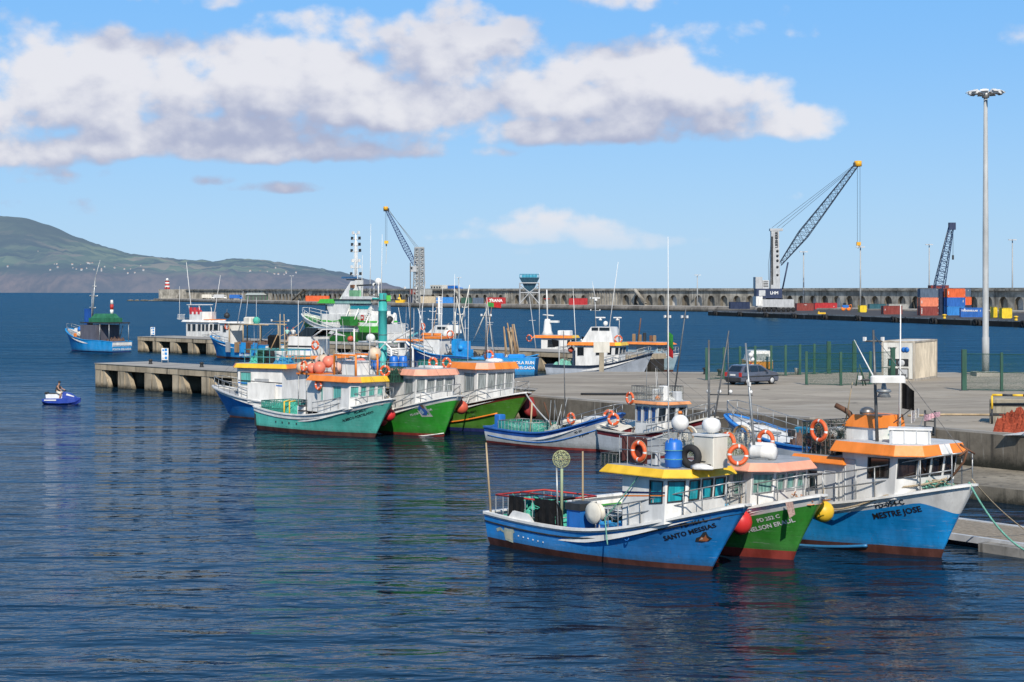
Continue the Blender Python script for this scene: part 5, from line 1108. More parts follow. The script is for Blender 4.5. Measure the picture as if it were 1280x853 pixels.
mb = MB(); mb.torus((0,0,0),.36,.15,BLACKR,20,8,Matrix.Rotation(R(90),4,'X')); thing_at(r, mb, 'tyre', 'black tyre hung on the tubular stern gantry', 'tyre', (.25,1.3,3.3), R(90))
float_ball(world_of(r,(2.6,1.1,5.2)),.36,WHITE,'white float on top of the tubular stern gantry')
# ================================================================== quay furniture
def qp(px, py, z=ZQ): return at(px, py, z)
GREENF = paint('fence_green', (.02,.085,.055), .5, .25)
FMESH = see_mesh('fence_mesh', (.02,.075,.05), .27, 60)
def fence(pts, label, hgt=2.35, thick=()):
    a = qp(*pts[0]); r = empty('mesh_fence', a, 0, label, 'fence')
    W_ = [qp(*p) - a for p in pts]; mb = MB()
    for i in range(len(W_) - 1):
        p, q = W_[i], W_[i+1]; u = Vector((0,0,1))
        mb.quad(p+u*.06, q+u*.06, q+u*hgt, p+u*hgt, FMESH)
    mb.build('mesh_panel', r)
    for z in (.08, hgt*.5, hgt - .04): mb = MB(); mb.tube([w_ + Vector((0,0,z)) for w_ in W_], .022, GREENF, 4); mb.build('fence_rail', r)
    for i, p in enumerate(W_):
        k = .15 if i in thick else .085; mb = MB(); mb.box(p.x-k, p.x+k, p.y-k, p.y+k, 0, hgt + (.25 if i in thick else .08), GREENF); mb.box(p.x-k*1.8,p.x+k*1.8,p.y-k*1.8,p.y+k*1.8,.005,.03,DSTEEL); mb.build('fence_post', r)
    return r
fence([(883,475.6),(905,474.5),(925,473),(944,472),(964,471),(982,470),(1000,469),(1018,468),(1036,467.5),(1068,466)], 'long green mesh fence running behind the parked car to the gate', 2.35, (8,9))
fence([(1008,481.5),(1051,482.5),(1088,481),(1116,479)], 'short green mesh fence panels left of the white container', 2.3, (3,))
fence([(1205,488.5),(1252,489.5),(1300,490.5)], 'green mesh fence at the right edge by the tall light mast', 2.5, (0,))
# ---- tall floodlight mast
def flood_mast(base, hgt, r0, r1, label, n=8, big=True, group=None):
    r = empty('light_mast', base, 0, label, 'light mast', group)
    mb = MB(); GP = paint('mast_grey', (.40,.41,.41), .5, .2)
    if big: mb.box(-.95,.95,-.95,.95,0,.32,PIERT); mb.lathe([(.5,.32),(.5,.36)],STEEL,12); mb.lathe([(r0*1.05,.36),(r0*1.05,3.0),(r0*.9,3.05),(r0*.85,hgt*.5),(r1,hgt)],GP,14)
    else: mb.lathe([(r0,0),(r1,hgt)],GP,8)
    mb.build('pole', r)
    mb = MB(); k = 1.15 if big else 1.1
    if big: mb.torus((0,0,hgt),k*.75,.05,STEEL,16,6); mb.lathe([(.28,-.35),(.32,0),(.2,.1)],STEEL,10,(0,0,hgt))
    for i in range(n): a = 2*math.pi*i/n + .2; mb.tube([(0,0,hgt),(k*math.cos(a),k*math.sin(a),hgt)],.045,STEEL,4)
    mb.build('head_frame', r)
    if big:
        for i in range(n):
            a = 2*math.pi*i/n + .2; m2 = MB(); c = Vector((k*math.cos(a),k*math.sin(a),hgt+.12)); m2.M = Matrix.Translation(c) @ Matrix.Rotation(a,4,'Z') @ Matrix.Rotation(R(28),4,'Y')
            m2.prism([(-.22,-.3),(.22,-.3),(.22,.3),(-.22,.3)],-.14,.10,LGREY,top=[(-.12,-.18),(.12,-.18),(.12,.18),(-.12,.18)]); m2.box(-.19,.19,-.27,.27,-.155,-.142,G_GREY); m2.box(.05,.35,-.32,.32,.09,.12,WHITE); m2.build('floodlight', r)
    else:
        mb = MB(); 
        for i in range(n): a = 2*math.pi*i/n+.2; mb.cbox((k*math.cos(a),k*math.sin(a),hgt),(.9,.6,.35),LGREY)
        mb.build('floodlight', r)
    return r
b_ = qp(1232,470); flood_mast(b_, (470-117)*b_.y/F, .27, .15, 'tall grey floodlight mast with ring of lamps on the quay at right', 9)
# ---- parked hatchback
def car():
    p = qp(940,480.5); r = empty('parked_car', p, R(38), 'dark grey parked hatchback seen from behind on the quay', 'car')
    CP = paint('car_grey', (.085,.095,.13), .22, .1, spots=0, spec=.6); CP.node_tree.nodes['Principled BSDF'].inputs['Coat Weight'].default_value = .8
    Lh, Wd = 1.92, .80
    prof = [(-1.90,.28),(-1.93,.52),(-1.88,.86),(-1.80,.92),(-1.45,1.36),(-1.25,1.42),(.05,1.41),(.35,1.34),(.95,.98),(1.62,.86),(1.86,.72),(1.92,.48),(1.88,.26)]
    mb = MB(); n = len(prof); vs = []
    for k, (sc_) in enumerate((-1, -.93, .93, 1)):
        for x, z in prof:
            tum = .80 - .17 * max(0, (z - .9) / .5); y = (tum - (.0 if abs(sc_) == 1 else -.0)) * (1 if sc_ > 0 else -1) * (1 if abs(sc_)==1 else .93)
            vs.append((x * (1 if abs(sc_) < 1 else .985), y, z + (.015 if abs(sc_) < 1 else 0)))
    fs = []
    for k in range(3):
        for i in range(n - 1): fs.append((k*n+i, k*n+i+1, (k+1)*n+i+1, (k+1)*n+i))
    mb.add(vs, fs, CP, False)
    mb.add(vs[:n], [tuple(range(n))], CP); mb.add(vs[3*n:], [tuple(range(n))[::-1]], CP)
    mb.box(-1.86,1.84,-.74,.74,.2,.3,DARKP); body = mb.build('body', r)
    for s in (-1, 1):
        mb = MB(); q = lambda x, z: (x, s*(.80 - .17*max(0,(z-.9)/.5) + .008), z)
        for poly in ([(-1.55,.95),(-1.30,1.33),(-.98,1.35),(-.98,.95)], [(-.92,.95),(-.92,1.35),(-.15,1.35),(-.15,.95)], [(-.08,.95),(-.08,1.35),(.12,1.34),(.78,.95)]): mb.add([q(*v) for v in poly],[tuple(range(len(poly)))],G_DARK)
        mb.build('side_window', r)
        mb = MB(); mb.box(-1.86,1.84,s*.80-.012,s*.80+.012,.56,.64,DARKP); mb.cbox((.62,s*.9,.98),(.16,.16,.13),CP); mb.build('side_trim', r)
        mb = MB(); mb.box(-1.925,-1.86,s*.70-.11,s*.70+.11,.60,.90,paint('tail_lamp_red',(.45,.02,.015),.25,.1)); mb.build('tail_light', r)
        for x in (-1.20, 1.22):
            mb = MB(); mb.M = Matrix.Translation((x, s*.72, .28)) @ Matrix.Rotation(R(90), 4, 'X'); mb.lathe([(.2,-.09),(.275,-.08),(.285,0),(.275,.08),(.2,.09)], BLACKR, 18); w_ = mb.build('wheel', r)
            mb = MB(); mb.M = Matrix.Translation((x, s*(.815), .28)) @ Matrix.Rotation(R(90), 4, 'X'); mb.lathe([(.04,-.012),(.19,-.008),(.19,.008),(.04,.012)], LGREY, 14); mb.build('rim', w_)
    mb = MB(); mb.add([(-1.795,-.58,.96),(-1.795,.58,.96),(-1.50,.5,1.33),(-1.50,-.5,1.33)],[(3,2,1,0)],G_DARK); mb.build('rear_window', r)
    mb = MB(); mb.box(-1.98,-1.86,-.78,.78,.34,.55,DARKP); mb.box(-1.955,-1.93,-.26,.26,.66,.78,WHITE); mb.build('rear_bumper', r)
    mb = MB(); mb.add([(.98,-.56,1.0),(.98,.56,1.0),(.40,.5,1.34),(.40,-.5,1.34)],[(0,1,2,3)],G_DARK); mb.build('windscreen', r)
car()
def van():
    p = at(945.5,468.5,ZQ); r = empty('parked_van', p, R(92), 'white van with orange lower body standing behind the green fence', 'van')
    WP = paint('van_white',(.75,.75,.73),.3,.1); OP = paint('van_orange',(.75,.30,.04),.35,.15); k = .93
    mb = MB(); mb.prism([(-2.1,-k),(1.3,-k),(2.0,-k*.9),(2.0,k*.9),(1.3,k),(-2.1,k)],.35,1.15,OP); mb.prism([(-2.1,-k),(.8,-k),(1.2,-k*.9),(1.2,k*.9),(.8,k),(-2.1,k)],1.15,1.95,WP,top=[(-1.9,-k*.82),(.3,-k*.82),(.5,-k*.75),(.5,k*.75),(.3,k*.82),(-1.9,k*.82)]); mb.build('body', r)
    mb = MB(); mb.add([(-2.115,-.7,1.22),(-2.115,.7,1.22),(-1.99,.62,1.72),(-1.99,-.62,1.72)],[(3,2,1,0)],G_GREY); mb.build('rear_window', r)
    mb = MB(); mb.box(-2.2,-2.08,-.92,.92,.35,.55,DARKP); mb.build('bumper', r)
    for s in (-1,1):
        mb = MB(); mb.box(-2.13,-2.09,s*.8-.08,s*.8+.08,.7,1.05,RED); mb.build('tail_light', r)
        for x in (-1.3,1.25):
            mb = MB(); mb.M = Matrix.Translation((x,s*.8,.33)) @ Matrix.Rotation(R(90),4,'X'); mb.lathe([(.2,-.1),(.33,-.09),(.33,.09),(.2,.1)],BLACKR,16); mb.build('wheel', r)
van()
# ---- refrigerated container, near
def corrugated(mb, A, B, z0, z1, mat, n=34, dep=.035):
    A, B = Vector(A), Vector(B); d = (B-A); nn = Vector((d.y,-d.x,0)).normalized()
    pts = []
    for i in range(n):
        for f, o in ((0,0),(.28,0),(.42,-dep),(.86,-dep)): pts.append(A + d*((i+f)/n) + nn*o)
    pts.append(B)
    vs = [p + Vector((0,0,z)) for p in pts for z in (z0,z1)]
    mb.add(vs,[(2*i,2*i+2,2*i+3,2*i+1) for i in range(len(pts)-1)],mat)
def reefer():
    p = qp(1143,476.6); Lc, Wc, Hc = 6.06, 2.44, 2.95
    r = empty('reefer_container', p, R(61), 'white refrigerated container with rust-stained side standing on the quay', 'container')
    RW = paint('reefer_white',(.72,.70,.64),.5,.25,spots=.2,dirt=(.22,.11,.05)); TAN = paint('reefer_tan_side',(.62,.54,.42),.6,.35,spots=.3,dirt=(.22,.11,.05))
    mb = MB(); corrugated(mb,(0,0,0),(Lc,0,0),.16,Hc-.12,TAN,30); mb.box(.05,Lc-.05,.06,Wc,.1,Hc-.04,RW); mb.build('body', r)
    mb = MB(); RS = paint('container_frame',(.48,.42,.34),.6,.4,spots=.4,dirt=(.22,.11,.05))
    for y in (-.03,Wc-.09):
        for x in (-.02,Lc-.12): mb.box(x,x+.14,y,y+.12,0,Hc,RS)
        mb.box(.12,Lc-.12,y+.005,y+.115,0,.16,RS); mb.box(.12,Lc-.12,y+.005,y+.115,Hc-.12,Hc,RS)
    for x in (-.02,Lc-.1): mb.box(x+.01,x+.11,.09,Wc-.09,0,.14,RS); mb.box(x+.01,x+.11,.09,Wc-.09,Hc-.12,Hc,RS)
    mb.build('frame', r)
    mb = MB(); mb.box(-.03,.03,.15,Wc-.15,.2,1.62,DARKP)
    mb.box(-.06,-.03,.12,Wc-.12,1.62,Hc-.14,RW); mb.box(-.06,-.03,.12,.42,.16,1.62,RW); mb.box(-.06,-.03,Wc-.45,Wc-.12,.16,1.62,RW); mb.box(-.06,-.03,.42,Wc-.45,.92,1.06,RW); mb.box(-.05,-.035,.5,1.2,.25,.85,LGREY)
    mb.M = Matrix.Translation((-.05,.95,1.32)) @ Matrix.Rotation(R(90),4,'Y'); mb.lathe([(.1,-.03),(.24,-.03),(.24,.02),(.1,.02)],LGREY,16); mb.M = Matrix()
    mb.box(-.07,-.04,1.4,1.85,1.12,1.5,G_TEAL); mb.box(-.07,-.04,.6,1.3,.2,.5,DSTEEL); mb.build('cooling_unit', r)
    mb = MB()
    for k in range(2): mb.M = Matrix.Translation((-.075,.55+.22*k,2.3)) @ Matrix.Rotation(R(-90),4,'Y'); mb.lathe([(.02,0),(.2,0),(.2,.012),(.02,.012)],BLUE,12); mb.M = Matrix()
    flat_text(mb,'CN 227',.2,LETB,(-.075,1.65,2.35),(0,-1,0),(0,0,1)); mb.build('marking', r)
reefer()
mb = MB(); pts = [(0,0,0),(.25,0,1.5),(.5,0,0)]; mb.tube(pts,.05,GREENF,5); mb.tube([(.25,0,1.5),(.8,.5,0)],.05,GREENF,5); mb.tube([(.1,0,.6),(.4,0,.6)],.03,GREENF,5)
put(mb,'trestle',qp(1070,482.5),0,'small dark green trestle leaning by the fence left of the white container','trestle')
# ---- concrete blocks with rail, red nets, sheets
r = empty('concrete_block', qp(1247,529), R(-20), 'weathered concrete block on the quay beside a yellow and black rail', 'block')
mb = MB(); CB = concrete('block_concrete',(.36,.32,.25),.35,1,True); mb.cbox((1.3,.9,.62),(3.4,1.9,1.24),CB,ch=.06); mb.build('block_body', r)
mb = MB(); 
for z in (.45,.95): mb.cbox((1.3,-.08,z),(3.3,.05,.10),DARKP)
mb.build('fender_strip', r)
r = empty('guard_rail', qp(1240,530), R(-18), 'yellow and black striped guard rail in front of the concrete block', 'rail')
mb = MB(); pts=[(0,0,0),(0,0,1.45),(3.4,0,1.45)]
mb.tube([(0,0,0),(0,0,.75)],.06,DARKP,6); mb.tube([(0,0,.75),(0,0,1.42)],.06,YELLOW,6)
for i in range(7): mb.tube([(.5*i,0,1.45),(.5*i+.5,0,1.45)],.065,[YELLOW,DARKP][i%2],6)
mb.tube([(3.4,0,0),(3.4,0,1.45)],.06,DARKP,6); mb.build('rail_bar', r)
mb = MB(); netheap(mb,-1.0,1.9,-.8,.9,0,1.05,cloth('rust_red_nets',(.36,.07,.035),12),51,24,.6); put(mb,'fishing_net',qp(1272,542),R(-30),'heap of rust red nets on the quay beside the concrete block','fishing net','net heaps')
mb = MB(); 
for k in range(4): x=.5*k; mb.add([(x,0,.02+.02*k),(x+.9,-.5,.10),(x+1.1,.25,.22),(x+.3,.6,.05)],[(0,1,2,3)],[cloth('white_sheet',(.62,.63,.62)),cloth('blue_sheet',(.25,.42,.58))][k%2])
put(mb,'plastic_sheet',qp(1252,545),R(-20),'crumpled white and blue plastic sheets before the red nets','sheet')
mb = MB(); mb.tube([(0,0,.06),(2.2,.3,.08),(5.2,.2,.05)],.06,PLANK,6); put(mb,'timber_pole',qp(1135,521),R(6),'long pale timber pole lying on the quay right of the orange roofs','pole')
mb = MB(); mb.tube([(0,0,.06),(3.2,-.1,.10),(5.0,-.5,.06)],.08,DARKP,6); put(mb,'timber_pole',qp(726,494),R(-8),'dark timber pole lying along the quay edge behind the small white boat','pole')
# ladder recess & mooring irons by the steps
r = empty('quay_ladder', e0+ed*32.3-en*.09+Vector((0,0,0)), QH, 'dark iron ladder on the quay wall behind the orange roofed bow', 'ladder')
mb = MB(); mb.tube([(0,0,.3),(0,0,3.1)],.05,DARKP,6); mb.tube([(.6,0,.3),(.6,0,3.1)],.05,DARKP,6); mb.build('stile', r)
mb = MB(); [mb.tube([(0,0,.5+.3*i),(.6,0,.5+.3*i)],.03,DARKP,5) for i in range(9)]; mb.build('rung', r)
for i,(px_,py_,lb) in enumerate(((900,470,'black mooring bollard left of the fence end'),(882,468,'dark crouched bollard near the pier end'))):
    mb = MB(); mb.lathe([(.22,0),(.18,.1),(.16,.35),(.27,.42),(.27,.5),(.1,.56)],DARKP,12); put(mb,'bollard',qp(px_,py_),0,lb,'bollard','bollards on quay and piers')
for i,(px_,lb) in enumerate(((188,'bollard near the left end of the nearer pier'),(252,'bollard on the nearer pier left of the blue and white boat'))):
    s_ = None
    X = xat(px_,150); mb = MB(); mb.lathe([(.2,0),(.16,.1),(.14,.3),(.25,.36),(.1,.46)],DARKP,12)
    t_ = min(range(600), key=lambda k: abs(640+F*P1(k*.1,2.5).x/P1(k*.1,2.5).y-px_))*.1; put(mb,'bollard',P1(t_,2.5),0,lb,'bollard','bollards on quay and piers')
mb = MB(); mb.lathe([(.16,0),(.19,.5),(.2,.52),(.17,.52)],WHITE,12); put(mb,'bucket',qp(996,468.5),0,'white bucket on the quay behind the long fence','bucket')
# numbered berth signs, teal pillar
def berth_sign(p, label):
    r = empty('berth_sign', p, R(-8), label, 'sign', 'berth signs on the piers'); mb = MB()
    for x in (-.42,.42): mb.tube([(x,0,0),(x,0,1.75)],.04,WHITE,5)
    mb.build('sign_frame', r); mb = MB(); mb.box(-.45,.45,-.03,.03,.35,1.75,WHITE)
    BLs = paint('sign_blue',(.02,.22,.55),.4,.1)
    for z in (.45,.95,1.40): mb.box(-.02,.30,-.045,-.032,z,z+.30,BLs); mb.box(-.34,-.1,-.045,-.032,z,z+.22,BLs if z>1 else LGREY)
    mb.build('sign_panel', r); r.scale = (.72,.72,.78)
berth_sign(P1(min(range(600), key=lambda k: abs(640+F*P1(k*.1,4.8).x/P1(k*.1,4.8).y-206))*.1,4.8), 'white and blue berth sign at the back of the nearer pier')
berth_sign(P2(2.2,1.2), 'white and blue berth sign at the left end of the farther pier')
berth_sign(P2(40.5,.6), 'white and blue berth sign on the farther pier by the green ship')
p = at(478.5,470,0); p = Vector((xat(478.5,136),136,ZQ-.05)); r = empty('teal_pillar', p, 0, 'tall turquoise steel crane column rising among the moored boats', 'pillar')
TQ = paint('turquoise_steel',(.05,.42,.40),.45,.3); mb = MB(); mb.lathe([(.42,0),(.42,.05),(.33,.06),(.33,5.1),(.37,5.12),(.37,5.25),(.33,5.27),(.33,5.9)],TQ,20); mb.torus((0,0,3.3),.335,.03,DSTEEL,18,5); mb.build('column', r)
mb = MB(); mb.lathe([(.33,5.9),(.37,5.92),(.37,6.02),(.31,6.04),(.31,6.5),(.2,6.52)],TQ,18); mb.torus((0,0,6.0),.42,.035,DSTEEL,18,5)
for a in range(6): mb.tube([(.4*math.cos(a),.4*math.sin(a),5.95),(.4*math.cos(a),.4*math.sin(a),6.45)],.03,DSTEEL,4)
mb.tube([(0,0,6.2),(-1.0,.2,6.35),(-1.3,.2,6.9)],.06,DSTEEL,5); mb.tube([(0,0,6.1),(-.8,-.2,6.1)],.08,TQ,5); mb.build('slew_head', r)
mb = MB(); mb.box(.3,.62,-.28,.12,5.9,6.35,paint('lime_green',(.10,.55,.06),.4)); mb.build('control_box', r)
# ---- two people on the farther pier
def person(p, rz, shirt, trousers, cap, label, pose=0):
    sk = paint('skin_tone',(.42,.23,.15),.55,.1,spots=0); r = empty('person', p, rz, label, 'person')
    me = bpy.data.meshes.new('body'); bm = []
    J = {'pel':(0,0,.92),'chest':(0,.02,1.28),'neck':(0,.02,1.46),'head0':(0,-.01,1.56),'head':(0,-.02,1.68)}
    V = [(0,0,.92),(0,.01,1.12),(0,.02,1.32),(0,.02,1.46),(0,-.01,1.55),(0,-.02,1.66)]; Rr = [.14,.13,.16,.06,.075,.10]; E = [(0,1),(1,2),(2,3),(3,4),(4,5)]
    for s in (-1,1):
        b = len(V); st = .10*s if pose == 0 else 0
        V += [(s*.10,0,.86),(s*.12,-.02+st*.4,.48),(s*.13,st*.5,.08),(s*.13,-.13+st*.5,.04)]; Rr += [.10,.07,.05,.045]; E += [(0,b),(b,b+1),(b+1,b+2),(b+2,b+3)]
        b = len(V); 
        if pose == 0: V += [(s*.20,.02,1.38),(s*.28,.03,1.12),(s*.24,-.10,.90)]
        else: V += [(s*.20,.02,1.38),(s*.27,-.06,1.14),(s*.14,-.28,1.12)]
        Rr += [.065,.045,.038]; E += [(2,b),(b,b+1),(b+1,b+2)]
    me.from_pydata(V,E,[]); o = bpy.data.objects.new('body',me); COL.objects.link(o); o.parent = r
    sm = o.modifiers.new('skin','SKIN'); ss = o.modifiers.new('sub','SUBSURF'); ss.levels = ss.render_levels = 1
    for i,v in enumerate(me.skin_vertices[0].data): v.radius = (Rr[i],Rr[i]); v.use_root = (i==0)
    me.materials.append(sk)
    mb = MB(); mb.lathe([(.17,.90),(.175,1.05),(.19,1.25),(.17,1.38),(.09,1.47)],shirt,12)
    for s in (-1,1): mb.tube([(s*.15,.02,1.39),(s*.22,.02,1.36),(s*.27,.0 if pose==0 else -.05,1.14)],.085,shirt,8)
    mb.build('shirt', r); mb = MB()
    for s in (-1,1): st = .10*s if pose==0 else 0; mb.tube([(s*.08,0,.95),(s*.11,0,.82),(s*.12,-.02+st*.4,.48),(s*.13,st*.5,.12)],.115,trousers,8,r1=.075)
    mb.build('trousers', r); mb = MB(); mb.lathe([(.115,1.69),(.118,1.74),(.09,1.80),(.02,1.82)],cap,10,(0,-.02,0)); mb.box(-.08,.08,-.22,-.1,1.70,1.72,cap); mb.build('cap', r); return r
CAPR = paint('cap_red',(.40,.03,.03),.7,.1,spots=0)
ps = [min(range(900), key=lambda k: abs(640+F*P2(k*.1,3.2).x/P2(k*.1,3.2).y-q))*.1 for q in (359,365,372)]
person(P2(ps[0],3.2), R(160), paint('shirt_mint',(.35,.62,.58),.8,.1,spots=0), paint('trousers_dark',(.03,.03,.04),.8,.1,spots=0), CAPR, 'person in mint shirt and red cap standing on the farther pier')
person(P2(ps[1],3.4), R(170), paint('shirt_white',(.7,.7,.68),.8,.1,spots=0), paint('trousers_grey',(.16,.15,.15),.8,.1,spots=0), CAPR, 'person in white shirt and red cap beside a heap on the farther pier')
mb = MB(); netheap(mb,-1.0,1.0,-.6,.6,0,.85,cloth('tan_gear',(.40,.30,.22),8),14,14,.8); mb.cbox((.4,0,.5),(.5,.4,.9),WOOD,ch=.05); put(mb,'fishing_gear',P2(ps[2],2.6),0,'tan gear heap beside the two people on the farther pier','fishing gear')
# ================================================================== breakwater, port, far shore
BW = [(150,11.2),(195,13.6),(360,18.0),(480,20.5),(600,22.6),(720,24.4),(840,26.2),(940,27.6),(1150,32),(1330,36)]
BWF = [Vector(((px-640)*(F*H/dy)/F, F*H/dy, 0)) for px, dy in BW]; BWF[0] = BWF[1] + Vector((-4, 10, 0))
BN = Vector((.62,.785,0)); ZB = 2.1; BD = 26.0
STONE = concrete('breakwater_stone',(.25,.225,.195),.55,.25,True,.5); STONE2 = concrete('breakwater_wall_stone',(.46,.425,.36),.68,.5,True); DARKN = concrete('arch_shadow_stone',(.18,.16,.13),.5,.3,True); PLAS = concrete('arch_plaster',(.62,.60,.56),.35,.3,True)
mb = MB()
for i in range(len(BWF)-1):
    a, b = BWF[i], BWF[i+1]; A2, B2 = a+BN*(BD+14), b+BN*(BD+14); u = Vector((0,0,ZB)); d = Vector((0,0,-3))
    mb.quad(a+d,b+d,b+u*.55,a+u*.55,STONE); mb.quad(a+u*.55,b+u*.55,b+BN*.6+u,a+BN*.6+u,STONE); mb.quad(a+BN*.6+u,b+BN*.6+u,B2+u,A2+u,PIERT)
a = BWF[0]; mb.quad(a+Vector((0,0,-3)),a+Vector((0,0,ZB)),a+BN*(BD+14)+Vector((0,0,ZB)),a+BN*(BD+14)+Vector((0,0,-3)),STONE)
tag(mb.build('breakwater_platform'), kind='structure')
# wall with arched recesses
r = empty('breakwater_wall', (0,0,0), 0, 'long weathered breakwater wall of blind arches across the harbour', 'wall')
mbw = MB(); mbc = MB(); ZT = 9.75
arng = random.Random(4)
def wall_bay(mb, A, B, z0, z1, arch, back):
    L = (B-A).length; d = (B-A)/L; n = Vector((d.y,-d.x,0)); n = n if n.y < 0 else -n
    Pp = lambda s, z, o=0: A + d*s + Vector((0,0,z)) - n*o
    if not arch: mb.quad(Pp(0,z0),Pp(L,z0),Pp(L,z1),Pp(0,z1),STONE2); return
    w = L*.56; c = L/2; zs = z0 + 2.3; Rr = w/2; pts = [(c-Rr,z0)] + [(c-Rr*math.cos(math.pi*k/8), zs+Rr*math.sin(math.pi*k/8)) for k in range(9)] + [(c+Rr,z0)]
    mb.quad(Pp(0,z0),Pp(c-Rr,z0),Pp(c-Rr,z1),Pp(0,z1),STONE2); mb.quad(Pp(c+Rr,z0),Pp(L,z0),Pp(L,z1),Pp(c+Rr,z1),STONE2)
    for k in range(1,9):
        (s0,y0),(s1,y1) = pts[k],pts[k+1]; mb.quad(Pp(s0,y0),Pp(s1,y1),Pp(s1,z1),Pp(s0,z1),STONE2)
    for k in range(len(pts)-1):
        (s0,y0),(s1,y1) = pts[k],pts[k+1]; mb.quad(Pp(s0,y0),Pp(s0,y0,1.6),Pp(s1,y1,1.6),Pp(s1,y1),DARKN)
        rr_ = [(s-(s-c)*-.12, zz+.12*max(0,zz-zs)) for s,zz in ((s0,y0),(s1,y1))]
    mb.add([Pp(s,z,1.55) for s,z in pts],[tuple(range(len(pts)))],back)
for i in range(1, len(BWF)-1):
    a, b = BWF[i]+BN*BD, BWF[i+1]+BN*BD; L = (b-a).length; nb = max(1, round(L/8.2))
    for k in range(nb):
        A, B = a.lerp(b,k/nb), a.lerp(b,(k+1)/nb); px_ = 640+F*((A+B)/2).x/((A+B)/2).y
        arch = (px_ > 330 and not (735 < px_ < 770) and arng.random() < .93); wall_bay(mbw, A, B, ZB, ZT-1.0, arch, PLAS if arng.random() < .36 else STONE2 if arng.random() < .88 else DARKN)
        if not arch:
            for q in (.15,.4,.65,.9): c = A.lerp(B,q); mbw.cbox(c+Vector((0,0,(ZB+ZT-1)/2)),(.5,.5,ZT-1-ZB),STONE2,rz=-.85)
mbw.build('arched_wall', r)
for i in range(1, len(BWF)-1):
    a, b = BWF[i]+BN*(BD-.9), BWF[i+1]+BN*(BD-.9); a2, b2 = a+BN*9, b+BN*9
    for (lo,hi,off) in ((ZT-1.0,ZT-.55,0),(ZT-.55,ZT,1.2)):
        p,q = a+BN*off,b+BN*off; mbc.quad(p+Vector((0,0,lo)),q+Vector((0,0,lo)),q+Vector((0,0,hi)),p+Vector((0,0,hi)),STONE2); mbc.quad(p+Vector((0,0,hi)),q+Vector((0,0,hi)),q+BN*6+Vector((0,0,hi)),p+BN*6+Vector((0,0,hi)),STONE)
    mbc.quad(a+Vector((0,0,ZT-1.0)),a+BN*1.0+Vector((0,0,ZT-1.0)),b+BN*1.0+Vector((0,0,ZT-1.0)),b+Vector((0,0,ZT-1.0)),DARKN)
mbc.build('parapet', r)
def bw(px, d):                                        # point on the breakwater platform at a bearing, d metres from its water edge
    best = None
    for i in range(len(BWF)-1):
        for k in range(60):
            p = BWF[i].lerp(BWF[i+1],k/60)+BN*d; e = abs(640+F*p.x/p.y-px)
            if best is None or e < best[0]: best = (e,p)
    return best[1]+Vector((0,0,ZB))
mb = MB(); a = BWF[1]+BN*(BD-2); mb.prism([(a.x-16,a.y-2),(a.x+14,a.y-22),(a.x+28,a.y+6),(a.x,a.y+26)],0,ZT-.1,STONE2); mb.build('round_head', r)
for px_, wd in ((378,-14),(566,14),(792,14),(1145,12)):
    mb = MB(); p = bw(px_,BD-3.2); q = bw(px_+wd,BD-3.2); mb.add([p+Vector((0,0,ZT-ZB-1)),q,q+Vector((0,0,.9)),p+Vector((0,0,ZT-ZB-.2)),p+BN*2+Vector((0,0,ZT-ZB-1)),q+BN*2,q+BN*2+Vector((0,0,.9)),p+BN*2+Vector((0,0,ZT-ZB-.2))],[(0,1,2,3),(3,2,6,7),(4,7,6,5),(0,4,5,1)],STONE2); mb.build('stair', r)
# rocks round the head
mb = MB(); rr = random.Random(2)
for k in range(90):
    t = rr.random(); p = BWF[1]+Vector((-22+t*70, 4-t*52+rr.uniform(-8,4), 0)); q = rr.uniform(1.0,2.6); mb.M = Matrix.Translation(p) @ Matrix.Rotation(rr.random()*6,4,'Z') @ Matrix.Rotation(rr.random()*2,4,'X'); mb.cbox((0,0,0),(q*1.4,q,q*.9),STONE,ch=q*.25); mb.M = Matrix()
tag(mb.build('armour_rocks'), kind='stuff')
# lighthouse on the head
p = BWF[1]+BN*(BD+2)+Vector((0,0,ZT)); p.x = xat(209,p.y); r = empty('harbour_light', p, 0, 'small red and white banded lighthouse on the breakwater end', 'lighthouse')
mb = MB(); LR = paint('light_red',(.55,.035,.03),.5,.15); hb = 1.45
for k in range(5): mb.lathe([(2.3-.12*k,k*hb),(2.3-.12*(k+1),(k+1)*hb)],[LR,WHITE][k%2] if k<4 else LR,14)
mb.build('tower', r); mb = MB(); mb.lathe([(2.4,5*hb),(2.4,5*hb+.25)],WHITE,14); mb.lathe([(1.1,5*hb+.25),(1.1,5*hb+1.3),(.9,5*hb+1.6),(.1,5*hb+2.0)],WHITE,12); mb.build('lantern', r)
mb = MB(); mb.box(-.4,.4,-2.36,-2.2,.05,1.9,DARKP); mb.build('door', r)
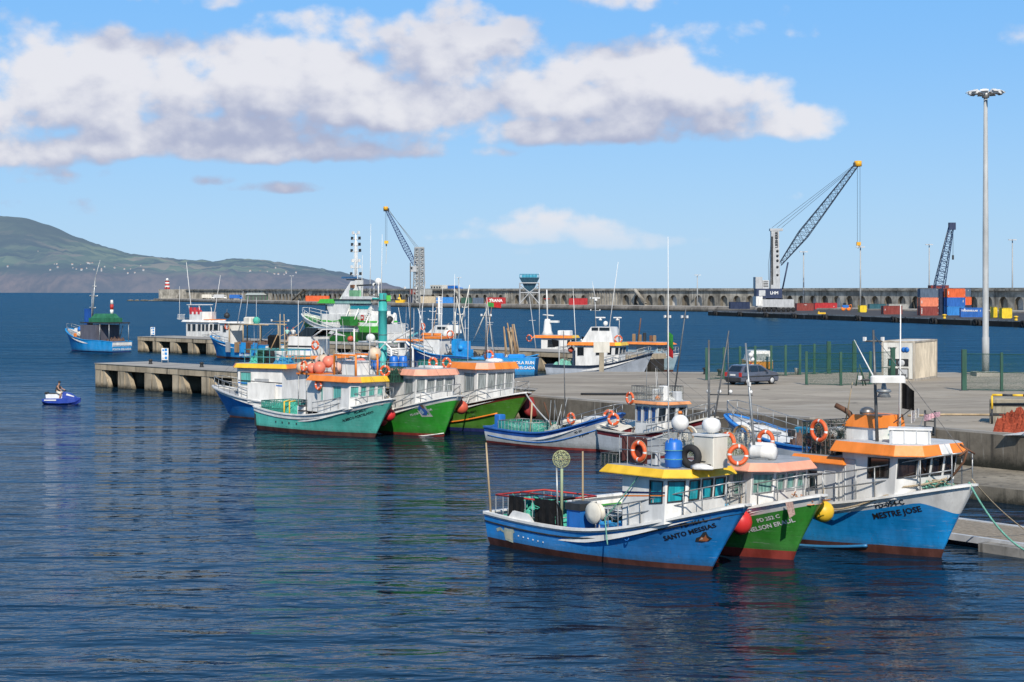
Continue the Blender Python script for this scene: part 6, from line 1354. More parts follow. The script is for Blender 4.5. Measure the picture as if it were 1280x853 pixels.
# ---- shipping containers
CC = {k: paint('container_'+k, v, .5, .22, spots=.12) for k, v in dict(maroon=(.24,.045,.035),orange=(.72,.13,.035),slate=(.09,.13,.19),blue=(.02,.13,.45),navy=(.015,.03,.08),red=(.42,.02,.025),bright=(.03,.22,.58),teal=(.02,.10,.13),yellow=(.80,.58,.03),grey=(.34,.34,.32),green=(.03,.10,.07),beige=(.50,.42,.30),coral=(.74,.22,.12),aqua=(.03,.36,.34)).items()}
CPOST = {}
def container(p, Lc, Hc, col, label, rz=R(12), Wc=2.44, txt=None, tier=None, grp='shipping containers in the port'):
    r = empty('shipping_container', p, rz, label, 'container', grp); m_ = CC[col]; mb = MB(); dk = paint('cframe_'+col, tuple(.6*c for c in m_['c'] if False) if False else (.05,.045,.045), .6) if False else DARKP
    n = max(6, int(Lc/.55)); corrugated(mb,(0,0,0),(Lc,0,0),.14,Hc-.1,m_,n,.06); mb.box(.03,Lc-.03,.08,Wc,.08,Hc-.03,m_); mb.build('body', r)
    mb = MB()
    for x in (-.02,Lc-.12): mb.box(x,x+.14,-.04,.1,0,Hc,m_); mb.box(x,x+.14,Wc-.1,Wc+.02,0,Hc,m_)
    mb.box(.12,Lc-.12,-.03,.05,0,.14,m_); mb.box(.12,Lc-.12,-.03,.05,Hc-.1,Hc,m_)
    for x in (0,Lc-.16): mb.box(x-.03,x+.19,-.055,.0,Hc-.14,Hc-.01,DARKP); mb.box(x-.03,x+.19,-.055,.0,.01,.12,DARKP)
    mb.build('frame', r)
    if txt:
        mb = MB()
        for t, sz, x, z, up in txt:
            if up: flat_text(mb,t,sz,LETW,(x,-.05,z),(0,0,1),(-1,0,0))
            else: flat_text(mb,t,sz,LETW,(x,-.05,z),(1,0,0),(0,0,1))
        mb.build('marking', r)
    return r
ZD = 1.6
def dk(px, py): return at(px, py, ZD)
dA, dB = Vector((69.6,625,0)), Vector((122.9,422.6,0)); dC = dB + (dB-dA)*.9
mb = MB(); q = [dA, dB, dC, Vector((420,dC.y,0)), Vector((420,760,0)), Vector((112,690,0))]
ASP = concrete('dock_asphalt',(.075,.07,.07),.3,.2,False); DW = concrete('dock_wall',(.028,.026,.024),.4,.4,True); DK = concrete('dock_kerb',(.42,.40,.37),.3,.4,True)
mb.prism([(v.x,v.y) for v in q][::1],-3,ZD-.32,DW,caps=(False,False)); mb.prism([(v.x,v.y) for v in q],ZD-.32,ZD,DK,caps=(False,False)); mb.add([(v.x,v.y,ZD) for v in q],[tuple(range(6))],ASP)
o = mb.build('dock'); tag(o, kind='structure')
dd = (dB-dA).normalized(); dn = Vector((dd.y,-dd.x,0)); dn = dn if dn.y < 0 else -dn
for k in range(14):
    mb = MB(); 
    mb.M = Matrix.Rotation(math.atan2(dd.y,dd.x),4,'Z') @ Matrix.Rotation(R(90),4,'X'); mb.torus((-.9,.0,0),.75,.38,BLACKR,16,8); mb.torus((.9,.0,0),.75,.38,BLACKR,16,8); mb.torus((0,.25,.3),.6,.3,BLACKR,16,8); mb.M=Matrix()
    tag(put(mb,'tyre_fender',dA+dd*(8+k*22.5)+dn*.55+Vector((0,0,.55)),0,'cluster of black tyres hung as a fender along the container dock wall','fender','tyre fenders on the dock wall'))
T3 = [('1',.1,9,9,0)]
def stack(px, py, Lc, rz, tiers, where, k0=0):
    p = dk(px, py)
    for i, (c, txt, dx) in enumerate(tiers):
        lv = ['bottom','second','third','top'][i] if len(tiers) > 1 else 'single'
        container(p + Vector((dx,0,2.6*i)), Lc, 2.59, c, f'{c} container, {lv} of the stack {where}', rz, txt=txt)
UPT = lambda s: [(s,.42,.55,1.3,True),('7',.4,5.4,2.0,False),('22',.22,5.3,.6,False)]
stack(1150.5,394.6,5.4,R(8),[('maroon',UPT('HAMSUD'),0),('coral',UPT('SUD'),0),('slate',[('7',.35,5.0,2.1,False)],0)],'left of the dark blue gap')
stack(1174.5,394.2,2.2,R(8),[('navy',None,0),('navy',None,0),('navy',None,0)],'in the dark gap between bright stacks')  # container ends lying in shadow; the shade is put into the navy colour
stack(1184,394.4,5.5,R(8),[('bright',None,0),('blue',[('TMC',.35,5.0,1.5,True)],0),('orange',UPT('HSUD'),0)],'right of the dark blue gap')
p = dk(1207,392); container(p+Vector((0,6,2.6)),3.6,2.59,'orange','orange container peeking right of the third bright stack',R(8)); container(p+Vector((-2.6,6,5.2)),6.1,2.75,'slate','slate grey container at the top right of the stacks',R(8),txt=[('HANJIN',.5,2.6,1.9,False),('7',.5,5.2,1.8,False)]); container(p+Vector((0,6,0)),3.6,2.59,'navy','navy container under the orange one behind the blue lettered box',R(8)); container(p+Vector((-9.4,6.5,7.9)),6.0,1.0,'maroon','dull maroon container top showing above the orange stack',R(8)); container(p+Vector((-9.4,6.5,5.2)),6.0,2.6,'maroon','maroon container hidden behind the orange one near the top',R(8))
container(dk(1201,396.7),6.06,2.59,'blue','blue container with white company lettering in front of the stacks',R(-6),txt=[('TRANSINSULAR',.62,2.3,1.55,False),('7',.6,5.2,1.5,False),('A',.7,1.0,1.9,False)])
container(dk(1104.5,393.2),5.8,2.6,'maroon','maroon container low on the dock right of the blue grey one',R(6),txt=[('CAI',.3,.6,1.4,True)])
container(dk(1087,388),6.0,2.3,'teal','dark blue green container behind the second light mast',R(6)); container(dk(1111,388.5),7.2,2.4,'grey','weathered grey container behind the low maroon one',R(6))
container(dk(996,388.6),6.2,2.7,'maroon','brick maroon container next to the long red one',R(6),txt=[('MAERS',.3,3.2,2.0,False)]); container(dk(1018.5,387),8.6,2.5,'red','long red container on the dock right of the big crane',R(4),txt=[('K',.5,7.4,1.0,False)])
container(at(913,386.5,ZB),7.2,2.6,'navy','dark navy container at the left end of the dock beside the crane',R(6))
container(dk(1249,385)+Vector((0,0,0)),2.4,4.6,'blue','tall blue container end standing right of the tall mast',R(5),txt=[('O',.4,1.6,1.6,False)]); container(dk(1236,386),3.2,4.9,'navy','navy container in shadow behind the tall mast',R(5)); container(dk(1265,389)+Vector((0,0,2.3)),7,1.5,'aqua','aqua container raised at the right edge of the port',R(5),txt=[('HAMBURG',.5,3.2,.5,False)]); container(dk(1265,389),7,2.25,'navy','dark container under the aqua one at the right edge',R(5))
for px_,py_,w_,h_,lb in ((1075,390.6,2.3,2.3,'yellow tank box at the foot of the second light mast'),(1242,397.8,1.0,2.9,'narrow yellow box left of the wide yellow one'),(1252.5,398.2,2.7,2.7,'wide yellow box at the right end of the dock')):
    container(dk(px_,py_),w_,h_,'yellow',lb,R(6),Wc=2.2,grp='yellow boxes on the dock')
def onbw(px, d, Lc, Hc, c, lb, dz=0, txt=None): return container(bw(px,d)+Vector((0,0,dz)),Lc,Hc,c,lb,R(-6),txt=txt,grp='containers on the breakwater platform')
onbw(608.5,9,9.6,3.2,'red','red container with white lettering left of the white hopper',txt=[('TRANA',2.0,4.8,1.0,False)]); onbw(710.5,9,8.6,3.1,'red','plain red container on the breakwater right of the hopper')
onbw(382,9,14.5,3.4,'orange','long orange container on the breakwater before the green ship mast'); onbw(545,9,9,3.2,'bright','blue container on the breakwater right of the left crane'); onbw(526,9,8,3.6,'beige','beige cargo box at the foot of the left crane'); onbw(577,12,5.5,3,'green','dark green container between blue and grey ones on breakwater'); onbw(590.5,12,5.5,3,'slate','slate container just left of the red lettered one on breakwater')
onbw(511,10,5.5,3.4,'navy','navy container under the maroon one by the left crane'); onbw(511.5,10,5.6,3.1,'maroon','maroon container stacked high beside the left crane',4.6); onbw(525,11,6.4,3.0,'grey','pale container stacked high right of the left crane',4.4)
# ---- dock-side cranes
def lattice(mb, A, B, w0, w1, mat, n, r=.14, up=Vector((0,1,0)), wm=None):
    A, B = Vector(A), Vector(B); d = (B-A).normalized(); s = d.cross(up).normalized(); u = s.cross(d)
    def ring(f):
        w = (w0+(wm-w0)*f/.3 if f < .3 else wm+(w1-wm)*(f-.3)/.7) if wm else w0+(w1-w0)*f
        c = A.lerp(B,f); return [c+s*w/2+u*w/2, c-s*w/2+u*w/2, c-s*w/2-u*w/2, c+s*w/2-u*w/2]
    prev = ring(0)
    for i in range(1,n+1):
        q = ring(i/n)
        for k in range(4):
            mb.tube([prev[k],q[k]],r,mat,4); mb.tube([prev[k],q[(k+1)%4]] if i%2 else [prev[(k+1)%4],q[k]],r*.6,mat,3); mb.tube([q[k],q[(k+1)%4]],r*.55,mat,3)
        prev = q
NAVYS = paint('crane_navy',(.02,.035,.09),.5,.2); CW = paint('crane_white',(.46,.47,.48),.45,.2); CY = paint('crane_yellow',(.80,.40,.02),.45,.15); CBL = paint('crane_lattice_navy',(.025,.04,.07),.5,.2)
Yc = 600; M_ = Yc/F; cx = (968-640)*M_
r = empty('harbour_crane', (cx,Yc,ZD), 0, 'largest harbour crane, white tower and long lattice jib raised to the right', 'crane', 'harbour cranes')
z_ = lambda py: zat(py,Yc)-ZD; x_ = lambda px: (px-968)*M_
mb = MB(); mb.box(x_(945),x_(990),-4,4,1.6,4.2,CW); 
for k in range(8): mb.M = Matrix.Translation((x_(947)+k*1.65,-3.9,.75)) @ Matrix.Rotation(R(90),4,'X'); mb.lathe([(.3,-.4),(.75,-.35),(.75,.35),(.3,.4)],BLACKR,12); mb.M = Matrix()
mb.box(x_(943),x_(951),-4.2,4.2,2.0,5.2,WHITE); mb.box(x_(955),x_(970),-3,3,.9,1.6,DARKP); mb.build('undercarriage', r)
mb = MB(); mb.box(x_(944),x_(976),-3.2,3.2,z_(373),z_(361),NAVYS); mb.box(x_(947),x_(955),-3.26,-3.2,z_(370),z_(363),LGREY); flat_text(mb,'LHM',1.4,LETW,(x_(966),-3.25,z_(368)),(1,0,0),(0,0,1)); mb.box(x_(943),x_(951.5),-3,3,z_(361),z_(346.5),CW); mb.box(x_(952),x_(960),-2.5,2.5,z_(361),z_(350.5),LGREY)
for k in range(4): mb.box(x_(953),x_(959),-2.54,-2.5,z_(352+2*k+1),z_(352+2*k),DARKP)
mb.lathe([(3.0,z_(378)),(3.0,z_(373))],DARKP,16); mb.build('machinery_house', r)
mb = MB(); mb.prism([(x_(962.5),-1.5),(x_(974.5),-1.5),(x_(974.5),1.5),(x_(962.5),1.5)],z_(361),z_(300),CW,top=[(x_(963.5),-1.2),(x_(973.3),-1.2),(x_(973.3),1.2),(x_(963.5),1.2)]); mb.prism([(x_(963.5),-1.2),(x_(973.3),-1.2),(x_(973.3),1.2),(x_(963.5),1.2)],z_(300),z_(289),CW); mb.box(x_(962),x_(978),-1.3,1.3,z_(289),z_(286),CW); mb.box(x_(963.2),x_(965.5),-1.58,-1.22,z_(356),z_(296),DARKP)
for py in (344,334,326,320,314): mb.M = Matrix.Translation((x_(971),-1.46,z_(py))) @ Matrix.Rotation(R(90),4,'X'); mb.lathe([(.1,-.1),(.42,-.1),(.42,.1)],DARKP,10); mb.M = Matrix()
flat_text(mb,'LIEBHERR',1.3,LETB,(x_(971.5),-1.36,z_(300)),(0,0,1),(-1,0,0)); mb.build('tower', r)
base = Vector((x_(975),0,z_(331))); tip = Vector((x_(1071),0,z_(206)))
mb = MB(); lattice(mb,base,tip,.9,1.3,CBL,26,.13,wm=3.3); mb.build('jib', r)
mb = MB(); mb.lathe([(.6,-1.0),(1.3,-.9),(1.3,.9),(.6,1.0)],CY,12,tip+Vector((.4,0,.3))); mb.cbox(tip,(2.2,1.6,1.4),DARKP,rz=0); mb.build('jib_head', r)
mb = MB(); top = Vector((x_(965),0,z_(286)))
for k in range(3): mb.tube([top+Vector((k*1.7,.3*k,.3)),tip.lerp(base,.03*k)+Vector((0,.3*k,.6))],.07,DSTEEL,3)
mb.tube([Vector((x_(966),0,z_(288))),Vector((x_(960.5),0,z_(330))),Vector((x_(961),0,z_(361)))],.07,DSTEEL,3); mb.tube([Vector((x_(985),0,z_(328))),Vector((x_(978),0,z_(362)))],.28,NAVYS,5); mb.build('stay_cable', r)
mb = MB()
for dx in (0,.9): mb.tube([tip+Vector((.2+dx,0,0)),Vector((tip.x+.2+dx,0,z_(303)))],.07,DSTEEL,3)
mb.cbox((tip.x+.6,0,z_(305)),(1.4,.8,1.2),CY); mb.tube([(tip.x+.6,0,z_(306)),(tip.x+.9,0,z_(309)),(tip.x+.3,0,z_(310))],.25,DARKP,5); mb.build('hook_block', r)
# left crane on the breakwater
p = bw(523,14); Y2 = p.y; M2 = Y2/F; x_ = lambda px: (px-523)*M2; z_ = lambda py: zat(py,Y2)-ZB
r = empty('harbour_crane', p, 0, 'left crane with open grey tower and jib raised to the left', 'crane', 'harbour cranes')
mb = MB(); GT = paint('crane_grey',(.36,.37,.37),.5,.25)
lattice(mb,(x_(519),0,0),(x_(520),0,z_(310)),3.2,2.0,GT,14,.28); lattice(mb,(x_(527),0,0),(x_(526.5),0,z_(310)),2.6,2.0,GT,14,.28); mb.box(x_(517.5),x_(529),-1.2,1.2,z_(311),z_(309),GT)
for px_ in (520,526.7): mb.box(x_(px_)-.55,x_(px_)+.55,-.5,.5,0,z_(311),GT)
for py in (318,326,334,342,350): mb.box(x_(518),x_(528.5),-.6,.6,z_(py)-.25,z_(py)+.25,GT)
mb.build('tower', r)
mb = MB(); mb.box(x_(511.5),x_(520),-2.2,2.2,z_(340),z_(333),CW); mb.box(x_(511.8),x_(515),-2.25,-2.18,z_(337),z_(334),G_DARK); mb.build('operator_cab', r)
b2 = Vector((x_(517.5),0,z_(331))); t2 = Vector((x_(482),0,z_(262.5))); mb = MB(); lattice(mb,b2,t2,1.8,1.1,paint('crane_blue',(.03,.06,.17),.5,.2),22,.17,wm=3.0); mb.build('jib', r)
mb = MB(); mb.lathe([(.5,-1),(1.3,-.9),(1.3,.9),(.5,1)],CY,12,t2+Vector((-.3,0,.8))); mb.cbox(t2,(3,1.6,1.6),DARKP); mb.build('jib_head', r)
mb = MB()
for k in range(3): mb.tube([Vector((x_(518+2*k),0,z_(309))),t2.lerp(b2,.04*k)+Vector((1,0,.5))],.09,DSTEEL,3)
for dx in (-.5,.3): mb.tube([t2+Vector((dx,0,0)),Vector((t2.x+dx,0,z_(302)))],.08,DSTEEL,3)
mb.build('stay_cable', r)
mb = MB(); mb.cbox((t2.x,0,z_(303)),(2.2,1.2,1.6),YELLOW); mb.cbox((t2.x,0,z_(306.5)),(.7,.6,1.2),DARKP); mb.tube([(t2.x,0,z_(306)),(t2.x-.2,0,z_(330))],.12,CREAM,4); mb.build('hook_block', r)
# small dark crane behind the stacks
Y3 = 540; M3 = Y3/F; p = Vector(((1172-640)*M3,Y3,ZD)); x_ = lambda px: (px-1172)*M3; z_ = lambda py: zat(py,Y3)-ZD
r = empty('harbour_crane', p, 0, 'dark blue lattice crane jib standing behind the container stacks', 'crane', 'harbour cranes')
mb = MB(); lattice(mb,(x_(1169),0,2.5),(x_(1189),0,z_(284)),2.4,1.3,paint('crane_blue_dark',(.02,.05,.13),.5,.2),16,.13,wm=2.8); mb.build('jib', r)
mb = MB(); mb.cbox((x_(1190),0,z_(283)),(2.0,1.5,2.2),NAVYS); mb.tube([(x_(1191.5),0,z_(284)),(x_(1191.2),0,z_(320))],.07,DSTEEL,3); mb.cbox((x_(1191.2),0,z_(322)),(.5,.5,1.4),DARKP); mb.build('jib_head', r)
mb = MB(); mb.box(x_(1160),x_(1178),-2.5,2.5,.8,4.5,NAVYS); mb.box(x_(1160),x_(1180),-2.8,2.8,0,.8,DARKP); mb.build('machinery_house', r)
mb = MB(); mb.tube([(x_(1165),0,4.5),(x_(1187),0,z_(286))],.08,DSTEEL,3); mb.tube([(x_(1164.4),0,4.5),(x_(1184),0,z_(290))],.08,DSTEEL,3); mb.build('stay_cable', r)
# light masts on the dock
for px_, top_, bp, lb in ((1004.5,315,388,'light mast just right of the big crane tower'),(1075.5,309,390,'light mast below the big crane hook'),(1161.5,306,386,'light mast rising behind the left container stack'),(1265.5,300,388,'light mast at the right edge of the port')):
    b_ = dk(px_, bp); flood_mast(b_, (bp-top_)*b_.y/F, .30, .2, lb, 4, False, 'light masts in the port')
for px_, top_, lb in ((871,344,'thin light mast on the breakwater left of the big crane'),(363,345,'thin light mast on the breakwater above the orange container'),(574,347,'thin light mast right of the left crane')):
    b_ = bw(px_, 18); flood_mast(b_, zat(top_,b_.y)-ZB, .28, .18, lb, 3, False, 'light masts on the breakwater')
# hopper
p = bw(661,10); M4 = p.y/F; x_ = lambda px: (px-661)*M4; z_ = lambda py: zat(py,p.y)-ZB
r = empty('cargo_hopper', p, 0, 'blue cargo hopper on a white framed stand on the breakwater', 'hopper'); w_ = x_(673); zt_ = z_(354)
mb = MB()
for sx_ in (-1,1):
    for sy_ in (-1,1): mb.tube([(sx_*w_,sy_*3.5,0),(sx_*w_,sy_*3.5,zt_)],.32,CW,4)
    mb.tube([(sx_*w_,-3.5,.3),(0,-3.5,zt_*.55)],.25,CW,4); mb.tube([(0,-3.5,zt_*.55),(sx_*w_,-3.5,zt_*.9)],.25,CW,4); mb.tube([(sx_*w_,-3.5,0),(sx_*w_,3.5,zt_*.55)],.2,CW,4)
for zz in (zt_*.55,zt_): mb.tube([(-w_,-3.5,zz),(w_,-3.5,zz),(w_,3.5,zz),(-w_,3.5,zz)],.28,CW,4,closed=True)
mb.build('stand', r)
HB = paint('hopper_blue',(.03,.10,.16),.5,.3); mb = MB(); sq = lambda a,b: [(-a,-b),(a,-b),(a,b),(-a,b)]
mb.prism(sq(1.2,.8),zt_*.5,zt_,HB,top=sq(w_*.75,2.8)); mb.prism(sq(w_*.75,2.8),zt_,z_(348),HB,top=sq(w_*1.02,3.8)); mb.prism(sq(w_*1.05,3.9),z_(348),z_(347),HB); mb.build('bin', r)
for a in (-1,1):
    mb = MB()
    for k in range(7): x=(-1+k/3)*w_; mb.tube([(x,a*3.7,z_(347)),(x,a*3.7,z_(343))],.14,paint('hopper_rail',(.05,.35,.5),.5),4)
    mb.tube([(-w_,a*3.7,z_(343)),(w_,a*3.7,z_(343))],.16,paint('hopper_rail',(.05,.35,.5),.5),4); mb.box(-w_*.8,w_*.8,a*3.5-.05,a*3.5+.05,z_(347),z_(344),paint('hopper_rail',(.05,.35,.5),.5))
    mb.build('guard_rail', r)
# green shed and small port clutter on the breakwater
p = bw(307,12); M5 = p.y/F; r = empty('port_shed', p, R(-8), 'green gabled shed with pale roof on the breakwater', 'shed'); Lw = 27*M5; SG = paint('shed_green',(.06,.20,.10),.5,.2)
mb = MB(); mb.box(0,Lw,0,9,0,3.4,paint('shed_dark',(.08,.09,.09),.6)); [mb.box(x,x+.3,-.1,0,0,3.4,SG) for x in [Lw*k/6 for k in range(7)]]; mb.box(Lw+.01,Lw+.4,0,9,0,4.2,SG); mb.box(Lw*1.0+.4,Lw+.42+5*M5,.5,8.5,0,3.9,SG); mb.build('wall', r)
mb = MB(); mb.add([(-.5,-.8,3.4),(Lw,-.8,3.4),(Lw,4.5,5.0),(-.5,4.5,5.0),(-.5,9.8,3.4),(Lw,9.8,3.4)],[(0,1,2,3),(3,2,5,4)],paint('shed_roof',(.42,.45,.42),.6)); mb.build('roof', r)
def truck(p, rz, cab, boxc, label):
    r = empty('truck', p, rz, label, 'truck', 'trucks on the breakwater'); mb = MB(); mb.box(0,7.5,-1.2,1.2,1.0,3.6,boxc); mb.build('cargo_box', r); mb = MB(); mb.prism([(7.6,-1.2),(9.6,-1.2),(9.6,1.2),(7.6,1.2)],.6,3.0,cab,top=[(7.6,-1.1),(9.2,-1.1),(9.2,1.1),(7.6,1.1)]); mb.box(7.9,9.0,-1.23,-1.16,1.9,2.7,G_DARK); mb.build('cab', r)
    for x in (1.2,2.6,8.5):
        mb = MB()
        mb.M = Matrix.Translation((x,-1.05,.5)) @ Matrix.Rotation(R(90),4,'X'); mb.lathe([(.2,-.15),(.5,-.14),(.5,.14),(.2,.15)],BLACKR,12); mb.build('wheel', r)
truck(bw(252,10), R(-8), WHITE, CREAM, 'white box truck near the breakwater end'); truck(bw(288,12), R(-8), BLUE, CC['blue'], 'blue truck left of the green shed'); truck(bw(268,14), R(-8), WHITE, LGREY, 'pale truck between the white truck and blue truck')
p = bw(500,8); r = empty('work_boat', p, 0, 'yellow survey launch laid up on the breakwater left of the crane', 'boat'); mb = MB(); mb.prism([(-2.2,-1),(1.8,-1),(2.6,0),(1.8,1),(-2.2,1)],0,1.6,YELLOW,top=[(-2.4,-1.2),(2.2,-1.2),(3.2,0),(2.2,1.2),(-2.4,1.2)]); mb.build('hull', r); mb = MB(); mb.prism([(-1.2,-.8),(.8,-.8),(.8,.8),(-1.2,.8)],1.6,3.0,YELLOW,top=[(-.8,-.6),(.3,-.6),(.3,.6),(-.8,.6)]); mb.tube([(-.2,0,3),(-.2,0,4.6)],.25,YELLOW,5); mb.build('cabin', r)
p = bw(944,34); p2_ = bw(553,44); r = empty('cargo_ship', Vector((p2_.x,p2_.y,0)), R(-45), 'beige ship deckhouse with blue crane showing over the breakwater wall', 'ship')
mb = MB(); mb.box(-9,60,-7,7,-2,8.2,paint('ship_hull_grey',(.10,.13,.18),.5)); mb.build('hull', r); mb = MB(); zz=zat(356.5,p2_.y); mb.box(-5,5,-5,5,8.2,zz,CREAM); [mb.box(-4.4+2.2*k,-3.2+2.2*k,-5.05,-5,zz-1.8,zz-.8,G_DARK) for k in range(4)]; mb.build('deckhouse', r)
mb = MB(); mb.box(6,10,-2,2,8.2,zz-.3,BLUE); mb.tube([(8,0,zz-1),(16,0,zz-2)],.5,BLUE,5); mb.build('deck_crane', r)
r = empty('excavator', dk(1054,388.8), 0, 'orange and blue machine at the end of the long red container', 'machine'); mb = MB()
for x in (0,1.9): mb.M = Matrix.Translation((x,0,.75)) @ Matrix.Rotation(R(90),4,'X'); mb.lathe([(.3,-.3),(.75,-.28),(.75,.28),(.3,.3)],ORANGE,14); mb.M = Matrix()
mb.build('wheel', r); mb = MB(); mb.cbox((.8,.3,1.6),(2.2,1.4,.9),BLUE,ch=.1); mb.cbox((.5,.3,2.4),(1.0,1.2,.9),G_DARK,ch=.08); mb.tube([(1.6,0,1.8),(2.8,0,2.2),(3.1,0,.6)],.15,ORANGE,5); mb.build('body', r)
mb = MB(); mb.box(0,2.4,-.5,.5,0,.5,YELLOW); mb.box(.2,.5,-.3,.3,.5,.8,YELLOW); put(mb,'spreader_beam',dk(1022,392.8),0,'low yellow spreader beam lying on the dock edge','beam')
for px_,py_,lb in ((1180.5,400.0,'yellow mooring bollard below the dark container gap'),(1270,402.5,'yellow mooring bollard at the right end of the dock')):
    mb = MB(); mb.lathe([(.5,0),(.4,.2),(.35,.7),(.6,.85),(.6,1.0),(.2,1.15)],YELLOW,10); put(mb,'mooring_bollard',dk(px_,py_-1.5),0,lb,'bollard','yellow bollards on the dock')
# ---- far shore
RID = [(-1400,300),(-900,262),(-500,240),(-200,258),(-60,268),(0,270),(30,272.5),(60,281),(95,296),(130,308),(165,317.5),(200,322),(250,327.5),(270,327),(292,324),(330,325),(370,332),(400,336),(420,340),(440,345),(462,350.5),(482,355.5),(500,360),(522,364.5)]
def ridge(px):
    for (a,b),(c,d) in zip(RID,RID[1:]):
        if a <= px <= c: f=(px-a)/(c-a); f=f*f*(3-2*f)*.35+f*.65; return b+(d-b)*f
    return 367
from mathutils import noise as mnoise
mb = MB(); NX, NV = 420, 40; Y0s, Y1s = 6000., 9000.; vs=[]
def land(px, v):
    Y = Y0s + (Y1s-Y0s)*v**1.2 + 260*mnoise.noise(Vector((px*.012,1.5,0)))*(1-v)
    rz = max(0, zat(ridge(px),Y1s)); ct = min(1, max(.12, (525-px)/190)) * min(rz*.62, 66 + 14*mnoise.noise(Vector((px*.03,0,3))))
    if v < .06: z = ct * (v/.06)**.8
    else: z = ct + (rz-ct)*(((v-.06)/.94)**.95)
    edge = min(1, max(0,(522-px)/40)); nz = mnoise.fractal(Vector((px*.022,v*7,0)),1,2,6)
    z += nz * (10 + 26*v*(1-v)*2) * (1 if v>.02 else .3) * edge * (0.25 if v > .97 else 1); z += mnoise.noise(Vector((px*.15,v*9,2)))*5*edge*(1 if v>.02 else 0)
    return Vector(((px-640)*Y/F, Y, (max(-8, z) if v > 0 else -8)))
for i in range(NX+1):
    px = -1400 + 1922*(1-(1-i/NX)**1.6)
    for j in range(NV+1): vs.append(land(px, j/NV))
fs=[(i*(NV+1)+j,(i+1)*(NV+1)+j,(i+1)*(NV+1)+j+1,i*(NV+1)+j+1) for i in range(NX) for j in range(NV)]
def hill_mat():
    m, nt = nt_new('far_hills'); g = NG(nt); geo = g.n('ShaderNodeNewGeometry'); v = geo.outputs['Position']
    sx = g.n('ShaderNodeSeparateXYZ'); g.l(v, sx.inputs[0]); sn = g.n('ShaderNodeSeparateXYZ'); g.l(geo.outputs['True Normal'], sn.inputs[0])
    vo = g.n('ShaderNodeTexVoronoi'); vo.inputs['Scale'].default_value = .0085; g.l(g.mapping(v,(1,.45,1.3)), vo.inputs['Vector'])
    hs = g.n('ShaderNodeSeparateColor'); g.l(vo.outputs['Color'], hs.inputs[0])
    n1 = g.noise(v,.0022,6,.6); n2 = g.noise(v,.02,5,.65); n3 = g.noise(v,.0009,3,.5)
    fld = g.mix(hs.outputs[0], (.10,.18,.065), (.33,.38,.16)); fld = g.mix(g.ramp(hs.outputs[1],.72,.85), fld, (.42,.34,.19))
    wood = g.mix(n2,(.012,.03,.018),(.035,.06,.03)); c = g.mix(g.ramp(n1,.42,.56), fld, wood)
    zz = g.math('ADD', sx.outputs[2], g.math('MULTIPLY_ADD', n1, 120, -60)); c = g.mix(g.math('MULTIPLY',g.ramp(zz,170,260),.8), c, g.mix(n2,(.03,.05,.025),(.10,.12,.05)))
    cl = g.mix(g.ramp(g.noise(v,.012,6,.7),.35,.65),(.09,.055,.05),(.26,.16,.12)); z2 = g.math('ADD', sx.outputs[2], g.math('MULTIPLY_ADD', n2, 50, -25)); c = g.mix(g.ramp(z2,84,52), c, cl)
    dkp = g.ramp(n3,.42,.60); c = g.mix(g.math('MULTIPLY',dkp,.30), c, (.02,.035,.035))
    d = g.n('ShaderNodeBsdfDiffuse'); g.l(g.mix(.10,c,(.25,.32,.42)), d.inputs['Color']); e = g.n('ShaderNodeEmission'); e.inputs['Color'].default_value = (.185,.275,.41,1); e.inputs['Strength'].default_value = 1.0  # aerial haze put into the material: bluish tint and constant sky-blue emission
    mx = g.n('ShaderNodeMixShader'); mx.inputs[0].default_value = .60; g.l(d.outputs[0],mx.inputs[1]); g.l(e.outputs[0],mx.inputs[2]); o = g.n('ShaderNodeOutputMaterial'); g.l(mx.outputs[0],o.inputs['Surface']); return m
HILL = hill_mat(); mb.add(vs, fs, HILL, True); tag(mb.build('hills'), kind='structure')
mh = MB(); HW = paint('far_house_white',(.40,.41,.43),.7,.1); mh.box(-6,6,-5,5,-6,6,HW); mh.prism([(-6.3,-5.3),(6.3,-5.3),(6.3,5.3),(-6.3,5.3)],6,9.5,paint('far_house_roof',(.40,.26,.20),.8),top=[(-6.3,-.1),(6.3,-.1),(6.3,.1),(-6.3,.1)])  # house white dimmed to bluish grey, distance haze put into the colour
h0 = None; rr = random.Random(8)
for k in range(40):
    px = rr.choice([rr.gauss(105,16),rr.gauss(98,20),rr.gauss(112,14),rr.gauss(168,12),rr.gauss(345,20),rr.gauss(60,40)]); v = max(.09, .15+rr.gauss(0,.06))
    if px > 440: continue
    if h0 is None: h0 = mh.build('hillside_house'); o = h0
    else: o = h0.copy(); COL.objects.link(o)
    o.location = land(px, v)+Vector((0,0,2)); o.rotation_euler=(0,0,rr.uniform(-.6,.6)); q = rr.uniform(.28,.6); o.scale=(q,q,q*.9)
    tag(o,'tiny white house on the far green hillside across the bay','house','white houses on the far hillside')
# ================================================================== boats along the farther pier, jet ski
def on_pier2(px, d, z=0.0):
    k = min(range(-300, 1400), key=lambda k: abs(640 + F*P2(k*.1, d).x / P2(k*.1, d).y - px)) * .1; return P2(k, d, z)
PH = 132.6                                            # heading of a boat lying bow-out along the pier
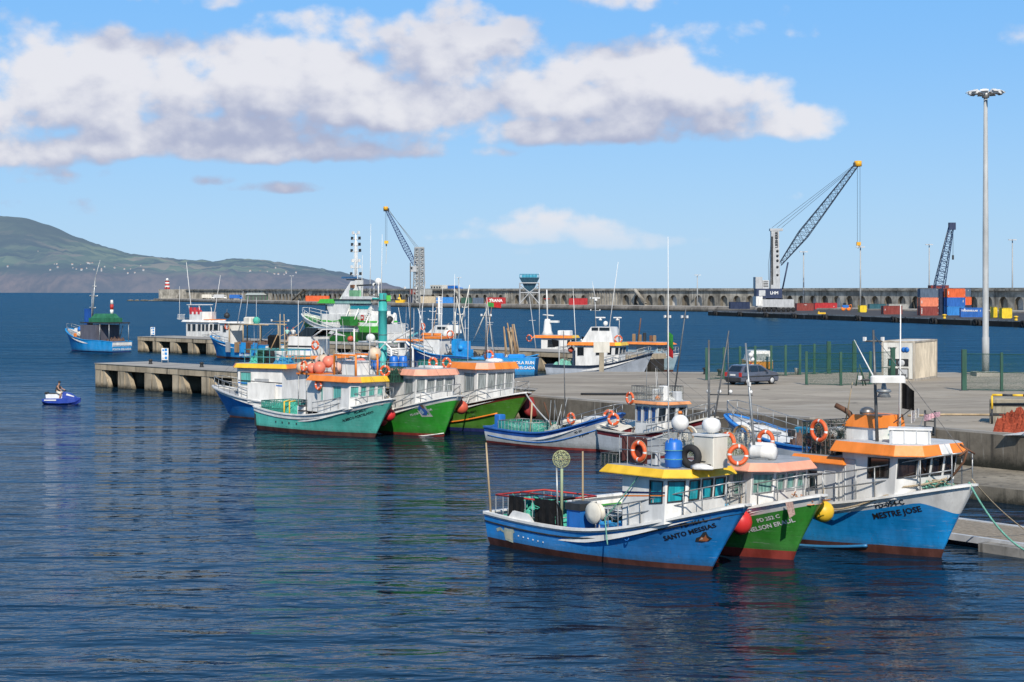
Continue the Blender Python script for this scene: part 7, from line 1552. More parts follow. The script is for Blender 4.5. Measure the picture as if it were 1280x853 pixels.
# ---- green ship
def green_ship():
    L = 19.0; st = on_pier2(497, 10.2); r = empty('patrol_ship', st, R(PH), 'green and white ship with tall antenna mast behind the farther pier', 'ship', FLEETG)
    bow = world_of(r, (L, 0, 0)); Yb = bow.y
    hu = Hull(L, 5.6, 1.8, 5.7, 3.75, 3.4, bul=.9, tmin=.3, p=2.6, q=.6, st=.85, pw=2.4)
    SG = paint('ship_green',(.02,.20,.03),.4,.2); LG = paint('ship_lime',(.07,.50,.05),.4,.15)
    hu.build(r, [(lambda t:.5,BOOTR,1),(lambda t: hu.sheer(t)-.25-.5*t*t,SG,5),(below(hu,0),WHITE,2)], WHITE, SG, WHITE, nt=24)
    hu.rail(r,.05,.98,.9,16,WHITE,.035)
    z_ = lambda py, Y=226: zat(py,Y)
    mb = MB(); h = 2.1; mb.prism([(2.8,-h),(13.6,-h),(15.2,-1.2),(15.2,1.2),(13.6,h),(2.8,h)],2.6,z_(394),WHITE); mb.build('deckhouse', r)
    mb = MB(); mb.prism([(2.75,-h-.05),(13.6,-h-.05),(15.25,-1.22),(15.25,1.22),(13.6,h+.05),(2.75,h+.05)],z_(404),z_(402),LG,caps=(False,False)); mb.build('green_band', r)
    mb = MB(); mb.prism([(8.0,-1.9),(12.2,-1.9),(13.0,-1),(13.0,1),(12.2,1.9),(8.0,1.9)],z_(394),z_(379.5),WHITE,top=[(7.8,-1.9),(13.2,-1.9),(14.2,-1),(14.2,1),(13.2,1.9),(7.8,1.9)]); br = mb.build('bridge', r)
    for k in range(3):
        mb = MB(); x = 12.7+.45*k; mb.box(x,x+.3,1.9-.5*k,1.96-.5*k,z_(389),z_(382),G_DARK); mb.build('window', br)
    mb = MB(); mb.box(3.6,8.0,-1.7,1.7,z_(394),z_(382),WHITE); mb.box(3.6,8.0,1.7,1.74,z_(387),z_(383),G_TEAL); mb.build('aft_bridge', r)
    mb = MB(); mb.prism([(11.0,-2.2),(14.6,-2.2),(16.2,-.8),(16.2,.8),(14.6,2.2),(11.0,2.2)],z_(380),z_(374.5),LG,top=[(11.0,-2.1),(14.0,-2.1),(14.6,-.8),(14.6,.8),(14.0,2.1),(11.0,2.1)]); mb.box(2.2,11.0,-2.1,2.1,z_(376),z_(374.5),DARKP); mb.box(3.2,10.9,1.9,2.0,z_(380),z_(376),paint('ship_pale_teal',(.30,.52,.48),.5)); mb.build('bridge_roof', r)
    mb = MB(); mb.prism([(8.6,-.9),(11.3,-.9),(11.3,.9),(8.6,.9)],z_(374.5),z_(350),WHITE,top=[(7.9,-.5),(9.2,-.5),(9.2,.5),(7.9,.5)]); mb.box(8.3,8.9,.6,.95,z_(360),z_(356),RUST); mb.build('funnel_mast', r)
    mb = MB(); mb.tube([(8.9,0,z_(352)),(8.9,0,z_(290))],.16,WHITE,6,r1=.1)
    for k in range(2): mb.tube([(8.5+.8*k,0,z_(350)),(8.6+.6*k,0,z_(300))],.05,WHITE,4)
    for py,hw in ((343,1.0),(334,.9),(326,.7),(313,.9),(305,.8),(297,.8),(290,.6)):
        mb.tube([(8.9-hw,0,z_(py)),(8.9+hw,0,z_(py))],.06,WHITE,4)
        for s_ in (-1,1): mb.cbox((8.9+s_*hw,0,z_(py)+.15),(.25,.25,.4),[WHITE,DARKP][int(py)%2])
    mb.build('antenna_mast', r)
    mb = MB(); mb.cbox((10.2,0,z_(346.5)),(3.2,.4,.25),paint('scanner_blue',(.05,.16,.34),.5)); mb.box(8.4,10.2,-.6,.6,z_(350),z_(348.5),DARKP); mb.build('radar', r)
    dome(r,(3.7,.3,z_(352)),.48,WHITE,'radome',1,2.0); dome(r,(4.6,.3,z_(356)),.25,WHITE,'radome',1,1.5)
    mb = MB(); mb.tube([(8.5,.4,z_(357)),(4.2,.4,z_(356))],.1,DARKP,4); mb.box(3.2,10.0,-1.5,1.5,z_(374.5),z_(371),WHITE); mb.box(6.2,8.4,1.2,1.5,z_(371),z_(363),paint('ship_pale_green',(.22,.48,.26),.5)); mb.build('flying_deck', r)
    for i,(x,y,zz,ln) in enumerate(((6.6,2.9,z_(408),3.4),(2.2,2.9,z_(416),4.0))):
        mb = MB(); hl = ln/2; mb.prism([(-hl,-.1),(-hl*.6,-.6),(hl*.6,-.6),(hl,-.1),(hl,.1),(hl*.6,.6),(-hl*.6,.6),(-hl,.1)],0,.8,[SG,LG][i],top=[(-hl*1.15,-.1),(-hl*.7,-.85),(hl*.7,-.85),(hl*1.15,-.1),(hl*1.15,.1),(hl*.7,.85),(-hl*.7,.85),(-hl*1.15,.1)]); mb.box(-hl*.6,hl*.6,-.6,.6,.8,1.2,[SG,WHITE][i]); mb.tube([(-hl*.6,0,.5),(-hl*.6,-.8,2.2)],.09,WHITE,5); mb.tube([(hl*.6,0,.5),(hl*.6,-.8,2.2)],.09,WHITE,5)
        thing_at(r, mb, 'lifeboat', ['dark green lifeboat slung by the white deckhouse of the green ship','lime and white lifeboat slung at the stern of the green ship'][i], 'lifeboat', (x,y,zz))
    float_ball(world_of(r,(6.0,3.1,z_(425))),.42,paint('fender_coral',(.75,.12,.06),.45,.15),'red ball fender on the side of the green ship')
    mb = MB(); mb.box(4.4,5.0,h+.05,h+.09,z_(401),z_(394.5),RED); mb.box(4.55,4.85,h+.09,h+.11,z_(399),z_(396.5),WHITE); mb.build('fire_station', r)
    mb = MB(); mb.tube([(3.6,2.2,z_(402)),(2.6,2.2,z_(386))],.12,WHITE,4); mb.tube([(4.2,2.2,z_(402)),(3.2,2.2,z_(386))],.12,WHITE,4); [mb.tube([(3.6-.17*k,2.2,z_(402-2.6*k)),(4.2-.17*k,2.2,z_(402-2.6*k))],.06,WHITE,4) for k in range(7)]; mb.build('stairway', r)
    mb = MB(); mb.box(.4,2.2,-1.6,1.8,2.4,z_(406),LGREY); mb.tube([(2.0,0,3),(.6,0,z_(392))],.2,WHITE,5); mb.tube([(1.0,1,z_(405)),(.2,1,z_(398))],.4,DARKP,6); mb.build('stern_gantry', r)
    for x,t_ in ((7.4,318),(5.6,278),(3.2,292)): whip(r,(x,.2,z_(374)),(x-.2,.2,z_(t_)),.07,WHITE)
    p = world_of(r,(L+1.0,0,5.2)); rope([p, on_pier2(338,3,2.3)],.05,ROPEB,'long tan mooring rope from green ship bow to the pier',sag=.5); rope([p, on_pier2(368,3,2.3)],.05,ROPEB,'short tan mooring rope from green ship bow to the pier',sag=.2)
green_ship()
def px_boat(label, stern_px, d, L, B, hdg, hullm, zb, zm, zs, rake, upper=(.3,WHITE), boot=BOOT, boot_h=.2, house_=None, rails=True, cap=None, texts=(), hullkw={}, org=None):
    st = org if org is not None else on_pier2(stern_px, d); r = empty('fishing_boat', st, R(hdg), label, 'fishing boat', FLEETG)
    kw = dict(bul=.5,tmin=.4,p=2.8,q=.55,st=.85,wtap=.3,pw=2.2); kw.update(hullkw); hu = Hull(L,B,rake,zb,zm,zs,**kw)
    hu.build(r,[(lambda t:boot_h,boot,1),(below(hu,upper[0]),hullm,4),(below(hu,0),upper[1],1)],cap or WHITE,GREYP,WHITE,nt=20)
    tp = None
    if house_:
        h = house_; x1 = h['x1']; plan = plan_house(x1-h['len'],x1,h['w'],h.get('ch',.4),h.get('bulge',.12)); gm = h.get('glass',G_DARK); v0,v1 = h.get('v',(.45,.9)); sd = h.get('side',[(.1,.3),(.4,.6),(.7,.92)])
        wins = {0:(sd,v0,v1,gm),1:([(.1,.9)],v0,v1,gm),2:([(.04,.46),(.54,.96)],v0,v1,gm),3:([(.1,.9)],v0,v1,gm),4:([(1-b,1-a) for a,b in sd[::-1]],v0,v1,gm)}; wins = {k:w_ for k,w_ in wins.items() if w_[0]}
        wh,t_ = house(r,plan,h.get('z0',hu.zbase()),h['zt'],h.get('wall',WHITE),wins,h.get('lean',.15),GREYP); rp = [(x-(h.get('aft',0) if x < x1-h['len']+.2 else 0),y) for x,y in t_]
        roof(r,rp,h['zt'],h.get('rh',.32),h.get('over',.25),h['roof'],h.get('rtop',GREYP),inset=.08); tp = (rp,h['zt']+h.get('rh',.32),x1)
    if rails: hu.rail(r,.6,.985,.7,7,r=.03)
    for t in texts: hu.name(r,*t)
    return r,hu,tp
AZ_ = paint('azure_hull_paint',(.013,.25,.66)); CYB = paint('cyan_blue_hull',(.01,.30,.70),.35,.2); DBL = paint('deep_blue_hull',(.008,.08,.30),.4,.25)
# ---- far-left blue boat at the pier head, stern towards us
org = at(152,440.5); 
r,hu,tp = px_boat('cyan blue boat with green canvas and red white buoy at the far pier head', 0,0, 11.0,4.4,143,CYB,3.3,1.7,1.5,1.0,(.0001,CYB),paint('boot_navy',(.02,.03,.16),.6,.3),.15,None,True,CYB,org=org)
V_,F_ = text_geo('JESUS DA CALHETA',.42); mb = MB(); tr = lambda v,dz: (hu.x(0,dz+v[1])-.03, -v[0]*1.0, dz+v[1]); mb.add([tr(v,.85) for v in V_],F_,LETW); V_,F_ = text_geo('PONTA DELGADA',.42); mb.add([tr(v,.30) for v in V_],F_,LETW); mb.build('stern_lettering', r)
mb = MB(); mb.prism([(3.0,-2.1),(6.8,-1.9),(6.8,1.9),(3.0,2.1)],1.3,3.9,paint('slate_canvas',(.10,.10,.13),.7,.2)); mb.build('deckhouse', r)
mb = MB(); mb.prism([(1.6,-1.5),(5.4,-1.5),(5.4,1.5),(1.6,1.5)],4.3,4.9,paint('canvas_green',(.02,.16,.08),.7)); mb.prism([(1.9,-1.3),(5.2,-1.3),(5.2,1.3),(1.9,1.3)],4.9,5.5,paint('canvas_green',(.02,.16,.08),.7),top=[(2.3,-.9),(4.8,-.9),(4.8,.9),(2.3,.9)]); mb.box(.4,6.8,-1.9,1.9,4.1,4.28,DARKP); mb.build('canopy', r)
mb = MB(); [mb.tube([(x,y,1.2),(x,y,4.2)],.06,STEEL,5) for x in (.6,2.6) for y in (-1.8,1.8)]; mb.build('canopy_post', r)
mast(r,(6.6,0,3.9),(6.0,-.2,10.8),.16,STEEL,[(.35,.6,0),(.6,.8,0),(.8,.3,0)]); whip(r,(6.05,-.2,10.6),(5.4,-.6,13.3),.05); mast(r,(6.0,.5,4),(6.2,.2,9),.08,STEEL)
mb = MB(); mb.box(6.9,7.6,-.5,.5,3.9,6.2,paint('blue_canvas',(.01,.09,.38),.6)); mb.build('bridge_dodger', r)
mb = MB(); mb.lathe([(.24,0),(.25,.6)],WHITE,12); mb.lathe([(.25,.6),(.25,1.35)],RED,12); mb.lathe([(.24,1.35),(.19,1.95),(.08,2.0)],WHITE,12); thing_at(r,mb,'marker_buoy','red and white marker buoy standing on the green canopy','buoy',(2.6,-.4,5.5))
for i,(x,y,z,m_,lb) in enumerate(((7.9,.9,2.9,BLUE,'blue crate bundle on the foredeck of the cyan blue boat'),(7.2,1.6,2.2,CREAM,'cream sack bundle on the foredeck of the cyan blue boat'))):
    mb = MB(); mb.ball((0,0,.3),.55,m_,10,.8); mb.cbox((.5,.3,.2),(.6,.5,.5),[WHITE,ORANGE][i],ch=.05); thing_at(r,mb,'gear_bundle',lb,'gear',(x,y,z))
mb = MB(); netheap(mb,.3,2.6,-1.7,1.7,1.1,1.0,cloth('brown_nets',(.16,.10,.08),9),61,14,.7); mb.tube([(2.8,-1.9,1.4),(1.9,-1.9,3.8)],.08,STEEL,5); thing_at(r,mb,'fishing_gear','dark gear and nets on the stern deck of the cyan blue boat','fishing gear')
# ---- white flybridge boat beyond the pier
r,hu,tp = px_boat('white sport fishing boat with orange trimmed flybridge beyond the farther pier',232,9.5,10.0,3.6,-42,paint('white_hull',(.68,.68,.67),.4,.2,spots=.1),2.3,1.5,1.5,1.0,house_=dict(x1=7.6,len=5.6,w=2.9,zt=4.2,roof=[WHITE,WHITE,WHITE,WHITE,WHITE,WHITE],glass=G_DARK,side=[(.06,.2),(.26,.42),(.5,.64),(.68,.8),(.84,.96)],v=(.5,.9),aft=.6,rh=.3))
rp,zr,x1 = tp
mb = MB(); mb.prism([(2.6,-1.3),(5.6,-1.3),(6.2,0),(5.6,1.3),(2.6,1.3)],zr,zr+1.2,WHITE); mb.box(6.0,7.9,-1.35,1.35,zr+.02,zr+.12,ORANGE); mb.prism([(1.8,-1.2),(5.0,-1.2),(5.0,1.2),(1.8,1.2)],zr+2.2,zr+2.3,WHITE); mb.build('flybridge', r)
mb = MB(); [mb.tube([(x,y,zr+1.1),(x-.2,y,zr+2.2)],.05,WHITE,5) for x in (2.4,4.8) for y in (-1.1,1.1)]; mb.tube([(-.2,-1.5,zr+.2),(-.2,1.5,zr+.2)],.05,STEEL,5)
for k in range(7): mb.tube([(.1+.25*k,-1.5,zr),(.1+.25*k,-1.5,zr+.8)],.03,WHITE,4)
mb.tube([(.1,-1.5,zr+.8),(1.8,-1.5,zr+.8)],.03,WHITE,4); mb.build('flybridge_frame', r)
whip(r,(2.2,-.6,zr+1.1),(1.2,-.8,zr+8.6),.09,WHITE,'outrigger'); whip(r,(5.6,.8,zr),(7.0,1.0,zr+6.6),.07,WHITE,'outrigger'); whip(r,(.2,-1.3,zr),(.2,-1.3,zr+5.0),.05,WHITE)
for i in range(3): 
    mb = MB(); mb.cbox((0,0,.3),(.55,.5,.6),paint('cushion_red',(.55,.04,.05),.6),ch=.06); mb.cbox((-.22,0,.75),(.14,.5,.5),paint('cushion_red',(.55,.04,.05),.6)); thing_at(r,mb,'seat_bundle',['left','middle','right'][i]+' of three red seats on the white flybridge','seat',(2.9+.95*i,-1.1,zr+.85),0,'red flybridge seats')
# ---- blue boat in front of the far pier, stern to the right
st = on_pier2(343,-3.4)
r,hu,tp = px_boat('long cyan blue workboat with open frame and white wheelhouse pointing left',0,0,11.5,3.9,138,CYB,2.9,1.9,1.9,1.2,(.0001,CYB),BOOT,.25,house_=dict(x1=9.6,len=1.9,w=2.4,zt=4.6,roof=WHITE,glass=G_DARK,side=[(.3,.7)],v=(.6,.9),rh=.2,z0=1.6),cap=CYB,org=st)
rp,zr,x1 = tp
mb = MB()
for x in (1.0,4.4,7.2):
    for y in (-1.5,1.5): mb.tube([(x,y,1.5),(x,y,4.5)],.09,PLANK,5)
mb.tube([(-.6,1.5,4.5),(7.6,1.5,4.5)],.09,PLANK,5); mb.tube([(-.6,-1.5,4.5),(7.6,-1.5,4.5)],.09,PLANK,5); mb.box(1.4,6.8,-1.4,1.4,4.5,4.6,LGREY); mb.build('shelter_frame', r)
for k,(x,m_) in enumerate(((.9,CYB),(2.3,RUST),(3.3,CYB),(4.6,WOOD),(6.4,GREYP))): mb = MB(); mb.box(x,x+.9,1.96,2.03+.002*k,.9,2.2,m_); mb.build('side_board', r)
mb = MB(); flat_text(mb,'SAO PEDRO',.42,LETW,(3.4,2.02,.45),(-1,0,0),(0,0,1)); mb.build('lettering', r)
mb = MB(); mb.cbox((0,0,.4),(1.4,1.1,.9),CREAM,ch=.15); mb.ball((-1.6,.2,.4),.5,NETG,8); thing_at(r,mb,'gear_bundle','cream and green bundles on the workboat shelter top','gear',(4.4,.4,4.6))
lifebuoy(r,(8.0,1.25,4.2),R(90),'lifebuoy on the wheelhouse of the cyan workboat',Rr=.38)
for x,y,tx,hh in ((6.4,.8,-1.2,4.2),(5.2,.5,-.6,3.6),(3.2,.3,0,3.4)): whip(r,(x,y,4.6),(x+tx,y,4.6+hh),.06,LGREY)
float_ball(world_of(r,(8.8,.6,zr+.8)),.4,DARKP,'black float on the white wheelhouse of cyan workboat')
mb = MB(); netheap(mb,.4,7.4,-1.4,1.4,1.5,.9,cloth('brown_nets',(.16,.10,.08),9),71,14,.7); thing_at(r,mb,'fishing_gear','brown nets and gear under the frame of cyan workboat','fishing gear')
mb = MB(); mb.cbox((0,0,0),(1.6,1.0,2.4),TARP,ch=.2); thing_at(r,mb,'tarpaulin','black bundle hanging over the stern of the cyan workboat','tarpaulin',(-.6,.6,2.0))
# ---- white boat behind the pier with orange visor
r,hu,tp = px_boat('white boat with orange visor and stepped radar tower beyond pier by deep blue boats',592,10.5,10.0,3.5,PH,paint('white_hull',(.68,.68,.67),.4,.2,spots=.1),2.6,1.6,1.5,1.0,house_=dict(x1=8.2,len=3.2,w=2.8,zt=3.2,roof=ORANGE,glass=G_DARK,side=[(.15,.4),(.5,.8)],v=(.5,.9)))
rp,zr,x1 = tp
mb = MB(); mb.prism([(3.6,-1.2),(7.4,-1.2),(7.4,1.2),(3.6,1.2)],zr,zr+1.0,WHITE,top=[(3.8,-1.1),(6.0,-1.1),(6.0,1.1),(3.8,1.1)]); mb.box(4.0,5.6,1.11,1.16,zr+.45,zr+.8,G_DARK); mb.build('flying_bridge', r)
mb = MB(); mb.tube([(6.6,0,zr+.6),(6.6,0,zr+4.6)],.16,WHITE,6); [mb.tube([(6.0,0,zr+z),(7.2,0,zr+z)],.07,WHITE,4) for z in (2.4,3.2,4.0,4.5)]; mb.tube([(6.2,0,zr+1),(6.2,0,zr+4.5)],.06,WHITE,4); mb.build('radar_tower', r)
whip(r,(3.2,.5,zr),(3.0,.5,zr+7.4),.06); whip(r,(2.4,.2,zr),(2.4,.2,zr+6.2),.06); whip(r,(8.6,.5,3),(9.8,.8,6.6),.12,WHITE,'derrick')
float_ball(world_of(r,(3.4,1.4,3.4)),.62,WHITE,'large white float beside the deep blue boats'); lifebuoy(r,(8.0,1.5,4.3),R(90),'lifebuoy at the front of white boat with stepped radar tower',Rr=.4)
mb = MB(); mb.add([(0,0,0),(1.6,.2,-.5),(1.4,.4,-.9),(-.1,.1,-.2)],[(0,1,2,3)],cloth('aqua_sheet',(.10,.42,.48))); thing_at(r,mb,'sheet','aqua blue sheet stretched over the bow left of the deep blue boats','sheet',(9.8,.8,3.6))
# ---- two deep blue boats in front of the pier
st = on_pier2(600,-4.5)
r,hu,tp = px_boat('deep blue fishing boat with bow towards left and bright blue winch house',0,0,8.5,3.4,150,DBL,3.0,1.7,1.5,1.2,(.0001,AZ_),BOOT,.15,None,True,CYB,org=st)
mb = MB(); mb.box(4.6,6.6,-1.1,1.1,1.6,3.5,WHITE); mb.build('wheelhouse', r); mb = MB(); mb.box(4.4,6.8,-1.2,1.2,3.5,3.75,ORANGE); mb.build('roof', r)
mb = MB(); mb.box(.6,2.2,.4,1.5,1.0,2.4,CYB); mb.box(1.0,1.9,.3,1.2,2.4,3.3,CYB); mb.box(2.5,3.2,-.6,.8,1.2,3.5,CYB)
for k in range(5): mb.box(.6+.35*k,.75+.35*k,1.5,1.53,1.3,2.2,AZ_)
mb.lathe([(.3,2.3),(.34,2.6),(.2,2.9)],CYB,10,(1.6,1.4,0)); mb.build('winch_house', r)
for x,y,tx,zz in ((2.8,.2,-1.6,9.5),(1.6,.4,1.2,8.2),(.8,.2,-2.4,8.0),(3.4,-.4,.1,6.5)): mast(r,(x,y,3.2),(x+tx,y,zz),.08,CREAM,[(.6,.3,0)],name='derrick')
lifebuoy(r,(3.2,1.05,4.0),R(90),'lifebuoy on the bright blue winch house',Rr=.40); mb = MB(); netheap(mb,.4,4.2,-1.2,1.2,1.2,1.2,cloth('dark_gear',(.05,.06,.07),9),81,14,.8); thing_at(r,mb,'fishing_gear','dark tangled gear on deck between the deep blue boats','fishing gear')
mb = MB(); [mb.add([(0,0,0),(.7,.1,-.1),(.7,.05,-.55),(0,0,-.45)],[(0,1,2,3)],cloth('flag_green',(.05,.30,.06)))]; mb.add([(.7,.1,-.1),(1.5,.0,-.15),(1.5,.0,-.65),(.7,.05,-.55)],[(0,1,2,3)],cloth('flag_red',(.55,.03,.03))); mb.tube([(0,0,.1),(0,0,-2.2)],.04,STEEL,4); thing_at(r,mb,'flag','green and red flag flying above the deep blue boats','flag',(-1.2,.4,7.6),R(-150),'flags on boats')
r,hu,tp = px_boat('smaller deep blue open boat with bow to right and bundled timber poles',0,0,5.6,2.6,-12,DBL,1.9,1.3,1.5,.9,(.0001,DBL),BOOT,.15,None,False,CYB,org=on_pier2(600,-5.4))
mb = MB(); mb.box(.6,2.2,-.8,.8,1.0,1.9,CYB); mb.build('cuddy', r)
mb = MB(); 
for k in range(13): x=3.0+rnd.uniform(0,1.6); mb.tube([(x,rnd.uniform(-.7,.7),1.0),(x-rnd.uniform(.1,.8),rnd.uniform(-.7,.7),4.4+rnd.random())],.075,rnd.choice([PLANK,WOOD]),5)
thing_at(r,mb,'pole_bundle','bundle of upright timber poles in the smaller deep blue boat','poles')
mb = MB(); netheap(mb,2.0,4.8,-.8,.8,1.0,1.0,cloth('white_gear',(.6,.6,.57),9),91,12,.8); thing_at(r,mb,'fishing_gear','white gear heap in the smaller deep blue boat','fishing gear')
# ---- another working boat crowding the pier, and a thicket of aerials
r,hu,tp = px_boat('blue and white boat with orange visor crowded between turquoise pillar and deep blue boats',0,0,8.5,3.2,146,AZ_,2.4,1.4,1.4,1.1,(.3,WHITE),BOOT,.15,house_=dict(x1=5.6,len=2.4,w=2.4,zt=3.1,roof=ORANGE,glass=G_DARK,side=[(.1,.4),(.55,.9)],v=(.45,.9),rh=.25),org=on_pier2(553,-4.2))
rp,zr,x1 = tp
for k in range(4): x = x1 - .4 - .6*k; whip(r,(x,rnd.uniform(-.8,.8),zr-.03),(x+rnd.uniform(-.8,.4),0,zr+rnd.uniform(2.5,5.5)),.045,rnd.choice([WHITE,LGREY,STEEL]))
mast(r,(1.6,0,1.2),(1.2,.2,7.4),.08,LGREY,[(.7,.5,.3),(.85,.35,.3)]); whip(r,(1.6,0,2.0),(-1.2,.4,5.2),.06,CREAM,'derrick')
lifebuoy(r,(x1-2.3,1.25,zr-.5),R(90),'lifebuoy on the cabin of the blue and white boat by the turquoise pillar',Rr=.34)
mb = MB(); netheap(mb,.4,3.0,-1.1,1.1,1.0,.9,cloth('teal_nets',(.05,.28,.30),9),57,14,.7); mb.cbox((2.4,.6,2.0),(.7,.6,.5),WHITE,ch=.05); mb.cbox((1.2,.7,1.9),(.5,.5,.5),BLUE,ch=.05); thing_at(r,mb,'fishing_gear','teal nets and boxes on the stern by the turquoise pillar','fishing gear')
for k,(px_,d_) in enumerate(((508,-3),(521,-3),(536,7),(566,7),(583,-3),(606,7),(618,-4),(671,8))):
    p = on_pier2(px_, d_, 1.2); mb = MB(); hh = rnd.uniform(5.5,9.5); tx = rnd.uniform(-1.2,1.2)
    mb.tube([(0,0,0),(tx*.5,0,hh*.5),(tx,0,hh)],.07,[CREAM,LGREY,WOOD][k%3],5,r1=.03); mb.tube([(tx*.6-.4,0,hh*.6),(tx*.6+.4,0,hh*.6)],.03,LGREY,4)
    put(mb,'boat_mast',p,0,'thin boat mast standing among the boats crowded along the farther pier','mast','thin masts along the farther pier')
# ---- bright cyan flat stern with white lettering
st = on_pier2(634,-8.0); r = empty('barge', st, R(-7), 'bright cyan blue barge end with bold white lettering behind orange roof', 'barge')
mb = MB(); mb.prism([(-3.6,0),(2.8,0),(2.8,3.2),(-3.6,3.2)],-.5,1.75,CYB,top=[(-3.8,-.15),(3.0,-.15),(3.0,3.4),(-3.8,3.4)]); mb.build('hull', r)
mb = MB(); flat_text(mb,'BOLA RUN',.46,LETW,(1.75,-.19,1.12),(1,0,0),(0,0,1)); flat_text(mb,'P. DELGADA',.42,LETW,(1.75,-.16,.60),(1,0,0),(0,0,1)); mb.build('lettering', r)
mb = MB(); mb.cbox((-1.6,1.4,1.95),(2.2,1.4,.5),AZ_,ch=.15); mb.cbox((.8,1.6,1.9),(1.8,1.2,.4),AZ_,ch=.15); mb.build('hatch', r)
# ---- white boat with orange roof beyond the pier
r,hu,tp = px_boat('white boat with orange and yellow roof beyond the pier at centre',652,10.5,9.0,3.4,-25,paint('white_hull',(.68,.68,.67),.4,.2,spots=.1),2.3,1.4,1.4,1.0,house_=dict(x1=6.6,len=3.4,w=2.8,zt=3.25,roof=[ORANGE,ORANGE,YELLOW,YELLOW,ORANGE,ORANGE],glass=G_DARK,side=[(.25,.55)],v=(.42,.9),aft=.8),boot=BOOTR)
rp,zr,x1 = tp
mb = MB(); mb.lathe([(.75,0),(.5,.5),(.40,1.6),(.3,1.9)],WHITE,12,(3.4,0,zr)); mb.tube([(3.4,0,zr+1.8),(3.3,0,zr+5.4)],.09,WHITE,5); mb.tube([(2.8,0,zr+2.4),(4.2,0,zr+2.3)],.08,WHITE,5); mb.cbox((4.2,0,zr+1.6),(1.3,.5,.25),WHITE); mb.tube([(2.9,0,zr+4.3),(3.7,0,zr+4.3)],.05,RED,4); mb.build('radar_mast', r)
whip(r,(2.2,.3,zr),(2.2,.3,zr+7.4),.05); mb = MB(); mb.cbox((0,0,.28),(1.6,.9,.55),WHITE,ch=.06); thing_at(r,mb,'liferaft_canister','white raft case on the orange and yellow roof beyond the pier','liferaft',(5.6,.2,zr))
lifebuoy(r,(1.6,-1.3,3.2),R(-100),'red lifebuoy aft of the white boat at centre beyond the pier',Rr=.36)
mb = MB(); netheap(mb,-.9,.9,-.6,.6,0,.8,NETG,13,10,.8)
for k in range(4): mb.ball((-.7+.5*k,.2,.8),.14,WHITE,6)
thing_at(r,mb,'fishing_net','dark green nets with white floats at the right-hand bow beyond the pier','fishing net',(8.4,0,2.2),0,'net heaps')
# ---- grey-white boat in front of the pier
st = on_pier2(690,-6.0)
r,hu,tp = px_boat('grey white boat with tall stepped cabin and dark sheer line in front of the pier',0,0,9.9,3.7,-24,paint('pale_grey_hull',(.48,.52,.58),.45,.2),2.5,1.15,1.2,1.2,(.28,paint('sheer_slate',(.03,.05,.09),.5)),BOOT,.15,house_=dict(x1=7.6,len=4.4,w=2.8,zt=3.25,roof=[ORANGE,YELLOW,YELLOW,YELLOW,ORANGE,ORANGE],glass=G_DARK,side=[(.04,.22),(.52,.72),(.82,.93)],v=(.5,.92),rh=.34,aft=.6),cap=paint('sheer_slate',(.03,.05,.09),.5),org=st)
rp,zr,x1 = tp
mb = MB(); mb.prism([(3.8,-1.3),(7.3,-1.3),(7.3,1.3),(3.8,1.3)],zr,zr+1.55,WHITE,top=[(4.8,-1.1),(6.9,-1.1),(6.9,1.1),(4.8,1.1)]); mb.build('upper_cabin', r)
mb = MB(); [mb.box(4.9+a,4.9+a+w_,-1.2,-1.12,zr+1.2,zr+1.5,G_DARK) for a,w_ in ((0,.7),(.85,1.1))]; mb.build('upper_window', r)
mast(r,(4.9,0,zr+1.5),(4.8,0,zr+4.6),.07,STEEL,[(.55,.5,0),(.95,.5,0)]); radar(r,(5.4,0,zr+2.2),1.1); radar(r,(4.9,0,zr+4.2),.8); dome(r,(5.9,.2,zr+1.9),.25,WHITE,'searchlight'); mast(r,(7.4,.2,zr),(7.4,.2,zr+2.6),.06,STEEL); radar(r,(7.2,.2,zr+2.2),.9)
whip(r,(3.0,-.6,2.0),(2.6,-.6,9.2),.06,WHITE,'outrigger'); whip(r,(6.5,-.4,zr+1.3),(7.5,-.4,zr+8.2),.06,WHITE,'outrigger'); whip(r,(4.8,0,zr+4.6),(4.5,0,zr+6.2),.05)
mb = MB(); mb.box(2.9,3.1,-1.5,1.5,.9,2.7,paint('sheer_slate',(.03,.05,.09),.5)); mb.build('bulkhead', r)
float_ball(world_of(r,(2.5,-.9,2.75)),.32,paint('fender_coral',(.75,.12,.06),.45,.15),'small red float on the slate bulkhead of grey white boat')
mb = MB(); netheap(mb,.4,2.8,-1.4,1.4,.8,.9,cloth('mint_nets',(.20,.50,.40),9),33,14,.6); thing_at(r,mb,'fishing_net','mint green nets in the stern of the grey white boat','fishing net',(0,0,0),0,'net heaps')
lifebuoy(r,(7.7,-.9,zr+.3),R(-60),'lifebuoy right of the stepped cabin of the grey white boat',Rr=.36)
for i,(x,y,z,lb) in enumerate(((1.3,-1.2,3.6,'black flag on a pole over the mint nets of grey white boat'),(4.6,-1.1,3.9,'black flag just left of the stepped cabin'))):
    mb = MB(); mb.tube([(0,0,-2.6),(0,0,.1)],.05,LGREY,4); mb.add([(0,0,.1),(-.9,.1,.25),(-.7,.1,-.6),(0,0,-.5)],[(0,1,2,3)],TARP); thing_at(r,mb,'flag',lb,'flag',(x,y,z),0,'flags on boats')
mb = MB(); mb.box(-.75,.75,-.03,.03,1.7,2.7,CREAM); mb.box(-.22,.22,.0,.12,-.6,1.7,concrete('sign_post',(.40,.34,.25),.3,1)); put(mb,'notice_board',at(752,466.5,1.2)+Vector((0,0,.2)),0,'blank cream notice board on a stout post before the grey white boat','sign')
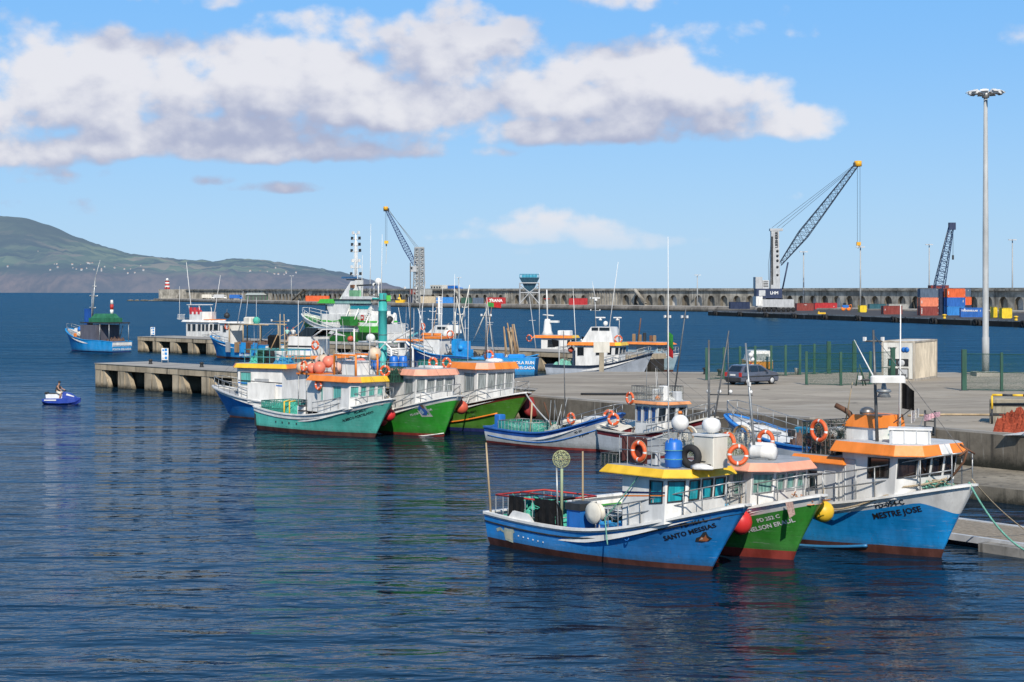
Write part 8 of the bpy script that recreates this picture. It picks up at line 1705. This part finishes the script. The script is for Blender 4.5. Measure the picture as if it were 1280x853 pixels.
# ---- pale blue cabin, orange roof, behind
r,hu,tp = px_boat('pale blue cabin boat with flat orange roof behind the grey white boat',790,9.4,5.6,3.0,-42,paint('pale_blue_hull',(.40,.55,.62),.45,.2),2.0,1.4,1.4,.8,house_=dict(x1=4.6,len=4.2,w=2.6,zt=2.95,roof=ORANGE,wall=paint('pale_blue_cabin',(.36,.50,.58),.45,.2),glass=G_GREY,side=[(.3,.55)],v=(.5,.85),rh=.25,over=.5))
rp,zr,x1 = tp; mb = MB(); 
for k in range(5): mb.cbox((.3+.7*k,rnd.uniform(-.6,.6),zr+.3),(.3,.3,.6+.8*rnd.random()),rnd.choice([RUST,DARKP,WOOD]),ch=.04)
mb.build('roof_gear', r); mast(r,(.8,0,zr),(1.2,0,zr+2.6),.1,RUST)
# ---- jet ski with rider
def jetski():
    p = at(77,505.5); r = empty('jet_ski', p, R(-8), 'blue and white jet ski with rider on the open water at left', 'jet ski')
    JB = paint('jet_blue',(.012,.04,.30),.25,.1,spots=0,spec=.6); JW = paint('jet_white',(.7,.7,.72),.3,.1,spots=0)
    mb = MB(); st = [(-1.45,.42,.02,.42),(-.9,.56,-.1,.46),(0,.60,-.12,.48),(.7,.52,-.1,.52),(1.2,.32,-.02,.56),(1.55,.05,.2,.52)]; vs=[]
    for x,w_,z0,z1 in st: vs += [(x,-w_*.5,z0),(x,-w_,z0+.22),(x,-w_*.9,z1),(x,w_*.9,z1),(x,w_,z0+.22),(x,w_*.5,z0)]
    fs=[]
    for i in range(len(st)-1):
        for k in range(6): fs.append((i*6+k,(i+1)*6+k,(i+1)*6+(k+1)%6,i*6+(k+1)%6))
    fs += [(5,4,3,2,1,0)]; mb.add(vs,fs,JB); mb.build('hull', r)
    mb = MB(); mb.add([(.15,-.30,.48),(1.25,-.20,.54),(1.25,.20,.54),(.15,.30,.48),(.15,-.20,.98),(.75,-.14,.88),(.75,.14,.88),(.15,.20,.98)],[(4,5,6,7),(0,1,5,4),(1,2,6,5),(2,3,7,6),(3,0,4,7)],JB); mb.tube([(.2,-.42,1.06),(.12,0,1.02),(.2,.42,1.06)],.035,BLACKR,6); mb.add([(.45,-.24,.72),(1.1,-.2,.58),(1.1,-.205,.66),(.5,-.21,.86)],[(0,1,2,3)],JW); mb.build('cowl', r)
    mb = MB(); mb.prism([(-1.2,-.2),(.15,-.2),(.15,.2),(-1.2,.2)],.46,.80,JW,top=[(-1.25,-.16),(.1,-.16),(.1,.16),(-1.25,.16)]); mb.box(-1.3,.1,-.17,.17,.80,.87,DARKP); mb.cbox((-1.2,0,.86),(.3,.34,.2),DARKP,ch=.05); mb.build('saddle', r)
    mb = MB(); mb.add([(-1.2,-.57,.30),(-.2,-.61,.30),(-.2,-.60,.40),(-1.2,-.56,.38)],[(0,1,2,3)],JW); mb.build('hull_marking', r)
    # rider, astride, arms to the bars
    pr = empty('person', p + Vector((0,0,0)), R(-8), 'rider in dark vest and pale shorts astride the jet ski', 'person')
    V = [(-.35,0,.98),(-.31,0,1.2),(-.24,0,1.40),(-.22,0,1.52),(-.20,0,1.60),(-.17,0,1.70)]; Rr=[.15,.14,.16,.06,.08,.10]; E=[(0,1),(1,2),(2,3),(3,4),(4,5)]
    for s in (-1,1):
        b=len(V); V += [(-.28,s*.14,.94),(.08,s*.30,.84),(-.05,s*.36,.48),(.10,s*.36,.44)]; Rr += [.10,.075,.05,.04]; E += [(0,b),(b,b+1),(b+1,b+2),(b+2,b+3)]
        b=len(V); V += [(-.24,s*.20,1.42),(-.10,s*.32,1.2),(.16,s*.36,1.08)]; Rr += [.06,.045,.04]; E += [(2,b),(b,b+1),(b+1,b+2)]
    me = bpy.data.meshes.new('body'); me.from_pydata(V,E,[]); o = bpy.data.objects.new('body',me); COL.objects.link(o); o.parent = pr; o.modifiers.new('skin','SKIN'); q = o.modifiers.new('sub','SUBSURF'); q.levels = q.render_levels = 1
    for i,v in enumerate(me.skin_vertices[0].data): v.radius=(Rr[i],Rr[i]); v.use_root=(i==0)
    me.materials.append(paint('skin_tone',(.42,.23,.15),.55,.1,spots=0))
    mb = MB(); mb.M = Matrix.Translation((-.35,0,.95)) @ Matrix.Rotation(R(12),4,'Y'); mb.lathe([(.17,0),(.18,.2),(.20,.42),(.16,.52),(.08,.56)],DARKP,12); mb.M = Matrix(); mb.build('vest', pr)
    mb = MB(); [mb.tube([(-.32,s*.08,.96),(-.20,s*.2,.92),(.06,s*.30,.85)],.12,CREAM,8) for s in (-1,1)]; mb.build('shorts', pr)
    mb = MB(); mb.ball((-.18,0,1.735),.108,paint('hair_dark',(.02,.015,.012),.7,.1,spots=0),10,.9); mb.build('hair', pr)
jetski()
